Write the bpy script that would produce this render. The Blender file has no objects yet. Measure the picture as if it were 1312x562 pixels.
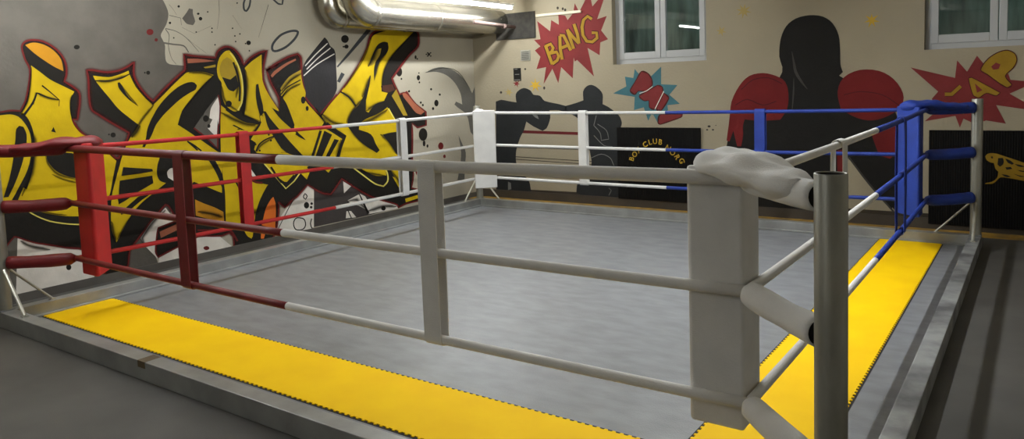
import bpy, bmesh, math, random
from mathutils import Vector, Matrix
from mathutils.geometry import tessellate_polygon
from mathutils import noise
C = bpy.context.scene.collection
MURALS = {
'graffiti': {
 'grey_field': [
  (0,'p',"-.208 2.801 .403 2.763 1.133 2.718 1.738 2.675 1.757 2.664 1.769 2.642 1.780 2.620 1.794 2.598 1.809 2.574 1.821 2.549 1.832 2.522 1.842 2.492 1.846 2.462 1.842 2.432 1.833 2.401 1.823 2.373 1.813 2.352 1.800 2.332 1.787 2.312 1.773 2.292 1.760 2.272 1.752 2.252 1.754 2.235 1.763 2.218 1.771 2.201 1.778 2.185 1.784 2.168 1.788 2.150 1.787 2.127 1.784 2.102 1.782 2.076 1.782 2.050 1.783 2.023 1.787 2.002 1.796 1.989 1.809 1.979 1.825 1.972 1.848 1.968 1.876 1.965 1.904 1.964 1.935 1.961 1.968 1.959 2.001 1.957 1.994 1.891 1.986 1.824 1.976 1.757 1.954 1.632 1.925 1.482 1.894 1.333 1.832 1.035 1.754 .672 1.678 .312 1.435 .321 1.477 .241 1.519 .161 1.550 .083 1.559 .030 1.558 .030 1.556 .030 1.288 .030 1.035 .030 .792 .030 .383 .030 -.055 .030 -.446 .030"),
  (2,'p',"2.330 1.655 2.340 1.537 2.316 1.344 2.303 1.334 2.277 1.114 2.156 1.233 2.034 1.335 2.146 1.464 2.106 1.395 2.169 1.494"),
  (1,'p',"1.987 2.425 2.006 2.447 2.025 2.469 2.041 2.488 2.055 2.507 2.068 2.527 2.110 2.522 2.107 2.499 2.106 2.477 2.113 2.452 2.122 2.425 2.126 2.401 2.115 2.381 2.098 2.362 2.075 2.365 2.053 2.368 2.032 2.374 2.016 2.389 2.001 2.407"),
  (1,'s',"1.851 2.445 1.854 2.451 1.969 2.425 1.973 2.429 1.972 2.357 1.976 2.357"),
  (1,'s',"1.800 2.311 1.806 2.315 1.813 2.292 1.820 2.297 1.827 2.274 1.834 2.278 1.834 2.254 1.841 2.256 1.832 2.224 1.838 2.223 1.823 2.187 1.830 2.187 1.819 2.151 1.825 2.151 1.823 2.110 1.829 2.111 1.832 2.067 1.837 2.069 1.843 2.031 1.847 2.033 1.855 2.010 1.859 2.012 1.871 1.990 1.874 1.993 1.887 1.971 1.890 1.974"),
  (1,'s',"1.802 2.315 1.805 2.322 1.839 2.308 1.841 2.316 1.876 2.302 1.878 2.308 1.911 2.292 1.914 2.298 1.948 2.275 1.952 2.280 1.985 2.254 1.989 2.258 2.019 2.228 2.023 2.232 2.059 2.189 2.063 2.193 2.101 2.142 2.105 2.145 2.143 2.095 2.147 2.097"),
  (1,'s',"1.767 2.170 1.772 2.188 1.801 2.167 1.805 2.183 1.835 2.163 1.839 2.179 1.869 2.159 1.873 2.174 1.909 2.157 1.911 2.171 1.948 2.155 1.952 2.168 1.980 2.148 1.986 2.160 1.998 2.134 2.008 2.141 2.012 2.111 2.022 2.117 2.026 2.089 2.035 2.094"),
  (1,'s',"2.408 2.634 2.413 2.634 2.407 2.592 2.412 2.593 2.407 2.550 2.412 2.551 2.404 2.509 2.408 2.509 2.395 2.454 2.398 2.454 2.382 2.394 2.385 2.394 2.369 2.335 2.372 2.334"),
  (1,'s',"3.019 2.627 3.026 2.626 2.996 2.570 3.002 2.569 2.972 2.513 2.978 2.512 2.948 2.457 2.953 2.456 2.921 2.394 2.926 2.393 2.894 2.328 2.897 2.327 2.866 2.263 2.869 2.262"),
  (1,'s',"1.859 2.550 1.862 2.553 1.871 2.537 1.874 2.539 1.884 2.523 1.887 2.525 1.896 2.509 1.898 2.511 1.908 2.491 1.910 2.492 1.920 2.471 1.922 2.473 1.932 2.452 1.933 2.453"),
  (1,'s',"1.980 2.333 1.981 2.336 2.108 2.278 2.108 2.280 2.303 2.362 2.302 2.364"),
  (1,'s',"2.021 2.229 2.022 2.232 2.046 2.210 2.048 2.212 2.073 2.190 2.074 2.192 2.099 2.171 2.101 2.172 2.139 2.143 2.140 2.145 2.183 2.112 2.185 2.114 2.229 2.081 2.230 2.082"),
  (1,'s',"2.560 2.485 2.563 2.486 2.572 2.469 2.574 2.471 2.583 2.454 2.585 2.455 2.594 2.439 2.596 2.440 2.614 2.411 2.616 2.412 2.638 2.378 2.639 2.379 2.662 2.345 2.663 2.346"),
 ],
 'cream_paint': [
  (1,'p',".365 .528 .481 .463 .675 .393 .965 .300 .954 .030 .539 .030 .313 .030"),
 ],
 'dark_grey_field': [
  (0,'p',"3.513 .604 4.031 .683 4.350 .434 4.691 .208 4.901 .079 4.382 .061 3.475 .065"),
 ],
 'black_paint': [
  (1,'p',"-.307 1.574 -.090 1.576 .141 1.578 .319 1.580 .343 1.583 .368 1.588 .393 1.590 .418 1.589 .442 1.586 .467 1.582 .483 1.608 .498 1.634 .512 1.661 .525 1.700 .537 1.743 .547 1.786 .557 1.834 .566 1.883 .568 1.926 .561 1.958 .548 1.987 .537 2.017 .529 2.051 .523 2.086 .522 2.114 .527 2.132 .537 2.148 .551 2.161 .568 2.169 .589 2.174 .610 2.176 .635 2.176 .661 2.174 .687 2.167 .715 2.155 .744 2.138 .770 2.119 .793 2.098 .815 2.073 .832 2.048 .845 2.023 .854 1.996 .860 1.968 .863 1.939 .861 1.909 .858 1.881 .852 1.861 .844 1.843 .835 1.823 .860 1.806 .885 1.788 .908 1.771 .925 1.755 .942 1.738 .953 1.718 .956 1.691 .954 1.660 .950 1.629 .945 1.599 .938 1.569 .932 1.541 .928 1.522 .924 1.502 .920 1.483 .878 1.488 .892 1.456 .905 1.425 .921 1.396 .940 1.372 .963 1.351 .987 1.332 1.018 1.314 1.053 1.298 1.085 1.279 1.115 1.253 1.144 1.224 1.169 1.195 1.189 1.166 1.207 1.135 1.223 1.113 1.239 1.107 1.257 1.107 1.266 1.129 1.275 1.152 1.285 1.174 1.305 1.208 1.329 1.245 1.348 1.278 1.356 1.296 1.363 1.314 1.370 1.333 1.316 1.369 1.263 1.404 1.215 1.437 1.175 1.465 1.135 1.494 1.102 1.520 1.081 1.534 1.061 1.548 1.047 1.567 1.038 1.600 1.035 1.640 1.034 1.680 1.035 1.729 1.039 1.783 1.041 1.829 1.039 1.859 1.036 1.889 1.033 1.919 1.052 1.919 1.070 1.919 1.088 1.918 1.122 1.912 1.164 1.904 1.205 1.899 1.247 1.901 1.289 1.907 1.329 1.917 1.364 1.930 1.398 1.947 1.426 1.963 1.440 1.972 1.454 1.983 1.468 1.994 1.463 1.952 1.458 1.910 1.458 1.869 1.469 1.831 1.486 1.794 1.506 1.758 1.530 1.723 1.557 1.689 1.580 1.661 1.595 1.647 1.611 1.633 1.627 1.620 1.657 1.648 1.687 1.677 1.717 1.705 1.752 1.736 1.790 1.768 1.827 1.800 1.867 1.831 1.907 1.863 1.939 1.888 1.954 1.898 1.969 1.908 1.978 1.921 1.981 1.962 1.980 2.016 1.980 2.070 2.025 2.064 2.071 2.057 2.118 2.052 2.182 2.048 2.254 2.044 2.328 2.041 2.336 2.063 2.344 2.086 2.357 2.106 2.383 2.126 2.416 2.145 2.449 2.156 2.482 2.156 2.516 2.148 2.547 2.135 2.575 2.114 2.600 2.086 2.622 2.057 2.637 2.029 2.649 1.999 2.661 1.969 2.688 1.993 2.715 2.018 2.745 2.040 2.779 2.061 2.817 2.079 2.854 2.095 2.890 2.106 2.927 2.115 2.965 2.124 2.947 2.072 2.929 2.020 2.914 1.969 2.904 1.919 2.897 1.869 2.895 1.823 2.900 1.786 2.911 1.749 2.924 1.713 2.937 1.675 2.952 1.638 2.971 1.601 3.001 1.557 3.038 1.511 3.072 1.467 3.100 1.431 3.128 1.396 3.156 1.359 3.137 1.388 3.119 1.417 3.105 1.447 3.096 1.494 3.091 1.548 3.082 1.597 3.064 1.637 3.042 1.676 3.023 1.710 3.009 1.735 2.996 1.760 2.984 1.785 2.971 1.822 2.958 1.863 2.944 1.905 3.109 1.969 2.941 1.906 2.977 1.927 3.014 1.949 3.051 1.970 3.109 1.997 3.174 2.027 3.236 2.052 3.283 2.067 3.332 2.079 3.382 2.091 3.399 2.077 3.417 2.062 3.426 2.045 3.428 1.983 3.425 1.903 3.425 1.827 3.434 1.767 3.446 1.707 3.455 1.659 3.454 1.638 3.450 1.617 3.454 1.598 3.483 1.558 3.526 1.510 3.567 1.467 3.597 1.438 3.628 1.409 3.660 1.380 3.705 1.419 3.751 1.458 3.796 1.496 3.841 1.532 3.887 1.566 3.934 1.601 3.957 1.600 3.990 1.631 4.023 1.663 4.057 1.694 4.104 1.740 4.158 1.791 4.210 1.844 4.265 1.903 4.320 1.965 4.370 2.024 4.410 2.076 4.448 2.129 4.480 2.181 4.502 2.232 4.519 2.285 4.541 2.329 4.569 2.357 4.606 2.379 4.648 2.397 4.697 2.410 4.751 2.417 4.807 2.422 4.973 2.427 5.193 2.431 5.421 2.435 5.433 2.409 5.445 2.384 5.451 2.357 5.454 2.314 5.450 2.265 5.430 2.218 5.382 2.176 5.316 2.137 5.254 2.097 5.184 2.041 5.111 1.979 5.044 1.922 4.995 1.877 4.946 1.833 4.898 1.789 4.910 1.763 4.921 1.737 4.934 1.712 4.959 1.671 4.990 1.623 5.021 1.575 5.067 1.584 5.106 1.591 5.134 1.590 5.163 1.606 5.178 1.587 5.192 1.567 5.208 1.548 5.242 1.513 5.285 1.471 5.333 1.431 5.393 1.393 5.461 1.356 5.529 1.318 5.524 1.133 5.345 1.111 5.243 1.175 5.240 1.094 5.237 1.014 5.234 .937 5.227 .867 5.219 .797 5.213 .734 5.213 .685 5.215 .635 5.218 .597 5.222 .578 5.226 .558 5.226 .529 5.224 .492 5.219 .456 5.207 .409 5.192 .355 5.176 .302 5.370 .241 5.362 .110 5.249 .109 5.139 .108 5.048 .104 4.997 .097 4.949 .086 4.901 .074 4.890 .099 4.872 .119 4.787 .151 4.673 .190 4.571 .226 4.502 .254 4.435 .282 4.370 .314 4.289 .359 4.204 .411 4.125 .460 4.063 .500 4.002 .540 3.942 .580 3.914 .553 3.886 .526 3.857 .499 3.825 .471 3.792 .443 3.759 .415 3.712 .425 3.664 .435 3.620 .451 3.557 .485 3.486 .529 3.417 .573 3.357 .529 3.297 .485 3.252 .454 3.233 .448 3.215 .442 3.177 .419 3.128 .388 3.080 .357 2.995 .436 2.996 .399 2.996 .361 2.994 .323 2.982 .269 2.966 .209 2.952 .160 2.946 .134 2.938 .108 2.925 .085 2.892 .043 2.847 .030 2.790 .030 2.675 .030 2.534 .030 2.396 .030 2.398 .030 2.401 .097 2.398 .151 2.387 .170 2.369 .187 2.351 .204 2.318 .197 2.285 .189 2.251 .187 2.172 .200 2.075 .219 1.988 .228 1.922 .217 1.860 .197 1.799 .176 1.722 .155 1.641 .131 1.560 .108 1.552 .129 1.543 .150 1.540 .170 1.545 .220 1.556 .280 1.565 .329 1.570 .350 1.576 .371 1.582 .392 1.783 .431 1.756 .487 1.729 .543 1.707 .585 1.692 .597 1.674 .606 1.627 .566 1.581 .527 1.539 .489 1.505 .455 1.472 .419 1.440 .385 1.403 .347 1.365 .308 1.334 .276 1.318 .259 1.302 .241 1.290 .221 1.280 .171 1.270 .108 1.246 .056 1.200 .030 1.142 .030 1.084 .030 1.018 .104 .953 .221 .893 .307 .847 .337 .793 .351 .742 .365 .697 .382 .653 .400 .610 .416 .566 .432 .522 .447 .481 .463 .441 .485 .402 .509 .371 .527 .356 .534 .341 .540 .327 .526 .313 .513 .300 .498 .288 .483 .276 .467 .266 .449 .259 .426 .254 .402 .242 .384 .053 .269 -.200 .123 -.436 .030"),
 ],
 'dark_red_outline': [
  (2,'s',"-.308 1.568 -.307 1.581 -.091 1.569 -.090 1.583 .140 1.571 .141 1.585 .319 1.573 .319 1.587 .344 1.576 .343 1.590 .369 1.581 .368 1.595 .393 1.583 .393 1.597 .417 1.582 .418 1.596 .441 1.579 .444 1.593 .470 1.576 .465 1.589 .488 1.604 .477 1.612 .504 1.631 .493 1.638 .517 1.659 .506 1.664 .531 1.698 .518 1.702 .543 1.741 .530 1.744 .553 1.785 .541 1.788 .564 1.833 .551 1.835 .572 1.882 .559 1.883 .575 1.927 .562 1.925 .568 1.961 .555 1.955 .554 1.991 .542 1.984 .543 2.020 .531 2.014 .536 2.053 .523 2.049 .530 2.087 .517 2.084 .528 2.114 .515 2.114 .533 2.129 .521 2.135 .542 2.144 .533 2.153 .554 2.155 .548 2.167 .570 2.162 .567 2.176 .589 2.167 .589 2.181 .609 2.169 .610 2.183 .633 2.169 .636 2.183 .660 2.166 .663 2.181 .685 2.160 .690 2.174 .712 2.148 .719 2.161 .740 2.132 .748 2.144 .765 2.113 .775 2.125 .788 2.092 .799 2.103 .809 2.068 .820 2.078 .826 2.044 .838 2.052 .838 2.020 .852 2.027 .848 1.994 .861 1.999 .853 1.967 .868 1.970 .855 1.938 .870 1.940 .854 1.909 .868 1.908 .851 1.882 .865 1.880 .845 1.864 .859 1.859 .837 1.845 .850 1.840 .829 1.820 .842 1.827 .856 1.800 .865 1.812 .881 1.782 .890 1.795 .903 1.765 .912 1.777 .920 1.750 .930 1.761 .936 1.734 .948 1.743 .946 1.715 .960 1.721 .949 1.691 .964 1.692 .947 1.661 .961 1.660 .943 1.630 .958 1.629 .938 1.600 .952 1.598 .931 1.570 .945 1.567 .925 1.543 .939 1.540 .921 1.523 .935 1.520 .917 1.504 .931 1.501 .918 1.490 .922 1.476 .874 1.493 .883 1.482 .885 1.453 .898 1.460 .898 1.421 .911 1.429 .915 1.392 .927 1.401 .935 1.367 .946 1.378 .958 1.345 .968 1.357 .983 1.325 .991 1.338 1.015 1.308 1.022 1.321 1.049 1.291 1.056 1.305 1.081 1.272 1.090 1.285 1.110 1.248 1.121 1.259 1.138 1.219 1.149 1.230 1.163 1.190 1.175 1.200 1.182 1.162 1.195 1.170 1.201 1.131 1.214 1.139 1.218 1.107 1.228 1.119 1.238 1.100 1.240 1.115 1.262 1.100 1.252 1.113 1.273 1.126 1.258 1.132 1.282 1.149 1.267 1.155 1.292 1.170 1.278 1.178 1.312 1.203 1.298 1.212 1.335 1.241 1.322 1.250 1.355 1.274 1.341 1.282 1.363 1.293 1.349 1.299 1.371 1.312 1.355 1.317 1.376 1.338 1.364 1.328 1.321 1.375 1.312 1.362 1.268 1.411 1.259 1.397 1.220 1.443 1.211 1.430 1.179 1.472 1.170 1.459 1.139 1.501 1.130 1.488 1.106 1.526 1.097 1.513 1.085 1.540 1.076 1.527 1.066 1.554 1.056 1.543 1.054 1.571 1.040 1.564 1.046 1.602 1.031 1.599 1.042 1.641 1.027 1.639 1.041 1.681 1.026 1.680 1.042 1.729 1.028 1.729 1.046 1.783 1.031 1.783 1.048 1.830 1.033 1.829 1.047 1.860 1.032 1.858 1.044 1.890 1.029 1.887 1.040 1.915 1.027 1.922 1.051 1.911 1.052 1.927 1.069 1.911 1.071 1.927 1.087 1.911 1.090 1.926 1.121 1.904 1.124 1.920 1.162 1.896 1.165 1.911 1.205 1.891 1.206 1.907 1.247 1.893 1.247 1.909 1.290 1.900 1.288 1.915 1.331 1.909 1.327 1.924 1.367 1.923 1.361 1.937 1.401 1.940 1.395 1.954 1.430 1.956 1.422 1.970 1.445 1.966 1.436 1.979 1.459 1.977 1.449 1.989 1.460 1.991 1.476 1.997 1.455 1.952 1.471 1.951 1.449 1.909 1.466 1.910 1.450 1.867 1.467 1.871 1.461 1.828 1.477 1.834 1.479 1.790 1.494 1.798 1.499 1.754 1.513 1.763 1.523 1.718 1.537 1.728 1.550 1.684 1.563 1.694 1.574 1.656 1.587 1.667 1.589 1.641 1.601 1.653 1.605 1.627 1.617 1.639 1.629 1.612 1.624 1.627 1.663 1.642 1.651 1.654 1.693 1.671 1.681 1.682 1.723 1.699 1.712 1.711 1.758 1.730 1.747 1.742 1.796 1.762 1.784 1.774 1.833 1.794 1.822 1.806 1.873 1.825 1.861 1.838 1.913 1.857 1.901 1.869 1.945 1.882 1.934 1.895 1.959 1.891 1.949 1.905 1.976 1.903 1.962 1.914 1.986 1.920 1.968 1.922 1.990 1.963 1.972 1.962 1.990 2.017 1.971 2.015 1.986 2.065 1.973 2.075 2.023 2.055 2.027 2.072 2.069 2.049 2.073 2.066 2.116 2.044 2.119 2.061 2.180 2.039 2.183 2.057 2.253 2.036 2.255 2.053 2.329 2.032 2.326 2.049 2.345 2.061 2.326 2.065 2.353 2.083 2.335 2.089 2.365 2.100 2.350 2.111 2.389 2.119 2.377 2.133 2.420 2.137 2.412 2.153 2.450 2.147 2.448 2.165 2.480 2.147 2.484 2.165 2.512 2.140 2.520 2.157 2.540 2.127 2.553 2.143 2.567 2.107 2.583 2.120 2.592 2.080 2.609 2.091 2.613 2.052 2.631 2.062 2.627 2.025 2.647 2.033 2.639 1.995 2.659 2.002 2.658 1.960 2.663 1.978 2.695 1.987 2.680 1.999 2.722 2.011 2.708 2.024 2.751 2.033 2.738 2.047 2.785 2.053 2.774 2.068 2.822 2.071 2.812 2.087 2.858 2.087 2.851 2.104 2.893 2.098 2.888 2.115 2.930 2.106 2.925 2.124 2.954 2.120 2.975 2.128 2.936 2.074 2.958 2.070 2.918 2.021 2.939 2.018 2.903 1.970 2.925 1.967 2.893 1.920 2.915 1.918 2.886 1.869 2.908 1.869 2.884 1.822 2.906 1.824 2.889 1.784 2.911 1.788 2.900 1.746 2.922 1.752 2.913 1.710 2.935 1.716 2.926 1.672 2.948 1.678 2.941 1.634 2.962 1.641 2.961 1.597 2.981 1.606 2.991 1.552 3.011 1.562 3.028 1.506 3.047 1.516 3.063 1.462 3.082 1.472 3.090 1.426 3.110 1.437 3.118 1.390 3.138 1.401 3.147 1.353 3.164 1.367 3.147 1.393 3.127 1.384 3.129 1.421 3.108 1.413 3.116 1.449 3.094 1.445 3.108 1.495 3.085 1.493 3.103 1.549 3.080 1.546 3.093 1.600 3.071 1.595 3.075 1.641 3.054 1.634 3.053 1.680 3.032 1.672 3.033 1.715 3.012 1.706 3.020 1.739 2.999 1.731 3.006 1.764 2.985 1.756 2.995 1.788 2.973 1.782 2.982 1.825 2.960 1.819 2.969 1.866 2.947 1.860 2.951 1.898 2.937 1.912 3.113 1.978 3.104 1.960 2.937 1.915 2.944 1.897 2.983 1.920 2.971 1.935 3.020 1.941 3.008 1.957 3.057 1.962 3.046 1.978 3.114 1.989 3.103 2.005 3.179 2.018 3.169 2.035 3.240 2.043 3.232 2.061 3.287 2.057 3.280 2.076 3.335 2.070 3.329 2.088 3.380 2.081 3.383 2.101 3.390 2.070 3.408 2.084 3.406 2.056 3.427 2.068 3.414 2.043 3.438 2.047 3.416 1.983 3.441 1.984 3.413 1.902 3.437 1.903 3.413 1.826 3.438 1.828 3.422 1.765 3.446 1.769 3.434 1.705 3.459 1.708 3.443 1.657 3.468 1.659 3.441 1.639 3.466 1.637 3.438 1.617 3.462 1.617 3.442 1.594 3.465 1.602 3.473 1.552 3.494 1.563 3.516 1.504 3.536 1.516 3.557 1.461 3.577 1.473 3.587 1.431 3.607 1.444 3.619 1.402 3.638 1.415 3.663 1.370 3.658 1.390 3.715 1.412 3.696 1.426 3.760 1.451 3.741 1.465 3.806 1.489 3.787 1.503 3.851 1.524 3.832 1.539 3.897 1.559 3.878 1.574 3.941 1.593 3.927 1.610 3.964 1.591 3.949 1.608 4.000 1.625 3.979 1.638 4.034 1.656 4.013 1.669 4.067 1.688 4.046 1.701 4.115 1.733 4.093 1.746 4.169 1.785 4.147 1.797 4.222 1.838 4.199 1.850 4.277 1.897 4.253 1.908 4.332 1.959 4.308 1.970 4.382 2.019 4.357 2.030 4.423 2.071 4.397 2.081 4.461 2.125 4.434 2.133 4.494 2.178 4.466 2.184 4.516 2.231 4.487 2.235 4.533 2.283 4.505 2.287 4.554 2.325 4.528 2.333 4.580 2.349 4.559 2.364 4.614 2.371 4.598 2.388 4.653 2.387 4.643 2.407 4.699 2.399 4.694 2.420 4.752 2.407 4.751 2.428 4.806 2.410 4.807 2.433 4.971 2.416 4.973 2.438 5.191 2.419 5.194 2.442 5.417 2.423 5.425 2.446 5.416 2.405 5.450 2.414 5.428 2.380 5.462 2.387 5.434 2.355 5.468 2.359 5.436 2.313 5.471 2.315 5.433 2.266 5.468 2.264 5.415 2.223 5.445 2.213 5.370 2.184 5.394 2.169 5.305 2.146 5.327 2.129 5.242 2.105 5.266 2.090 5.171 2.048 5.196 2.034 5.098 1.986 5.123 1.972 5.032 1.929 5.057 1.915 4.982 1.884 5.007 1.871 4.934 1.840 4.959 1.826 4.883 1.792 4.913 1.785 4.894 1.760 4.925 1.767 4.906 1.733 4.936 1.741 4.919 1.707 4.949 1.716 4.944 1.666 4.974 1.675 4.975 1.618 5.005 1.627 5.011 1.565 5.031 1.584 5.072 1.573 5.063 1.595 5.108 1.580 5.104 1.603 5.140 1.580 5.129 1.601 5.161 1.594 5.165 1.617 5.163 1.581 5.192 1.592 5.177 1.562 5.207 1.573 5.194 1.542 5.223 1.554 5.228 1.506 5.256 1.519 5.271 1.464 5.298 1.478 5.321 1.423 5.345 1.439 5.381 1.384 5.404 1.402 5.450 1.347 5.471 1.365 5.512 1.316 5.547 1.320 5.509 1.140 5.540 1.127 5.348 1.122 5.342 1.099 5.238 1.186 5.247 1.163 5.223 1.095 5.257 1.093 5.220 1.015 5.254 1.012 5.216 .938 5.250 .935 5.210 .869 5.244 .865 5.202 .799 5.236 .795 5.196 .736 5.230 .733 5.196 .690 5.230 .688 5.198 .644 5.232 .642 5.200 .598 5.234 .596"),
  (2,'s',"5.212 .560 5.240 .557 5.211 .526 5.239 .523 5.210 .492 5.237 .488 5.205 .459 5.233 .454 5.194 .412 5.221 .406 5.178 .358 5.205 .352 5.167 .295 5.184 .309 5.359 .236 5.382 .246 5.349 .116 5.374 .103 5.247 .118 5.252 .099 5.136 .117 5.141 .098 5.044 .114 5.051 .094 4.992 .106 5.003 .087 4.943 .095 4.955 .076 4.903 .084 4.899 .065 4.902 .102 4.878 .096 4.879 .127 4.866 .112 4.791 .160 4.783 .143 4.677 .198 4.669 .182 4.575 .234 4.567 .218 4.507 .262 4.497 .246 4.440 .290 4.430 .275 4.377 .321 4.364 .306 4.296 .366 4.283 .352 4.210 .417 4.197 .404 4.132 .466 4.118 .453 4.070 .506 4.056 .493 4.009 .546 3.995 .534 3.943 .589 3.942 .572 3.905 .559 3.923 .547 3.877 .532 3.894 .520 3.848 .505 3.865 .493 3.817 .477 3.834 .465 3.784 .449 3.800 .437 3.755 .423 3.763 .407 3.713 .433 3.710 .417 3.667 .443 3.662 .427 3.625 .458 3.616 .443 3.562 .492 3.551 .479 3.492 .536 3.481 .523 3.416 .581 3.418 .565 3.350 .535 3.364 .522 3.290 .491 3.304 .478 3.246 .460 3.259 .447 3.229 .455 3.238 .440 3.209 .449 3.220 .435 3.170 .426 3.183 .412 3.122 .395 3.135 .381 3.083 .364 3.078 .350 2.999 .443 2.991 .430 2.986 .399 3.005 .398 2.987 .362 3.006 .359 2.984 .325 3.003 .321 2.973 .272 2.991 .267 2.957 .212 2.976 .207 2.943 .163 2.962 .157 2.937 .137 2.955 .131 2.929 .112 2.947 .104 2.916 .090 2.933 .081 2.884 .048 2.900 .038 2.841 .030 2.854 .030 2.787 .030 2.794 .030 2.674 .030 2.677 .030 2.532 .030 2.535 .030 2.399 .030 2.392 .030 2.406 .030 2.390 .030 2.409 .096 2.392 .098 2.406 .151 2.389 .150 2.394 .174 2.381 .166 2.375 .192 2.364 .182 2.352 .211 2.351 .197 2.315 .204 2.321 .189 2.283 .197 2.288 .182 2.251 .195 2.252 .180 2.172 .207 2.171 .193 2.076 .227 2.075 .212 1.987 .235 1.989 .221 1.919 .224 1.925 .210 1.857 .203 1.863 .190 1.796 .183 1.802 .169 1.720 .161 1.725 .148 1.638 .138 1.643 .125 1.559 .116 1.561 .102 1.558 .131 1.545 .127 1.550 .151 1.536 .149 1.546 .169 1.532 .171 1.552 .218 1.538 .221 1.562 .278 1.549 .282 1.572 .327 1.558 .331 1.577 .348 1.563 .352 1.583 .368 1.569 .373 1.584 .385 1.579 .398 1.787 .425 1.779 .437 1.763 .490 1.749 .485 1.736 .546 1.723 .541 1.713 .588 1.701 .581 1.696 .603 1.689 .591 1.671 .612 1.678 .600 1.623 .572 1.632 .561 1.576 .532 1.586 .521 1.534 .494 1.544 .484 1.499 .460 1.510 .450 1.467 .424 1.477 .414 1.435 .390 1.445 .380 1.398 .352 1.408 .342 1.360 .313 1.370 .303 1.329 .281 1.339 .271 1.313 .264 1.323 .254 1.297 .246 1.308 .237 1.284 .224 1.297 .218 1.274 .173 1.287 .169 1.264 .111 1.276 .105 1.241 .060 1.251 .051 1.197 .031 1.204 .030 1.139 .030 1.144 .030 1.087 .030 1.081 .030 1.023 .107 1.013 .101 .958 .224 .948 .218 .897 .311 .889 .303 .849 .343 .846 .331 .794 .357 .793 .345 .743 .371 .741 .359 .699 .388 .696 .376 .655 .405 .652 .394 .611 .422 .608 .410 .567 .438 .565 .426 .524 .452 .521 .441 .483 .469 .480 .458 .443 .490 .439 .480 .404 .514 .399 .504 .373 .532 .369 .522 .358 .540 .355 .528 .339 .546 .342 .534 .324 .531 .331 .522 .310 .517 .317 .508 .296 .503 .304 .494 .284 .487 .292 .479 .272 .471 .280 .463 .261 .452 .270 .446 .254 .429 .264 .424 .249 .405 .258 .399 .239 .389 .245 .379 .050 .275 .055 .264 -.202 .128 -.197 .118 -.438 .030 -.434 .030"),
  (4,'s',"2.548 .976 2.572 .980 2.561 .932 2.585 .936 2.574 .888 2.598 .893 2.591 .844 2.614 .851 2.615 .795 2.638 .803 2.644 .744 2.666 .754 2.678 .703 2.695 .718 2.717 .682 2.725 .703 2.759 .672 2.764 .694 2.800 .663 2.804 .685"),
  (4,'s',"2.321 1.654 2.339 1.657 2.327 1.615 2.345 1.617 2.333 1.576 2.351 1.578 2.335 1.537 2.353 1.537 2.329 1.472 2.347 1.471 2.318 1.399 2.337 1.397 2.310 1.347 2.327 1.342 2.296 1.336 2.314 1.332 2.289 1.274 2.307 1.272 2.280 1.188 2.298 1.187 2.274 1.108 2.287 1.096 2.245 1.150 2.232 1.140 2.204 1.193 2.191 1.182 2.162 1.234 2.150 1.222 2.120 1.270 2.109 1.258 2.078 1.304 2.067 1.292 2.036 1.338 2.025 1.326"),
  (4,'s',"1.992 .286 1.994 .305 2.047 .276 2.049 .295 2.103 .266 2.105 .285 2.160 .255 2.161 .275 2.228 .244 2.229 .264 2.298 .232 2.300 .252 2.351 .221 2.356 .240 2.367 .210 2.382 .224 2.381 .192 2.401 .201 2.397 .165 2.418 .172 2.415 .129 2.436 .136 2.434 .094 2.455 .100"),
  (4,'p',"2.111 .088 2.106 .079 2.093 .074 2.076 .074 2.059 .081 2.048 .091 2.044 .102 2.049 .111 2.062 .116 2.079 .116 2.095 .110 2.107 .100"),
  (1,'s',"5.256 .556 5.294 .557 5.261 .527 5.300 .528 5.268 .497 5.305 .501 5.287 .466 5.318 .479 5.335 .431 5.360 .450 5.395 .396 5.418 .416 5.455 .361 5.479 .381"),
 ],
 'soft_red_spray': [
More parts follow.
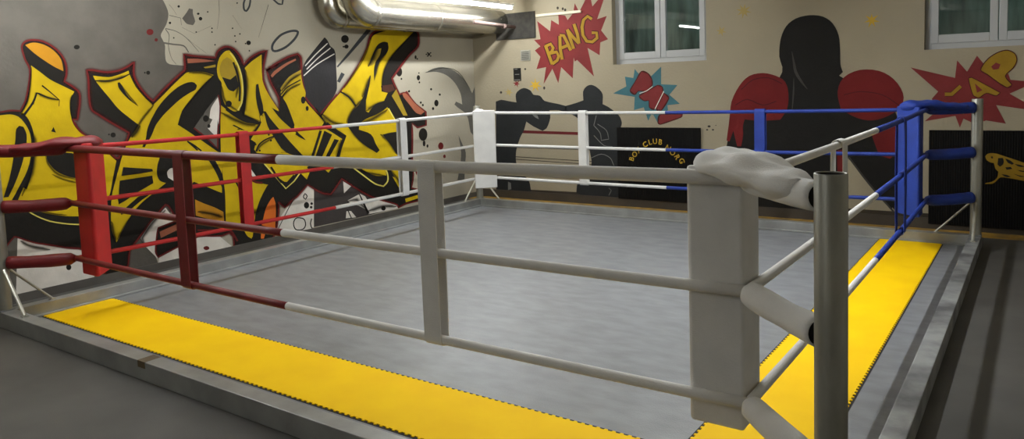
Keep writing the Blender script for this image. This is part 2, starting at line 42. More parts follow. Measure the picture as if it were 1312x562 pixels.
  (1,'h',"-.308 1.568 -.307 1.574 -.307 1.581 -.091 1.569 -.090 1.576 -.090 1.583 .140 1.571 .141 1.578 .141 1.585 .319 1.572 .319 1.580 .319 1.588 .344 1.575 .343 1.583 .343 1.591 .369 1.579 .368 1.588 .367 1.596 .393 1.581 .393 1.590 .393 1.599 .417 1.580 .418 1.589 .419 1.598 .441 1.576 .442 1.586 .444 1.595 .471 1.573 .467 1.582 .464 1.591 .491 1.603 .483 1.608 .475 1.614 .507 1.629 .498 1.634 .490 1.639 .521 1.657 .512 1.661 .502 1.665 .535 1.696 .525 1.700 .515 1.703 .547 1.740 .537 1.743 .526 1.745 .558 1.784 .547 1.786 .536 1.789 .568 1.832 .557 1.834 .546 1.836 .577 1.882 .566 1.883 .554 1.884 .581 1.928 .568 1.926 .556 1.925 .573 1.963 .561 1.958 .549 1.952 .560 1.994 .548 1.987 .536 1.981 .550 2.023 .537 2.017 .525 2.012 .542 2.055 .529 2.051 .516 2.047 .537 2.089 .523 2.086 .510 2.082 .536 2.115 .522 2.114 .508 2.114 .540 2.126 .527 2.132 .514 2.138 .548 2.138 .537 2.148 .527 2.158 .558 2.147 .551 2.161 .544 2.174 .572 2.153 .568 2.169 .565 2.185 .590 2.157 .589 2.174 .588 2.191 .609 2.159 .610 2.176 .611 2.194 .632 2.158 .635 2.176 .637 2.194 .657 2.155 .661 2.174 .666 2.192 .680 2.149 .687 2.167 .694 2.185 .706 2.137 .715 2.155 .724 2.172 .733 2.121 .744 2.138 .754 2.155 .758 2.103 .770 2.119 .782 2.135 .779 2.082 .793 2.098 .808 2.113 .799 2.059 .815 2.073 .831 2.087 .815 2.035 .832 2.048 .850 2.061 .826 2.013 .845 2.023 .864 2.033 .834 1.988 .854 1.996 .875 2.004 .839 1.963 .860 1.968 .882 1.974 .841 1.937 .863 1.939 .884 1.941 .839 1.909 .861 1.909 .883 1.908 .836 1.884 .858 1.881 .880 1.878 .831 1.869 .852 1.861 .873 1.854 .823 1.851 .844 1.843 .865 1.833 .814 1.812 .835 1.823 .857 1.835 .846 1.785 .860 1.806 .874 1.827 .871 1.767 .885 1.788 .900 1.810 .891 1.750 .908 1.771 .924 1.792 .908 1.736 .925 1.755 .943 1.775 .921 1.722 .942 1.738 .963 1.756 .928 1.709 .953 1.718 .978 1.727 .930 1.689 .956 1.691 .983 1.693 .927 1.662 .954 1.660 .981 1.659 .923 1.633 .950 1.629 .977 1.626 .918 1.604 .945 1.599 .972 1.594 .911 1.574 .938 1.569 .966 1.563 .905 1.547 .932 1.541 .960 1.536 .901 1.527 .928 1.522 .956 1.517 .897 1.508 .924 1.502 .952 1.497 .913 1.511 .920 1.483 .928 1.455 .861 1.510 .878 1.488 .897 1.466 .866 1.444 .892 1.456 .917 1.469 .880 1.411 .905 1.425 .930 1.439 .898 1.379 .921 1.396 .944 1.414 .920 1.352 .940 1.372 .961 1.393 .945 1.328 .963 1.351 .981 1.374 .972 1.307 .987 1.332 1.003 1.357 1.005 1.288 1.018 1.314 1.031 1.341 1.039 1.272 1.053 1.298 1.066 1.325 1.069 1.254 1.085 1.279 1.102 1.304 1.095 1.231 1.115 1.253 1.135 1.276 1.122 1.204 1.144 1.224 1.165 1.245 1.145 1.177 1.169 1.195 1.192 1.214 1.164 1.150 1.189 1.166 1.214 1.183 1.182 1.119 1.207 1.135 1.232 1.152 1.204 1.090 1.223 1.113 1.243 1.136 1.234 1.077 1.239 1.107 1.244 1.138 1.276 1.082 1.257 1.107 1.237 1.131 1.294 1.117 1.266 1.129 1.237 1.141 1.303 1.139 1.275 1.152 1.246 1.165 1.312 1.159 1.285 1.174 1.258 1.189 1.331 1.191 1.305 1.208 1.278 1.224 1.355 1.229 1.329 1.245 1.302 1.262 1.375 1.263 1.348 1.278 1.320 1.292 1.385 1.284 1.356 1.296 1.327 1.308 1.392 1.304 1.363 1.314 1.334 1.325 1.394 1.353 1.370 1.333 1.346 1.313 1.333 1.395 1.316 1.369 1.299 1.343 1.280 1.429 1.263 1.404 1.246 1.379 1.232 1.462 1.215 1.437 1.198 1.411 1.192 1.490 1.175 1.465 1.157 1.441 1.153 1.519 1.135 1.494 1.117 1.470 1.119 1.544 1.102 1.520 1.084 1.495 1.098 1.558 1.081 1.534 1.064 1.509 1.081 1.570 1.061 1.548 1.040 1.527 1.073 1.580 1.047 1.567 1.020 1.555 1.067 1.606 1.038 1.600 1.010 1.594 1.064 1.643 1.035 1.640 1.006 1.637 1.062 1.681 1.034 1.680 1.005 1.679 1.064 1.729 1.035 1.729 1.006 1.729 1.068 1.783 1.039 1.783 1.010 1.783 1.070 1.831 1.041 1.829 1.012 1.828 1.068 1.863 1.039 1.859 1.011 1.855 1.065 1.894 1.036 1.889 1.008 1.884 1.059 1.906 1.033 1.919 1.008 1.931 1.050 1.889 1.052 1.919 1.053 1.948 1.067 1.889 1.070 1.919 1.073 1.949 1.083 1.889 1.088 1.918 1.094 1.948 1.115 1.883 1.122 1.912 1.130 1.941 1.157 1.874 1.164 1.904 1.170 1.933 1.202 1.869 1.205 1.899 1.208 1.929 1.248 1.871 1.247 1.901 1.246 1.931 1.293 1.877 1.289 1.907 1.286 1.937 1.336 1.887 1.329 1.917 1.322 1.946 1.375 1.902 1.364 1.930 1.353 1.958 1.411 1.920 1.398 1.947 1.385 1.974 1.441 1.937 1.426 1.963 1.411 1.989 1.458 1.948 1.440 1.972 1.423 1.997 1.473 1.960 1.454 1.983 1.436 2.007 1.437 1.984 1.468 1.994 1.499 2.004 1.431 1.953 1.463 1.952 1.494 1.950 1.426 1.909 1.458 1.910 1.489 1.910 1.427 1.863 1.458 1.869 1.490 1.875 1.439 1.819 1.469 1.831 1.499 1.843 1.458 1.779 1.486 1.794 1.515 1.809 1.478 1.741 1.506 1.758 1.534 1.776 1.503 1.704 1.530 1.723 1.557 1.742 1.531 1.669 1.557 1.689 1.583 1.709 1.555 1.640 1.580 1.661 1.605 1.683 1.572 1.623 1.595 1.647 1.618 1.670 1.589 1.609 1.611 1.633 1.633 1.657 1.637 1.589 1.627 1.620 1.617 1.650 1.680 1.626 1.657 1.648 1.634 1.670 1.710 1.654 1.687 1.677 1.664 1.699 1.740 1.682 1.717 1.705 1.695 1.728 1.775 1.713 1.752 1.736 1.730 1.759 1.812 1.745 1.790 1.768 1.768 1.792 1.849 1.776 1.827 1.800 1.806 1.824 1.889 1.807 1.867 1.831 1.845 1.856 1.929 1.839 1.907 1.863 1.885 1.887 1.961 1.863 1.939 1.888 1.918 1.913 1.974 1.872 1.954 1.898 1.935 1.924 1.994 1.887 1.969 1.908 1.944 1.930 2.013 1.917 1.978 1.921 1.943 1.926 2.017 1.964 1.981 1.962 1.945 1.961 2.016 2.019 1.980 2.016 1.945 2.013 2.006 2.050 1.980 2.070 1.954 2.090 2.017 2.031 2.025 2.064 2.033 2.096 2.064 2.025 2.071 2.057 2.079 2.090 2.112 2.019 2.118 2.052 2.124 2.086 2.176 2.014 2.182 2.048 2.187 2.082 2.249 2.010 2.254 2.044 2.259 2.078 2.334 2.008 2.328 2.041 2.321 2.074 2.372 2.055 2.336 2.063 2.299 2.071 2.379 2.074 2.344 2.086 2.309 2.098 2.386 2.085 2.357 2.106 2.329 2.127 2.405 2.100 2.383 2.126 2.361 2.153 2.431 2.115 2.416 2.145 2.400 2.175 2.453 2.122 2.449 2.156 2.445 2.190 2.474 2.122 2.482 2.156 2.490 2.191 2.499 2.116 2.516 2.148 2.533 2.181 2.522 2.106 2.547 2.135 2.571 2.164 2.545 2.089 2.575 2.114 2.605 2.139 2.567 2.064 2.600 2.086 2.634 2.108 2.586 2.038 2.622 2.057 2.658 2.076 2.599 2.014 2.637 2.029 2.675 2.044 2.610 1.986 2.649 1.999 2.688 2.012 2.651 1.934 2.661 1.969 2.670 2.003 2.717 1.970 2.688 1.993 2.659 2.017 2.743 1.993 2.715 2.018 2.687 2.042 2.769 2.013 2.745 2.040 2.720 2.067 2.800 2.031 2.779 2.061 2.759 2.090 2.835 2.048 2.817 2.079 2.799 2.111 2.869 2.062 2.854 2.095 2.840 2.128 2.901 2.072 2.890 2.106 2.880 2.140 2.936 2.080 2.927 2.115 2.919 2.150 2.924 2.109 2.965 2.124 3.006 2.139 2.905 2.079 2.947 2.072 2.989 2.064 2.887 2.026 2.929 2.020 2.971 2.013 2.872 1.974 2.914 1.969 2.957 1.963 2.861 1.922 2.904 1.919 2.947 1.916 2.854 1.870 2.897 1.869 2.940 1.868 2.852 1.820 2.895 1.823 2.938 1.826 2.858 1.778 2.900 1.786 2.943 1.794 2.870 1.739 2.911 1.749 2.953 1.760 2.882 1.702 2.924 1.713 2.966 1.724 2.895 1.664 2.937 1.675 2.979 1.687 2.911 1.624 2.952 1.638 2.993 1.651 2.932 1.584 2.971 1.601 3.010 1.619 2.963 1.538 3.001 1.557 3.039 1.577 3.001 1.490 3.038 1.511 3.075 1.531 3.035 1.447 3.072 1.467 3.110 1.487 3.062 1.412 3.100 1.431 3.138 1.451 3.090 1.376 3.128 1.396 3.166 1.416 3.124 1.333 3.156 1.359 3.187 1.387 3.177 1.406 3.137 1.388 3.097 1.371 3.160 1.432 3.119 1.417 3.078 1.402 3.149 1.455 3.105 1.447 3.061 1.438 3.141 1.498 3.096 1.494 3.052 1.489 3.136 1.552 3.091 1.548 3.047 1.543 3.126 1.607 3.082 1.597 3.038 1.588 3.106 1.652 3.064 1.637 3.023 1.623 3.083 1.693 3.042 1.676 3.002 1.660 3.063 1.727 3.023 1.710 2.983 1.694 3.050 1.751 3.009 1.735 2.969 1.719 3.037 1.775 2.996 1.760 2.955 1.745 3.026 1.798 2.984 1.785 2.942 1.772 3.013 1.833 2.971 1.822 2.929 1.810 3.000 1.874 2.958 1.863 2.916 1.852 2.971 1.877 2.944 1.905 2.917 1.932 3.125 2.004 3.109 1.969 3.092 1.933 2.928 1.940 2.941 1.906 2.954 1.872 3.001 1.898 2.977 1.927 2.953 1.956 3.037 1.919 3.014 1.949 2.990 1.979 3.073 1.938 3.051 1.970 3.030 2.001 3.129 1.965 3.109 1.997 3.088 2.029 3.193 1.994 3.174 2.027 3.155 2.059 3.252 2.018 3.236 2.052 3.219 2.086 3.296 2.031 3.283 2.067 3.271 2.102 3.343 2.043 3.332 2.079 3.321 2.115 3.377 2.053 3.382 2.091 3.387 2.129 3.364 2.050 3.399 2.077 3.434 2.104 3.377 2.039 3.417 2.062 3.457 2.085 3.379 2.038 3.426 2.045 3.474 2.052 3.381 1.981 3.428 1.983 3.476 1.985 3.378 1.901 3.425 1.903 3.473 1.904 3.378 1.824 3.425 1.827 3.473 1.831 3.387 1.760 3.434 1.767 3.482 1.774 3.399 1.700 3.446 1.707 3.494 1.714 3.408 1.655 3.455 1.659 3.504 1.663 3.406 1.641 3.454 1.638 3.502 1.635 3.402 1.617 3.450 1.617 3.498 1.618 3.410 1.582 3.454 1.598 3.498 1.614 3.443 1.537 3.483 1.558 3.524 1.579 3.487 1.488 3.526 1.510 3.566 1.533 3.528 1.444 3.567 1.467 3.606 1.491 3.559 1.413 3.597 1.438 3.635 1.462 3.591 1.383 3.628 1.409 3.666 1.434 3.669 1.341 3.660 1.380 3.652 1.419 3.743 1.392 3.705 1.419 3.668 1.445 3.788 1.431 3.751 1.458 3.713 1.485 3.833 1.469 3.796 1.496 3.759 1.524 3.878 1.503 3.841 1.532 3.805 1.560 3.924 1.538 3.887 1.566 3.851 1.595 3.962 1.567 3.934 1.601 3.906 1.635 3.986 1.567 3.957 1.600 3.927 1.633 4.031 1.606 3.990 1.631 3.949 1.656 4.065 1.638 4.023 1.663 3.982 1.687 4.099 1.670 4.057 1.694 4.015 1.719 4.146 1.715 4.104 1.740 4.062 1.764 4.201 1.767 4.158 1.791 4.115 1.815 4.255 1.821 4.210 1.844 4.166 1.867 4.311 1.881 4.265 1.903 4.219 1.924 4.367 1.944 4.320 1.965 4.273 1.986 4.418 2.005 4.370 2.024 4.322 2.044 4.459 2.058 4.410 2.076 4.361 2.094 4.498 2.113 4.448 2.129 4.397 2.145 4.533 2.169 4.480 2.181 4.428 2.193 4.556 2.225 4.502 2.232 4.448 2.240 4.572 2.277 4.519 2.285 4.466 2.293 4.589 2.314 4.541 2.329 4.493 2.344 4.607 2.331 4.569 2.357 4.532 2.381 4.635 2.349 4.606 2.379 4.578 2.410 4.667 2.363 4.648 2.397 4.630 2.431 4.706 2.373 4.697 2.410 4.688 2.446 4.754 2.381 4.751 2.417 4.749 2.454 4.805 2.385 4.807 2.422 4.809 2.459 4.969 2.390 4.973 2.427 4.976 2.464 5.189 2.394 5.193 2.431 5.197 2.468 5.409 2.398 5.421 2.435 5.433 2.472 5.381 2.395 5.433 2.409 5.485 2.423 5.393 2.372 5.445 2.384 5.498 2.395 5.398 2.351 5.451 2.357 5.504 2.363 5.402 2.311 5.454 2.314 5.506 2.317 5.400 2.268 5.450 2.265 5.501 2.262 5.386 2.232 5.430 2.218 5.475 2.204 5.347 2.199 5.382 2.176 5.416 2.154 5.285 2.161 5.316 2.137 5.347 2.114 5.221 2.118 5.254 2.097 5.287 2.076 5.150 2.060 5.184 2.041 5.218 2.022 5.077 1.997 5.111 1.979 5.144 1.960 5.011 1.940 5.044 1.922 5.078 1.904 4.962 1.895 4.995 1.877 5.027 1.860 4.914 1.850 4.946 1.833 4.978 1.816 4.861 1.798 4.898 1.789 4.935 1.780 4.872 1.754 4.910 1.763 4.947 1.772 4.885 1.728 4.921 1.737 4.957 1.746 4.899 1.702 4.934 1.712 4.969 1.722 4.925 1.660 4.959 1.671 4.993 1.681 4.957 1.612 4.990 1.623 5.023 1.633 5.000 1.554 5.021 1.575 5.042 1.595 5.077 1.561 5.067 1.584 5.058 1.607 5.111 1.568 5.106 1.591 5.101 1.615 5.146 1.569 5.134 1.590 5.123 1.612 5.159 1.583 5.163 1.606 5.168 1.629 5.149 1.576 5.178 1.587 5.207 1.597 5.164 1.557 5.192 1.567 5.220 1.578 5.182 1.537 5.208 1.548 5.234 1.560 5.217 1.501 5.242 1.513 5.267 1.524 5.261 1.458 5.285 1.471 5.309 1.483 5.312 1.417 5.333 1.431 5.354 1.444 5.374 1.379 5.393 1.393 5.411 1.407 5.443 1.341 5.461 1.356 5.478 1.370 5.503 1.315 5.529 1.318 5.556 1.321 5.501 1.143 5.524 1.133 5.547 1.124 5.349 1.128 5.345 1.111 5.341 1.094 5.236 1.190 5.243 1.175 5.249 1.159 5.217 1.095 5.240 1.094 5.263 1.093 5.215 1.015 5.237 1.014 5.260 1.012 5.212 .939 5.234 .937 5.255 .935 5.206 .869 5.227 .867 5.247 .865 5.199 .799 5.219 .797 5.238 .795 5.194 .736 5.213 .734 5.232 .732 5.195 .690 5.213 .689 5.231 .688 5.198 .644 5.215 .643 5.233 .642 5.201 .598 5.218 .597 5.234 .596"),
  (1,'h',"5.215 .560 5.226 .558 5.238 .557 5.212 .526 5.225 .524 5.238 .523 5.209 .492 5.223 .490 5.238 .488 5.204 .459 5.219 .456 5.235 .454 5.191 .412 5.207 .409 5.224 .405 5.174 .359 5.192 .355 5.209 .351 5.164 .293 5.176 .302 5.188 .311 5.353 .234 5.370 .241 5.387 .248 5.342 .120 5.362 .110 5.381 .100 5.245 .125 5.249 .109 5.253 .092 5.134 .125 5.139 .108 5.144 .090 5.041 .122 5.048 .104 5.054 .086 4.987 .115 4.997 .097 5.008 .078 4.937 .104 4.949 .086 4.961 .067 4.905 .094 4.901 .074 4.897 .055 4.917 .105 4.890 .099 4.864 .093 4.887 .137 4.872 .119 4.858 .102 4.797 .172 4.787 .151 4.777 .131 4.683 .211 4.673 .190 4.663 .169 4.582 .247 4.571 .226 4.560 .205 4.515 .275 4.502 .254 4.489 .232 4.449 .304 4.435 .282 4.420 .261 4.388 .334 4.370 .314 4.353 .293 4.309 .380 4.289 .359 4.270 .339 4.224 .431 4.204 .411 4.183 .390 4.146 .480 4.125 .460 4.104 .439 4.085 .520 4.063 .500 4.041 .479 4.025 .561 4.002 .540 3.979 .519 3.945 .609 3.942 .580 3.940 .552 3.884 .573 3.914 .553 3.944 .533 3.856 .546 3.886 .526 3.915 .506 3.828 .519 3.857 .499 3.886 .479 3.797 .492 3.825 .471 3.854 .451 3.764 .464 3.792 .443 3.820 .422 3.745 .443 3.759 .415 3.773 .387 3.717 .453 3.712 .425 3.706 .398 3.672 .462 3.664 .435 3.656 .408 3.635 .474 3.620 .451 3.605 .426 3.575 .507 3.557 .485 3.538 .463 3.506 .551 3.486 .529 3.467 .508 3.413 .601 3.417 .573 3.421 .545 3.333 .550 3.357 .529 3.381 .507 3.274 .506 3.297 .485 3.321 .463 3.231 .476 3.252 .454 3.273 .430 3.219 .473 3.233 .448 3.248 .422 3.195 .466 3.215 .442 3.234 .418 3.155 .441 3.177 .419 3.198 .397 3.107 .410 3.128 .388 3.150 .366 3.090 .382 3.080 .357 3.071 .333 3.008 .459 2.995 .436 2.982 .414 2.964 .401 2.996 .399 3.027 .396 2.965 .364 2.996 .361 3.028 .357 2.962 .330 2.994 .323 3.025 .316 2.951 .278 2.982 .269 3.013 .260 2.936 .219 2.966 .209 2.997 .200 2.922 .170 2.952 .160 2.983 .150 2.915 .144 2.946 .134 2.976 .124 2.908 .121 2.938 .108 2.967 .096 2.897 .102 2.925 .085 2.952 .069 2.866 .061 2.892 .043 2.918 .030 2.825 .030 2.847 .030 2.870 .030 2.778 .030 2.790 .030 2.802 .030 2.669 .030 2.675 .030 2.681 .030 2.529 .030 2.534 .030 2.538 .030 2.407 .030 2.396 .030 2.385 .030 2.426 .030 2.398 .030 2.370 .033 2.429 .094 2.401 .097 2.373 .101 2.425 .151 2.398 .151 2.370 .150 2.409 .183 2.387 .170 2.365 .158 2.388 .203 2.369 .187 2.351 .171 2.353 .229 2.351 .204 2.349 .179 2.308 .221 2.318 .197 2.328 .172 2.277 .214 2.285 .189 2.293 .164 2.250 .212 2.251 .187 2.252 .162 2.174 .224 2.172 .200 2.170 .176 2.076 .243 2.075 .219 2.075 .195 1.984 .252 1.988 .228 1.992 .203 1.913 .241 1.922 .217 1.931 .194 1.849 .219 1.860 .197 1.871 .174 1.789 .199 1.799 .176 1.809 .153 1.713 .177 1.722 .155 1.732 .132 1.631 .154 1.641 .131 1.650 .109 1.556 .132 1.560 .108 1.564 .085 1.573 .135 1.552 .129 1.530 .123 1.565 .153 1.543 .150 1.521 .146 1.563 .167 1.540 .170 1.516 .174 1.568 .213 1.545 .220 1.522 .226 1.579 .273 1.556 .280 1.532 .286 1.588 .322 1.565 .329 1.542 .336 1.593 .342 1.570 .350 1.547 .358 1.598 .362 1.576 .371 1.553 .379 1.590 .369 1.582 .392 1.573 .414 1.797 .410 1.783 .431 1.769 .452 1.778 .495 1.756 .487 1.734 .479 1.751 .552 1.729 .543 1.708 .535 1.727 .596 1.707 .585 1.688 .573 1.705 .616 1.692 .597 1.680 .578 1.663 .627 1.674 .606 1.686 .585 1.611 .584 1.627 .566 1.644 .548 1.565 .544 1.581 .527 1.597 .509 1.522 .506 1.539 .489 1.556 .471 1.487 .471 1.505 .455 1.522 .438 1.455 .436 1.472 .419 1.490 .403 1.423 .401 1.440 .385 1.457 .368 1.386 .363 1.403 .347 1.420 .330 1.348 .325 1.365 .308 1.382 .292 1.318 .293 1.334 .276 1.351 .260 1.301 .276 1.318 .259 1.335 .243 1.284 .256 1.302 .241 1.321 .227 1.269 .230 1.290 .221 1.312 .212 1.259 .178 1.280 .171 1.302 .164 1.249 .117 1.270 .108 1.291 .099 1.229 .072 1.246 .056 1.264 .040 1.189 .045 1.200 .030 1.212 .030 1.132 .030 1.142 .030 1.151 .030 1.095 .030 1.084 .030 1.073 .030 1.036 .113 1.018 .104 1.000 .095 .970 .231 .953 .221 .937 .211 .906 .321 .893 .307 .880 .294 .853 .355 .847 .337 .842 .319 .796 .370 .793 .351 .791 .333 .745 .383 .742 .365 .739 .347 .702 .399 .697 .382 .693 .365 .657 .416 .653 .400 .649 .383 .613 .432 .610 .416 .606 .401 .569 .447 .566 .432 .563 .416 .526 .461 .522 .447 .519 .432 .485 .477 .481 .463 .477 .450 .446 .497 .441 .485 .436 .473 .406 .521 .402 .509 .397 .497 .376 .539 .371 .527 .367 .516 .359 .545 .356 .534 .353 .523 .338 .551 .341 .540 .344 .529 .321 .535 .327 .526 .334 .518 .307 .521 .313 .513 .320 .505 .294 .506 .300 .498 .307 .491 .281 .489 .288 .483 .294 .477 .270 .472 .276 .467 .282 .461 .259 .453 .266 .449 .272 .445 .253 .429 .259 .426 .265 .424 .248 .405 .254 .402 .259 .399 .239 .390 .242 .384 .245 .378 .050 .275 .053 .269 .055 .264 -.202 .128 -.200 .123 -.197 .118 -.438 .030 -.436 .030 -.434 .030"),
 ],
 'yellow_paint': [
  (3,'p',".580 1.962 .602 1.943 .625 1.924 .647 1.905 .671 1.883 .695 1.861 .721 1.840 .754 1.819 .791 1.799 .825 1.780 .854 1.764 .882 1.748 .911 1.731 .900 1.713 .888 1.695 .879 1.676 .871 1.645 .865 1.609 .862 1.574 .863 1.545 .867 1.515 .871 1.486 .863 1.518 .868 1.493 .874 1.468 .882 1.443 .896 1.417 .913 1.390 .933 1.366 .954 1.348 .978 1.333 1.000 1.316 1.039 1.281 1.084 1.238 1.127 1.196 1.162 1.159 1.197 1.121 1.232 1.083 1.218 1.034 1.204 .985 1.190 .936 1.175 .877 1.160 .815 1.138 .757 1.105 .706 1.066 .659 1.027 .612 .980 .615 .934 .618 .889 .623 .847 .628 .805 .635 .764 .643 .718 .655 .672 .669 .630 .683 .600 .695 .570 .709 .541 .723 .507 .739 .471 .755 .441 .773 .422 .792 .406 .813 .389 .835 .442 .940 .466 .921 .483 .965 .500 1.010 .515 1.056 .528 1.110 .539 1.167 .548 1.224 .553 1.282 .556 1.341 .555 1.394 .548 1.435 .538 1.474 .525 1.509 .512 1.532 .495 1.553 .479 1.574 .471 1.551 .492 1.587 .513 1.623 .531 1.661 .543 1.702 .552 1.746 .560 1.786 .566 1.820 .572 1.853 .577 1.884 .579 1.910 .579 1.936"),
  (3,'p',"-.303 1.633 -.088 1.606 .141 1.577 .317 1.555 .342 1.556 .367 1.558 .391 1.558 .412 1.554 .432 1.546 .451 1.534 .470 1.514 .487 1.488 .502 1.461 .513 1.436 .522 1.409 .528 1.381 .531 1.339 .531 1.289 .527 1.240 .517 1.190 .503 1.138 .485 1.088 .461 1.038 .432 .989 .404 .943 .380 .901 .354 .860 .333 .827 .318 .811 .303 .796 .289 .780 .277 .756 .264 .729 .249 .703 .203 .629 .142 .539 .064 .484 -.073 .477 -.237 .497 -.393 .517"),
  (3,'p',"1.082 1.870 1.128 1.863 1.175 1.857 1.217 1.854 1.248 1.857 1.279 1.865 1.310 1.874 1.343 1.885 1.376 1.898 1.409 1.912 1.412 1.897 1.415 1.883 1.419 1.870 1.431 1.837 1.447 1.798 1.466 1.759 1.491 1.723 1.519 1.687 1.547 1.655 1.571 1.630 1.598 1.606 1.624 1.583 1.654 1.607 1.684 1.632 1.714 1.657 1.749 1.687 1.786 1.721 1.824 1.754 1.875 1.797 1.930 1.842 1.974 1.877 1.993 1.888 2.015 1.894 2.059 1.897 2.117 1.898 2.171 1.896 2.212 1.888 2.251 1.875 2.291 1.863 2.243 1.825 2.196 1.787 2.151 1.749 2.110 1.712 2.070 1.674 2.032 1.635 1.990 1.593 1.948 1.550 1.914 1.507 1.893 1.465 1.876 1.421 1.860 1.377 1.915 1.339 1.970 1.300 2.025 1.260 2.109 1.198 2.203 1.127 2.274 1.073 2.292 1.064 2.306 1.052 2.313 1.034 2.318 1.009 2.320 .985 2.316 .889 2.307 .763 2.298 .637 2.279 .645 2.261 .653 2.186 .692 2.087 .743 1.990 .793 1.941 .743 1.929 .796 1.916 .849 1.907 .898 1.906 .939 1.907 .980 1.898 1.017 1.873 1.051 1.838 1.081 1.798 1.101 1.755 1.105 1.707 1.099 1.660 1.093 1.647 1.064 1.634 1.034 1.623 1.005 1.616 .975 1.611 .945 1.610 .917 1.613 .893 1.621 .869 1.633 .849 1.651 .836 1.672 .826 1.694 .817 1.641 .785 1.588 .753 1.540 .724 1.501 .700 1.463 .677 1.428 .652 1.397 .626 1.368 .599 1.341 .570 1.311 .533 1.282 .492 1.253 .450 1.226 .409 1.200 .368 1.173 .327 1.161 .369 1.149 .412 1.142 .455 1.140 .504 1.142 .557 1.146 .609 1.151 .660 1.157 .712 1.165 .761 1.178 .809 1.194 .856 1.210 .902 1.230 .958 1.251 1.016 1.269 1.067 1.280 1.097 1.292 1.126 1.304 1.153 1.313 1.175 1.324 1.196 1.335 1.216 1.347 1.236 1.358 1.256 1.371 1.276 1.398 1.313 1.432 1.358 1.466 1.403 1.434 1.429 1.403 1.455 1.373 1.482 1.343 1.508 1.314 1.535 1.286 1.564 1.262 1.594 1.239 1.627 1.217 1.659 1.194 1.691 1.170 1.723 1.149 1.752 1.133 1.775 1.116 1.799 1.103 1.821 1.095 1.837 1.088 1.854"),
  (3,'p',"2.334 1.917 2.341 1.956 2.354 2.000 2.372 2.038 2.393 2.065 2.421 2.090 2.445 2.107 2.469 2.114 2.495 2.117 2.515 2.097 2.534 2.078 2.551 2.056 2.570 2.020 2.588 1.978 2.603 1.933 2.614 1.888 2.622 1.840 2.627 1.791 2.629 1.733 2.627 1.671 2.620 1.614 2.607 1.569 2.588 1.526 2.570 1.483 2.545 1.478 2.521 1.474 2.498 1.477 2.466 1.495 2.432 1.522 2.404 1.552 2.388 1.585 2.378 1.621 2.373 1.657 2.373 1.699 2.377 1.743 2.378 1.779 2.370 1.797 2.357 1.813 2.347 1.831 2.339 1.857 2.334 1.887"),
  (3,'p',"2.347 1.554 2.371 1.534 2.395 1.515 2.420 1.495 2.459 1.465 2.504 1.431 2.553 1.400 2.605 1.377 2.659 1.359 2.715 1.340 2.660 1.347 2.806 1.319 2.783 1.296 2.761 1.273 2.737 1.251 2.703 1.225 2.664 1.197 2.626 1.169 2.550 1.193 2.541 1.159 2.532 1.124 2.527 1.088 2.531 1.052 2.540 1.016 2.550 .979 2.561 .937 2.574 .892 2.592 .849 2.620 .800 2.655 .750 2.697 .709 2.751 .682 2.813 .664 2.876 .645 2.865 .642 2.838 .610 2.802 .564 2.769 .516 2.742 .471 2.718 .424 2.699 .380 2.687 .342 2.678 .304 2.669 .265 2.657 .215 2.644 .159 2.632 .103 2.602 .131 2.572 .159 2.543 .187 2.517 .220 2.490 .255 2.458 .283 2.416 .301 2.368 .313 2.321 .325 2.326 .436 2.332 .547 2.334 .641 2.331 .697 2.325 .753 2.321 .809 2.318 .890 2.316 .982 2.317 1.072 2.324 1.217 2.336 1.385"),
  (3,'p',"2.668 1.933 2.699 1.957 2.730 1.982 2.763 2.005 2.803 2.029 2.847 2.053 2.892 2.078 2.886 1.982 2.881 1.887 2.883 1.805 2.895 1.754 2.916 1.705 2.942 1.657 2.981 1.595 3.028 1.527 3.072 1.467 3.106 1.427 3.142 1.388 3.178 1.349 3.154 1.414 3.130 1.478 3.123 1.540 3.145 1.599 3.185 1.656 3.227 1.705 3.263 1.738 3.305 1.768 3.348 1.798 3.302 1.845 3.415 1.886 3.415 1.861 3.416 1.836 3.418 1.811 3.422 1.783 3.428 1.755 3.435 1.726 3.446 1.698 3.458 1.669 3.465 1.641 3.460 1.613 3.450 1.586 3.451 1.559 3.479 1.522 3.521 1.480 3.565 1.438 3.612 1.391 3.665 1.341 3.718 1.291 3.688 1.257 3.659 1.223 3.634 1.188 3.590 1.106 3.540 1.005 3.490 .905 3.333 .920 3.366 .897 3.296 .918 3.227 .939 3.158 .956 3.024 .974 2.872 .992 2.762 1.009 2.745 1.019 2.734 1.036 2.722 1.053 2.749 1.123 2.688 1.164 2.730 1.213 2.772 1.262 2.804 1.301 2.821 1.322 2.829 1.345 2.825 1.384 2.816 1.434 2.807 1.483 2.821 1.343 2.628 1.435 2.639 1.482 2.650 1.529 2.659 1.577 2.666 1.629 2.671 1.684 2.675 1.737 2.675 1.788 2.672 1.839 2.671 1.880 2.670 1.897 2.669 1.915"),
  (3,'p',"2.830 .914 3.290 .831 3.309 .763 3.255 .721 3.202 .680 3.159 .651 3.131 .643 3.101 .648 3.071 .666 3.037 .691 3.004 .717 2.968 .747 2.932 .780 2.900 .814 2.874 .846 2.852 .880"),
  (3,'p',"3.647 1.197 3.678 1.202 3.708 1.208 3.737 1.204 3.806 1.169 3.893 1.118 3.982 1.065 3.953 1.010 3.925 .956 3.898 .905 3.878 .858 3.859 .811 3.836 .769 3.807 .737 3.773 .708 3.739 .679 3.707 .704 3.676 .729 3.641 .750 3.599 .767 3.553 .781 3.507 .795 3.410 .639 3.362 .686 3.314 .732 3.275 .772 3.252 .799 3.231 .828 3.210 .856 3.426 .872"),
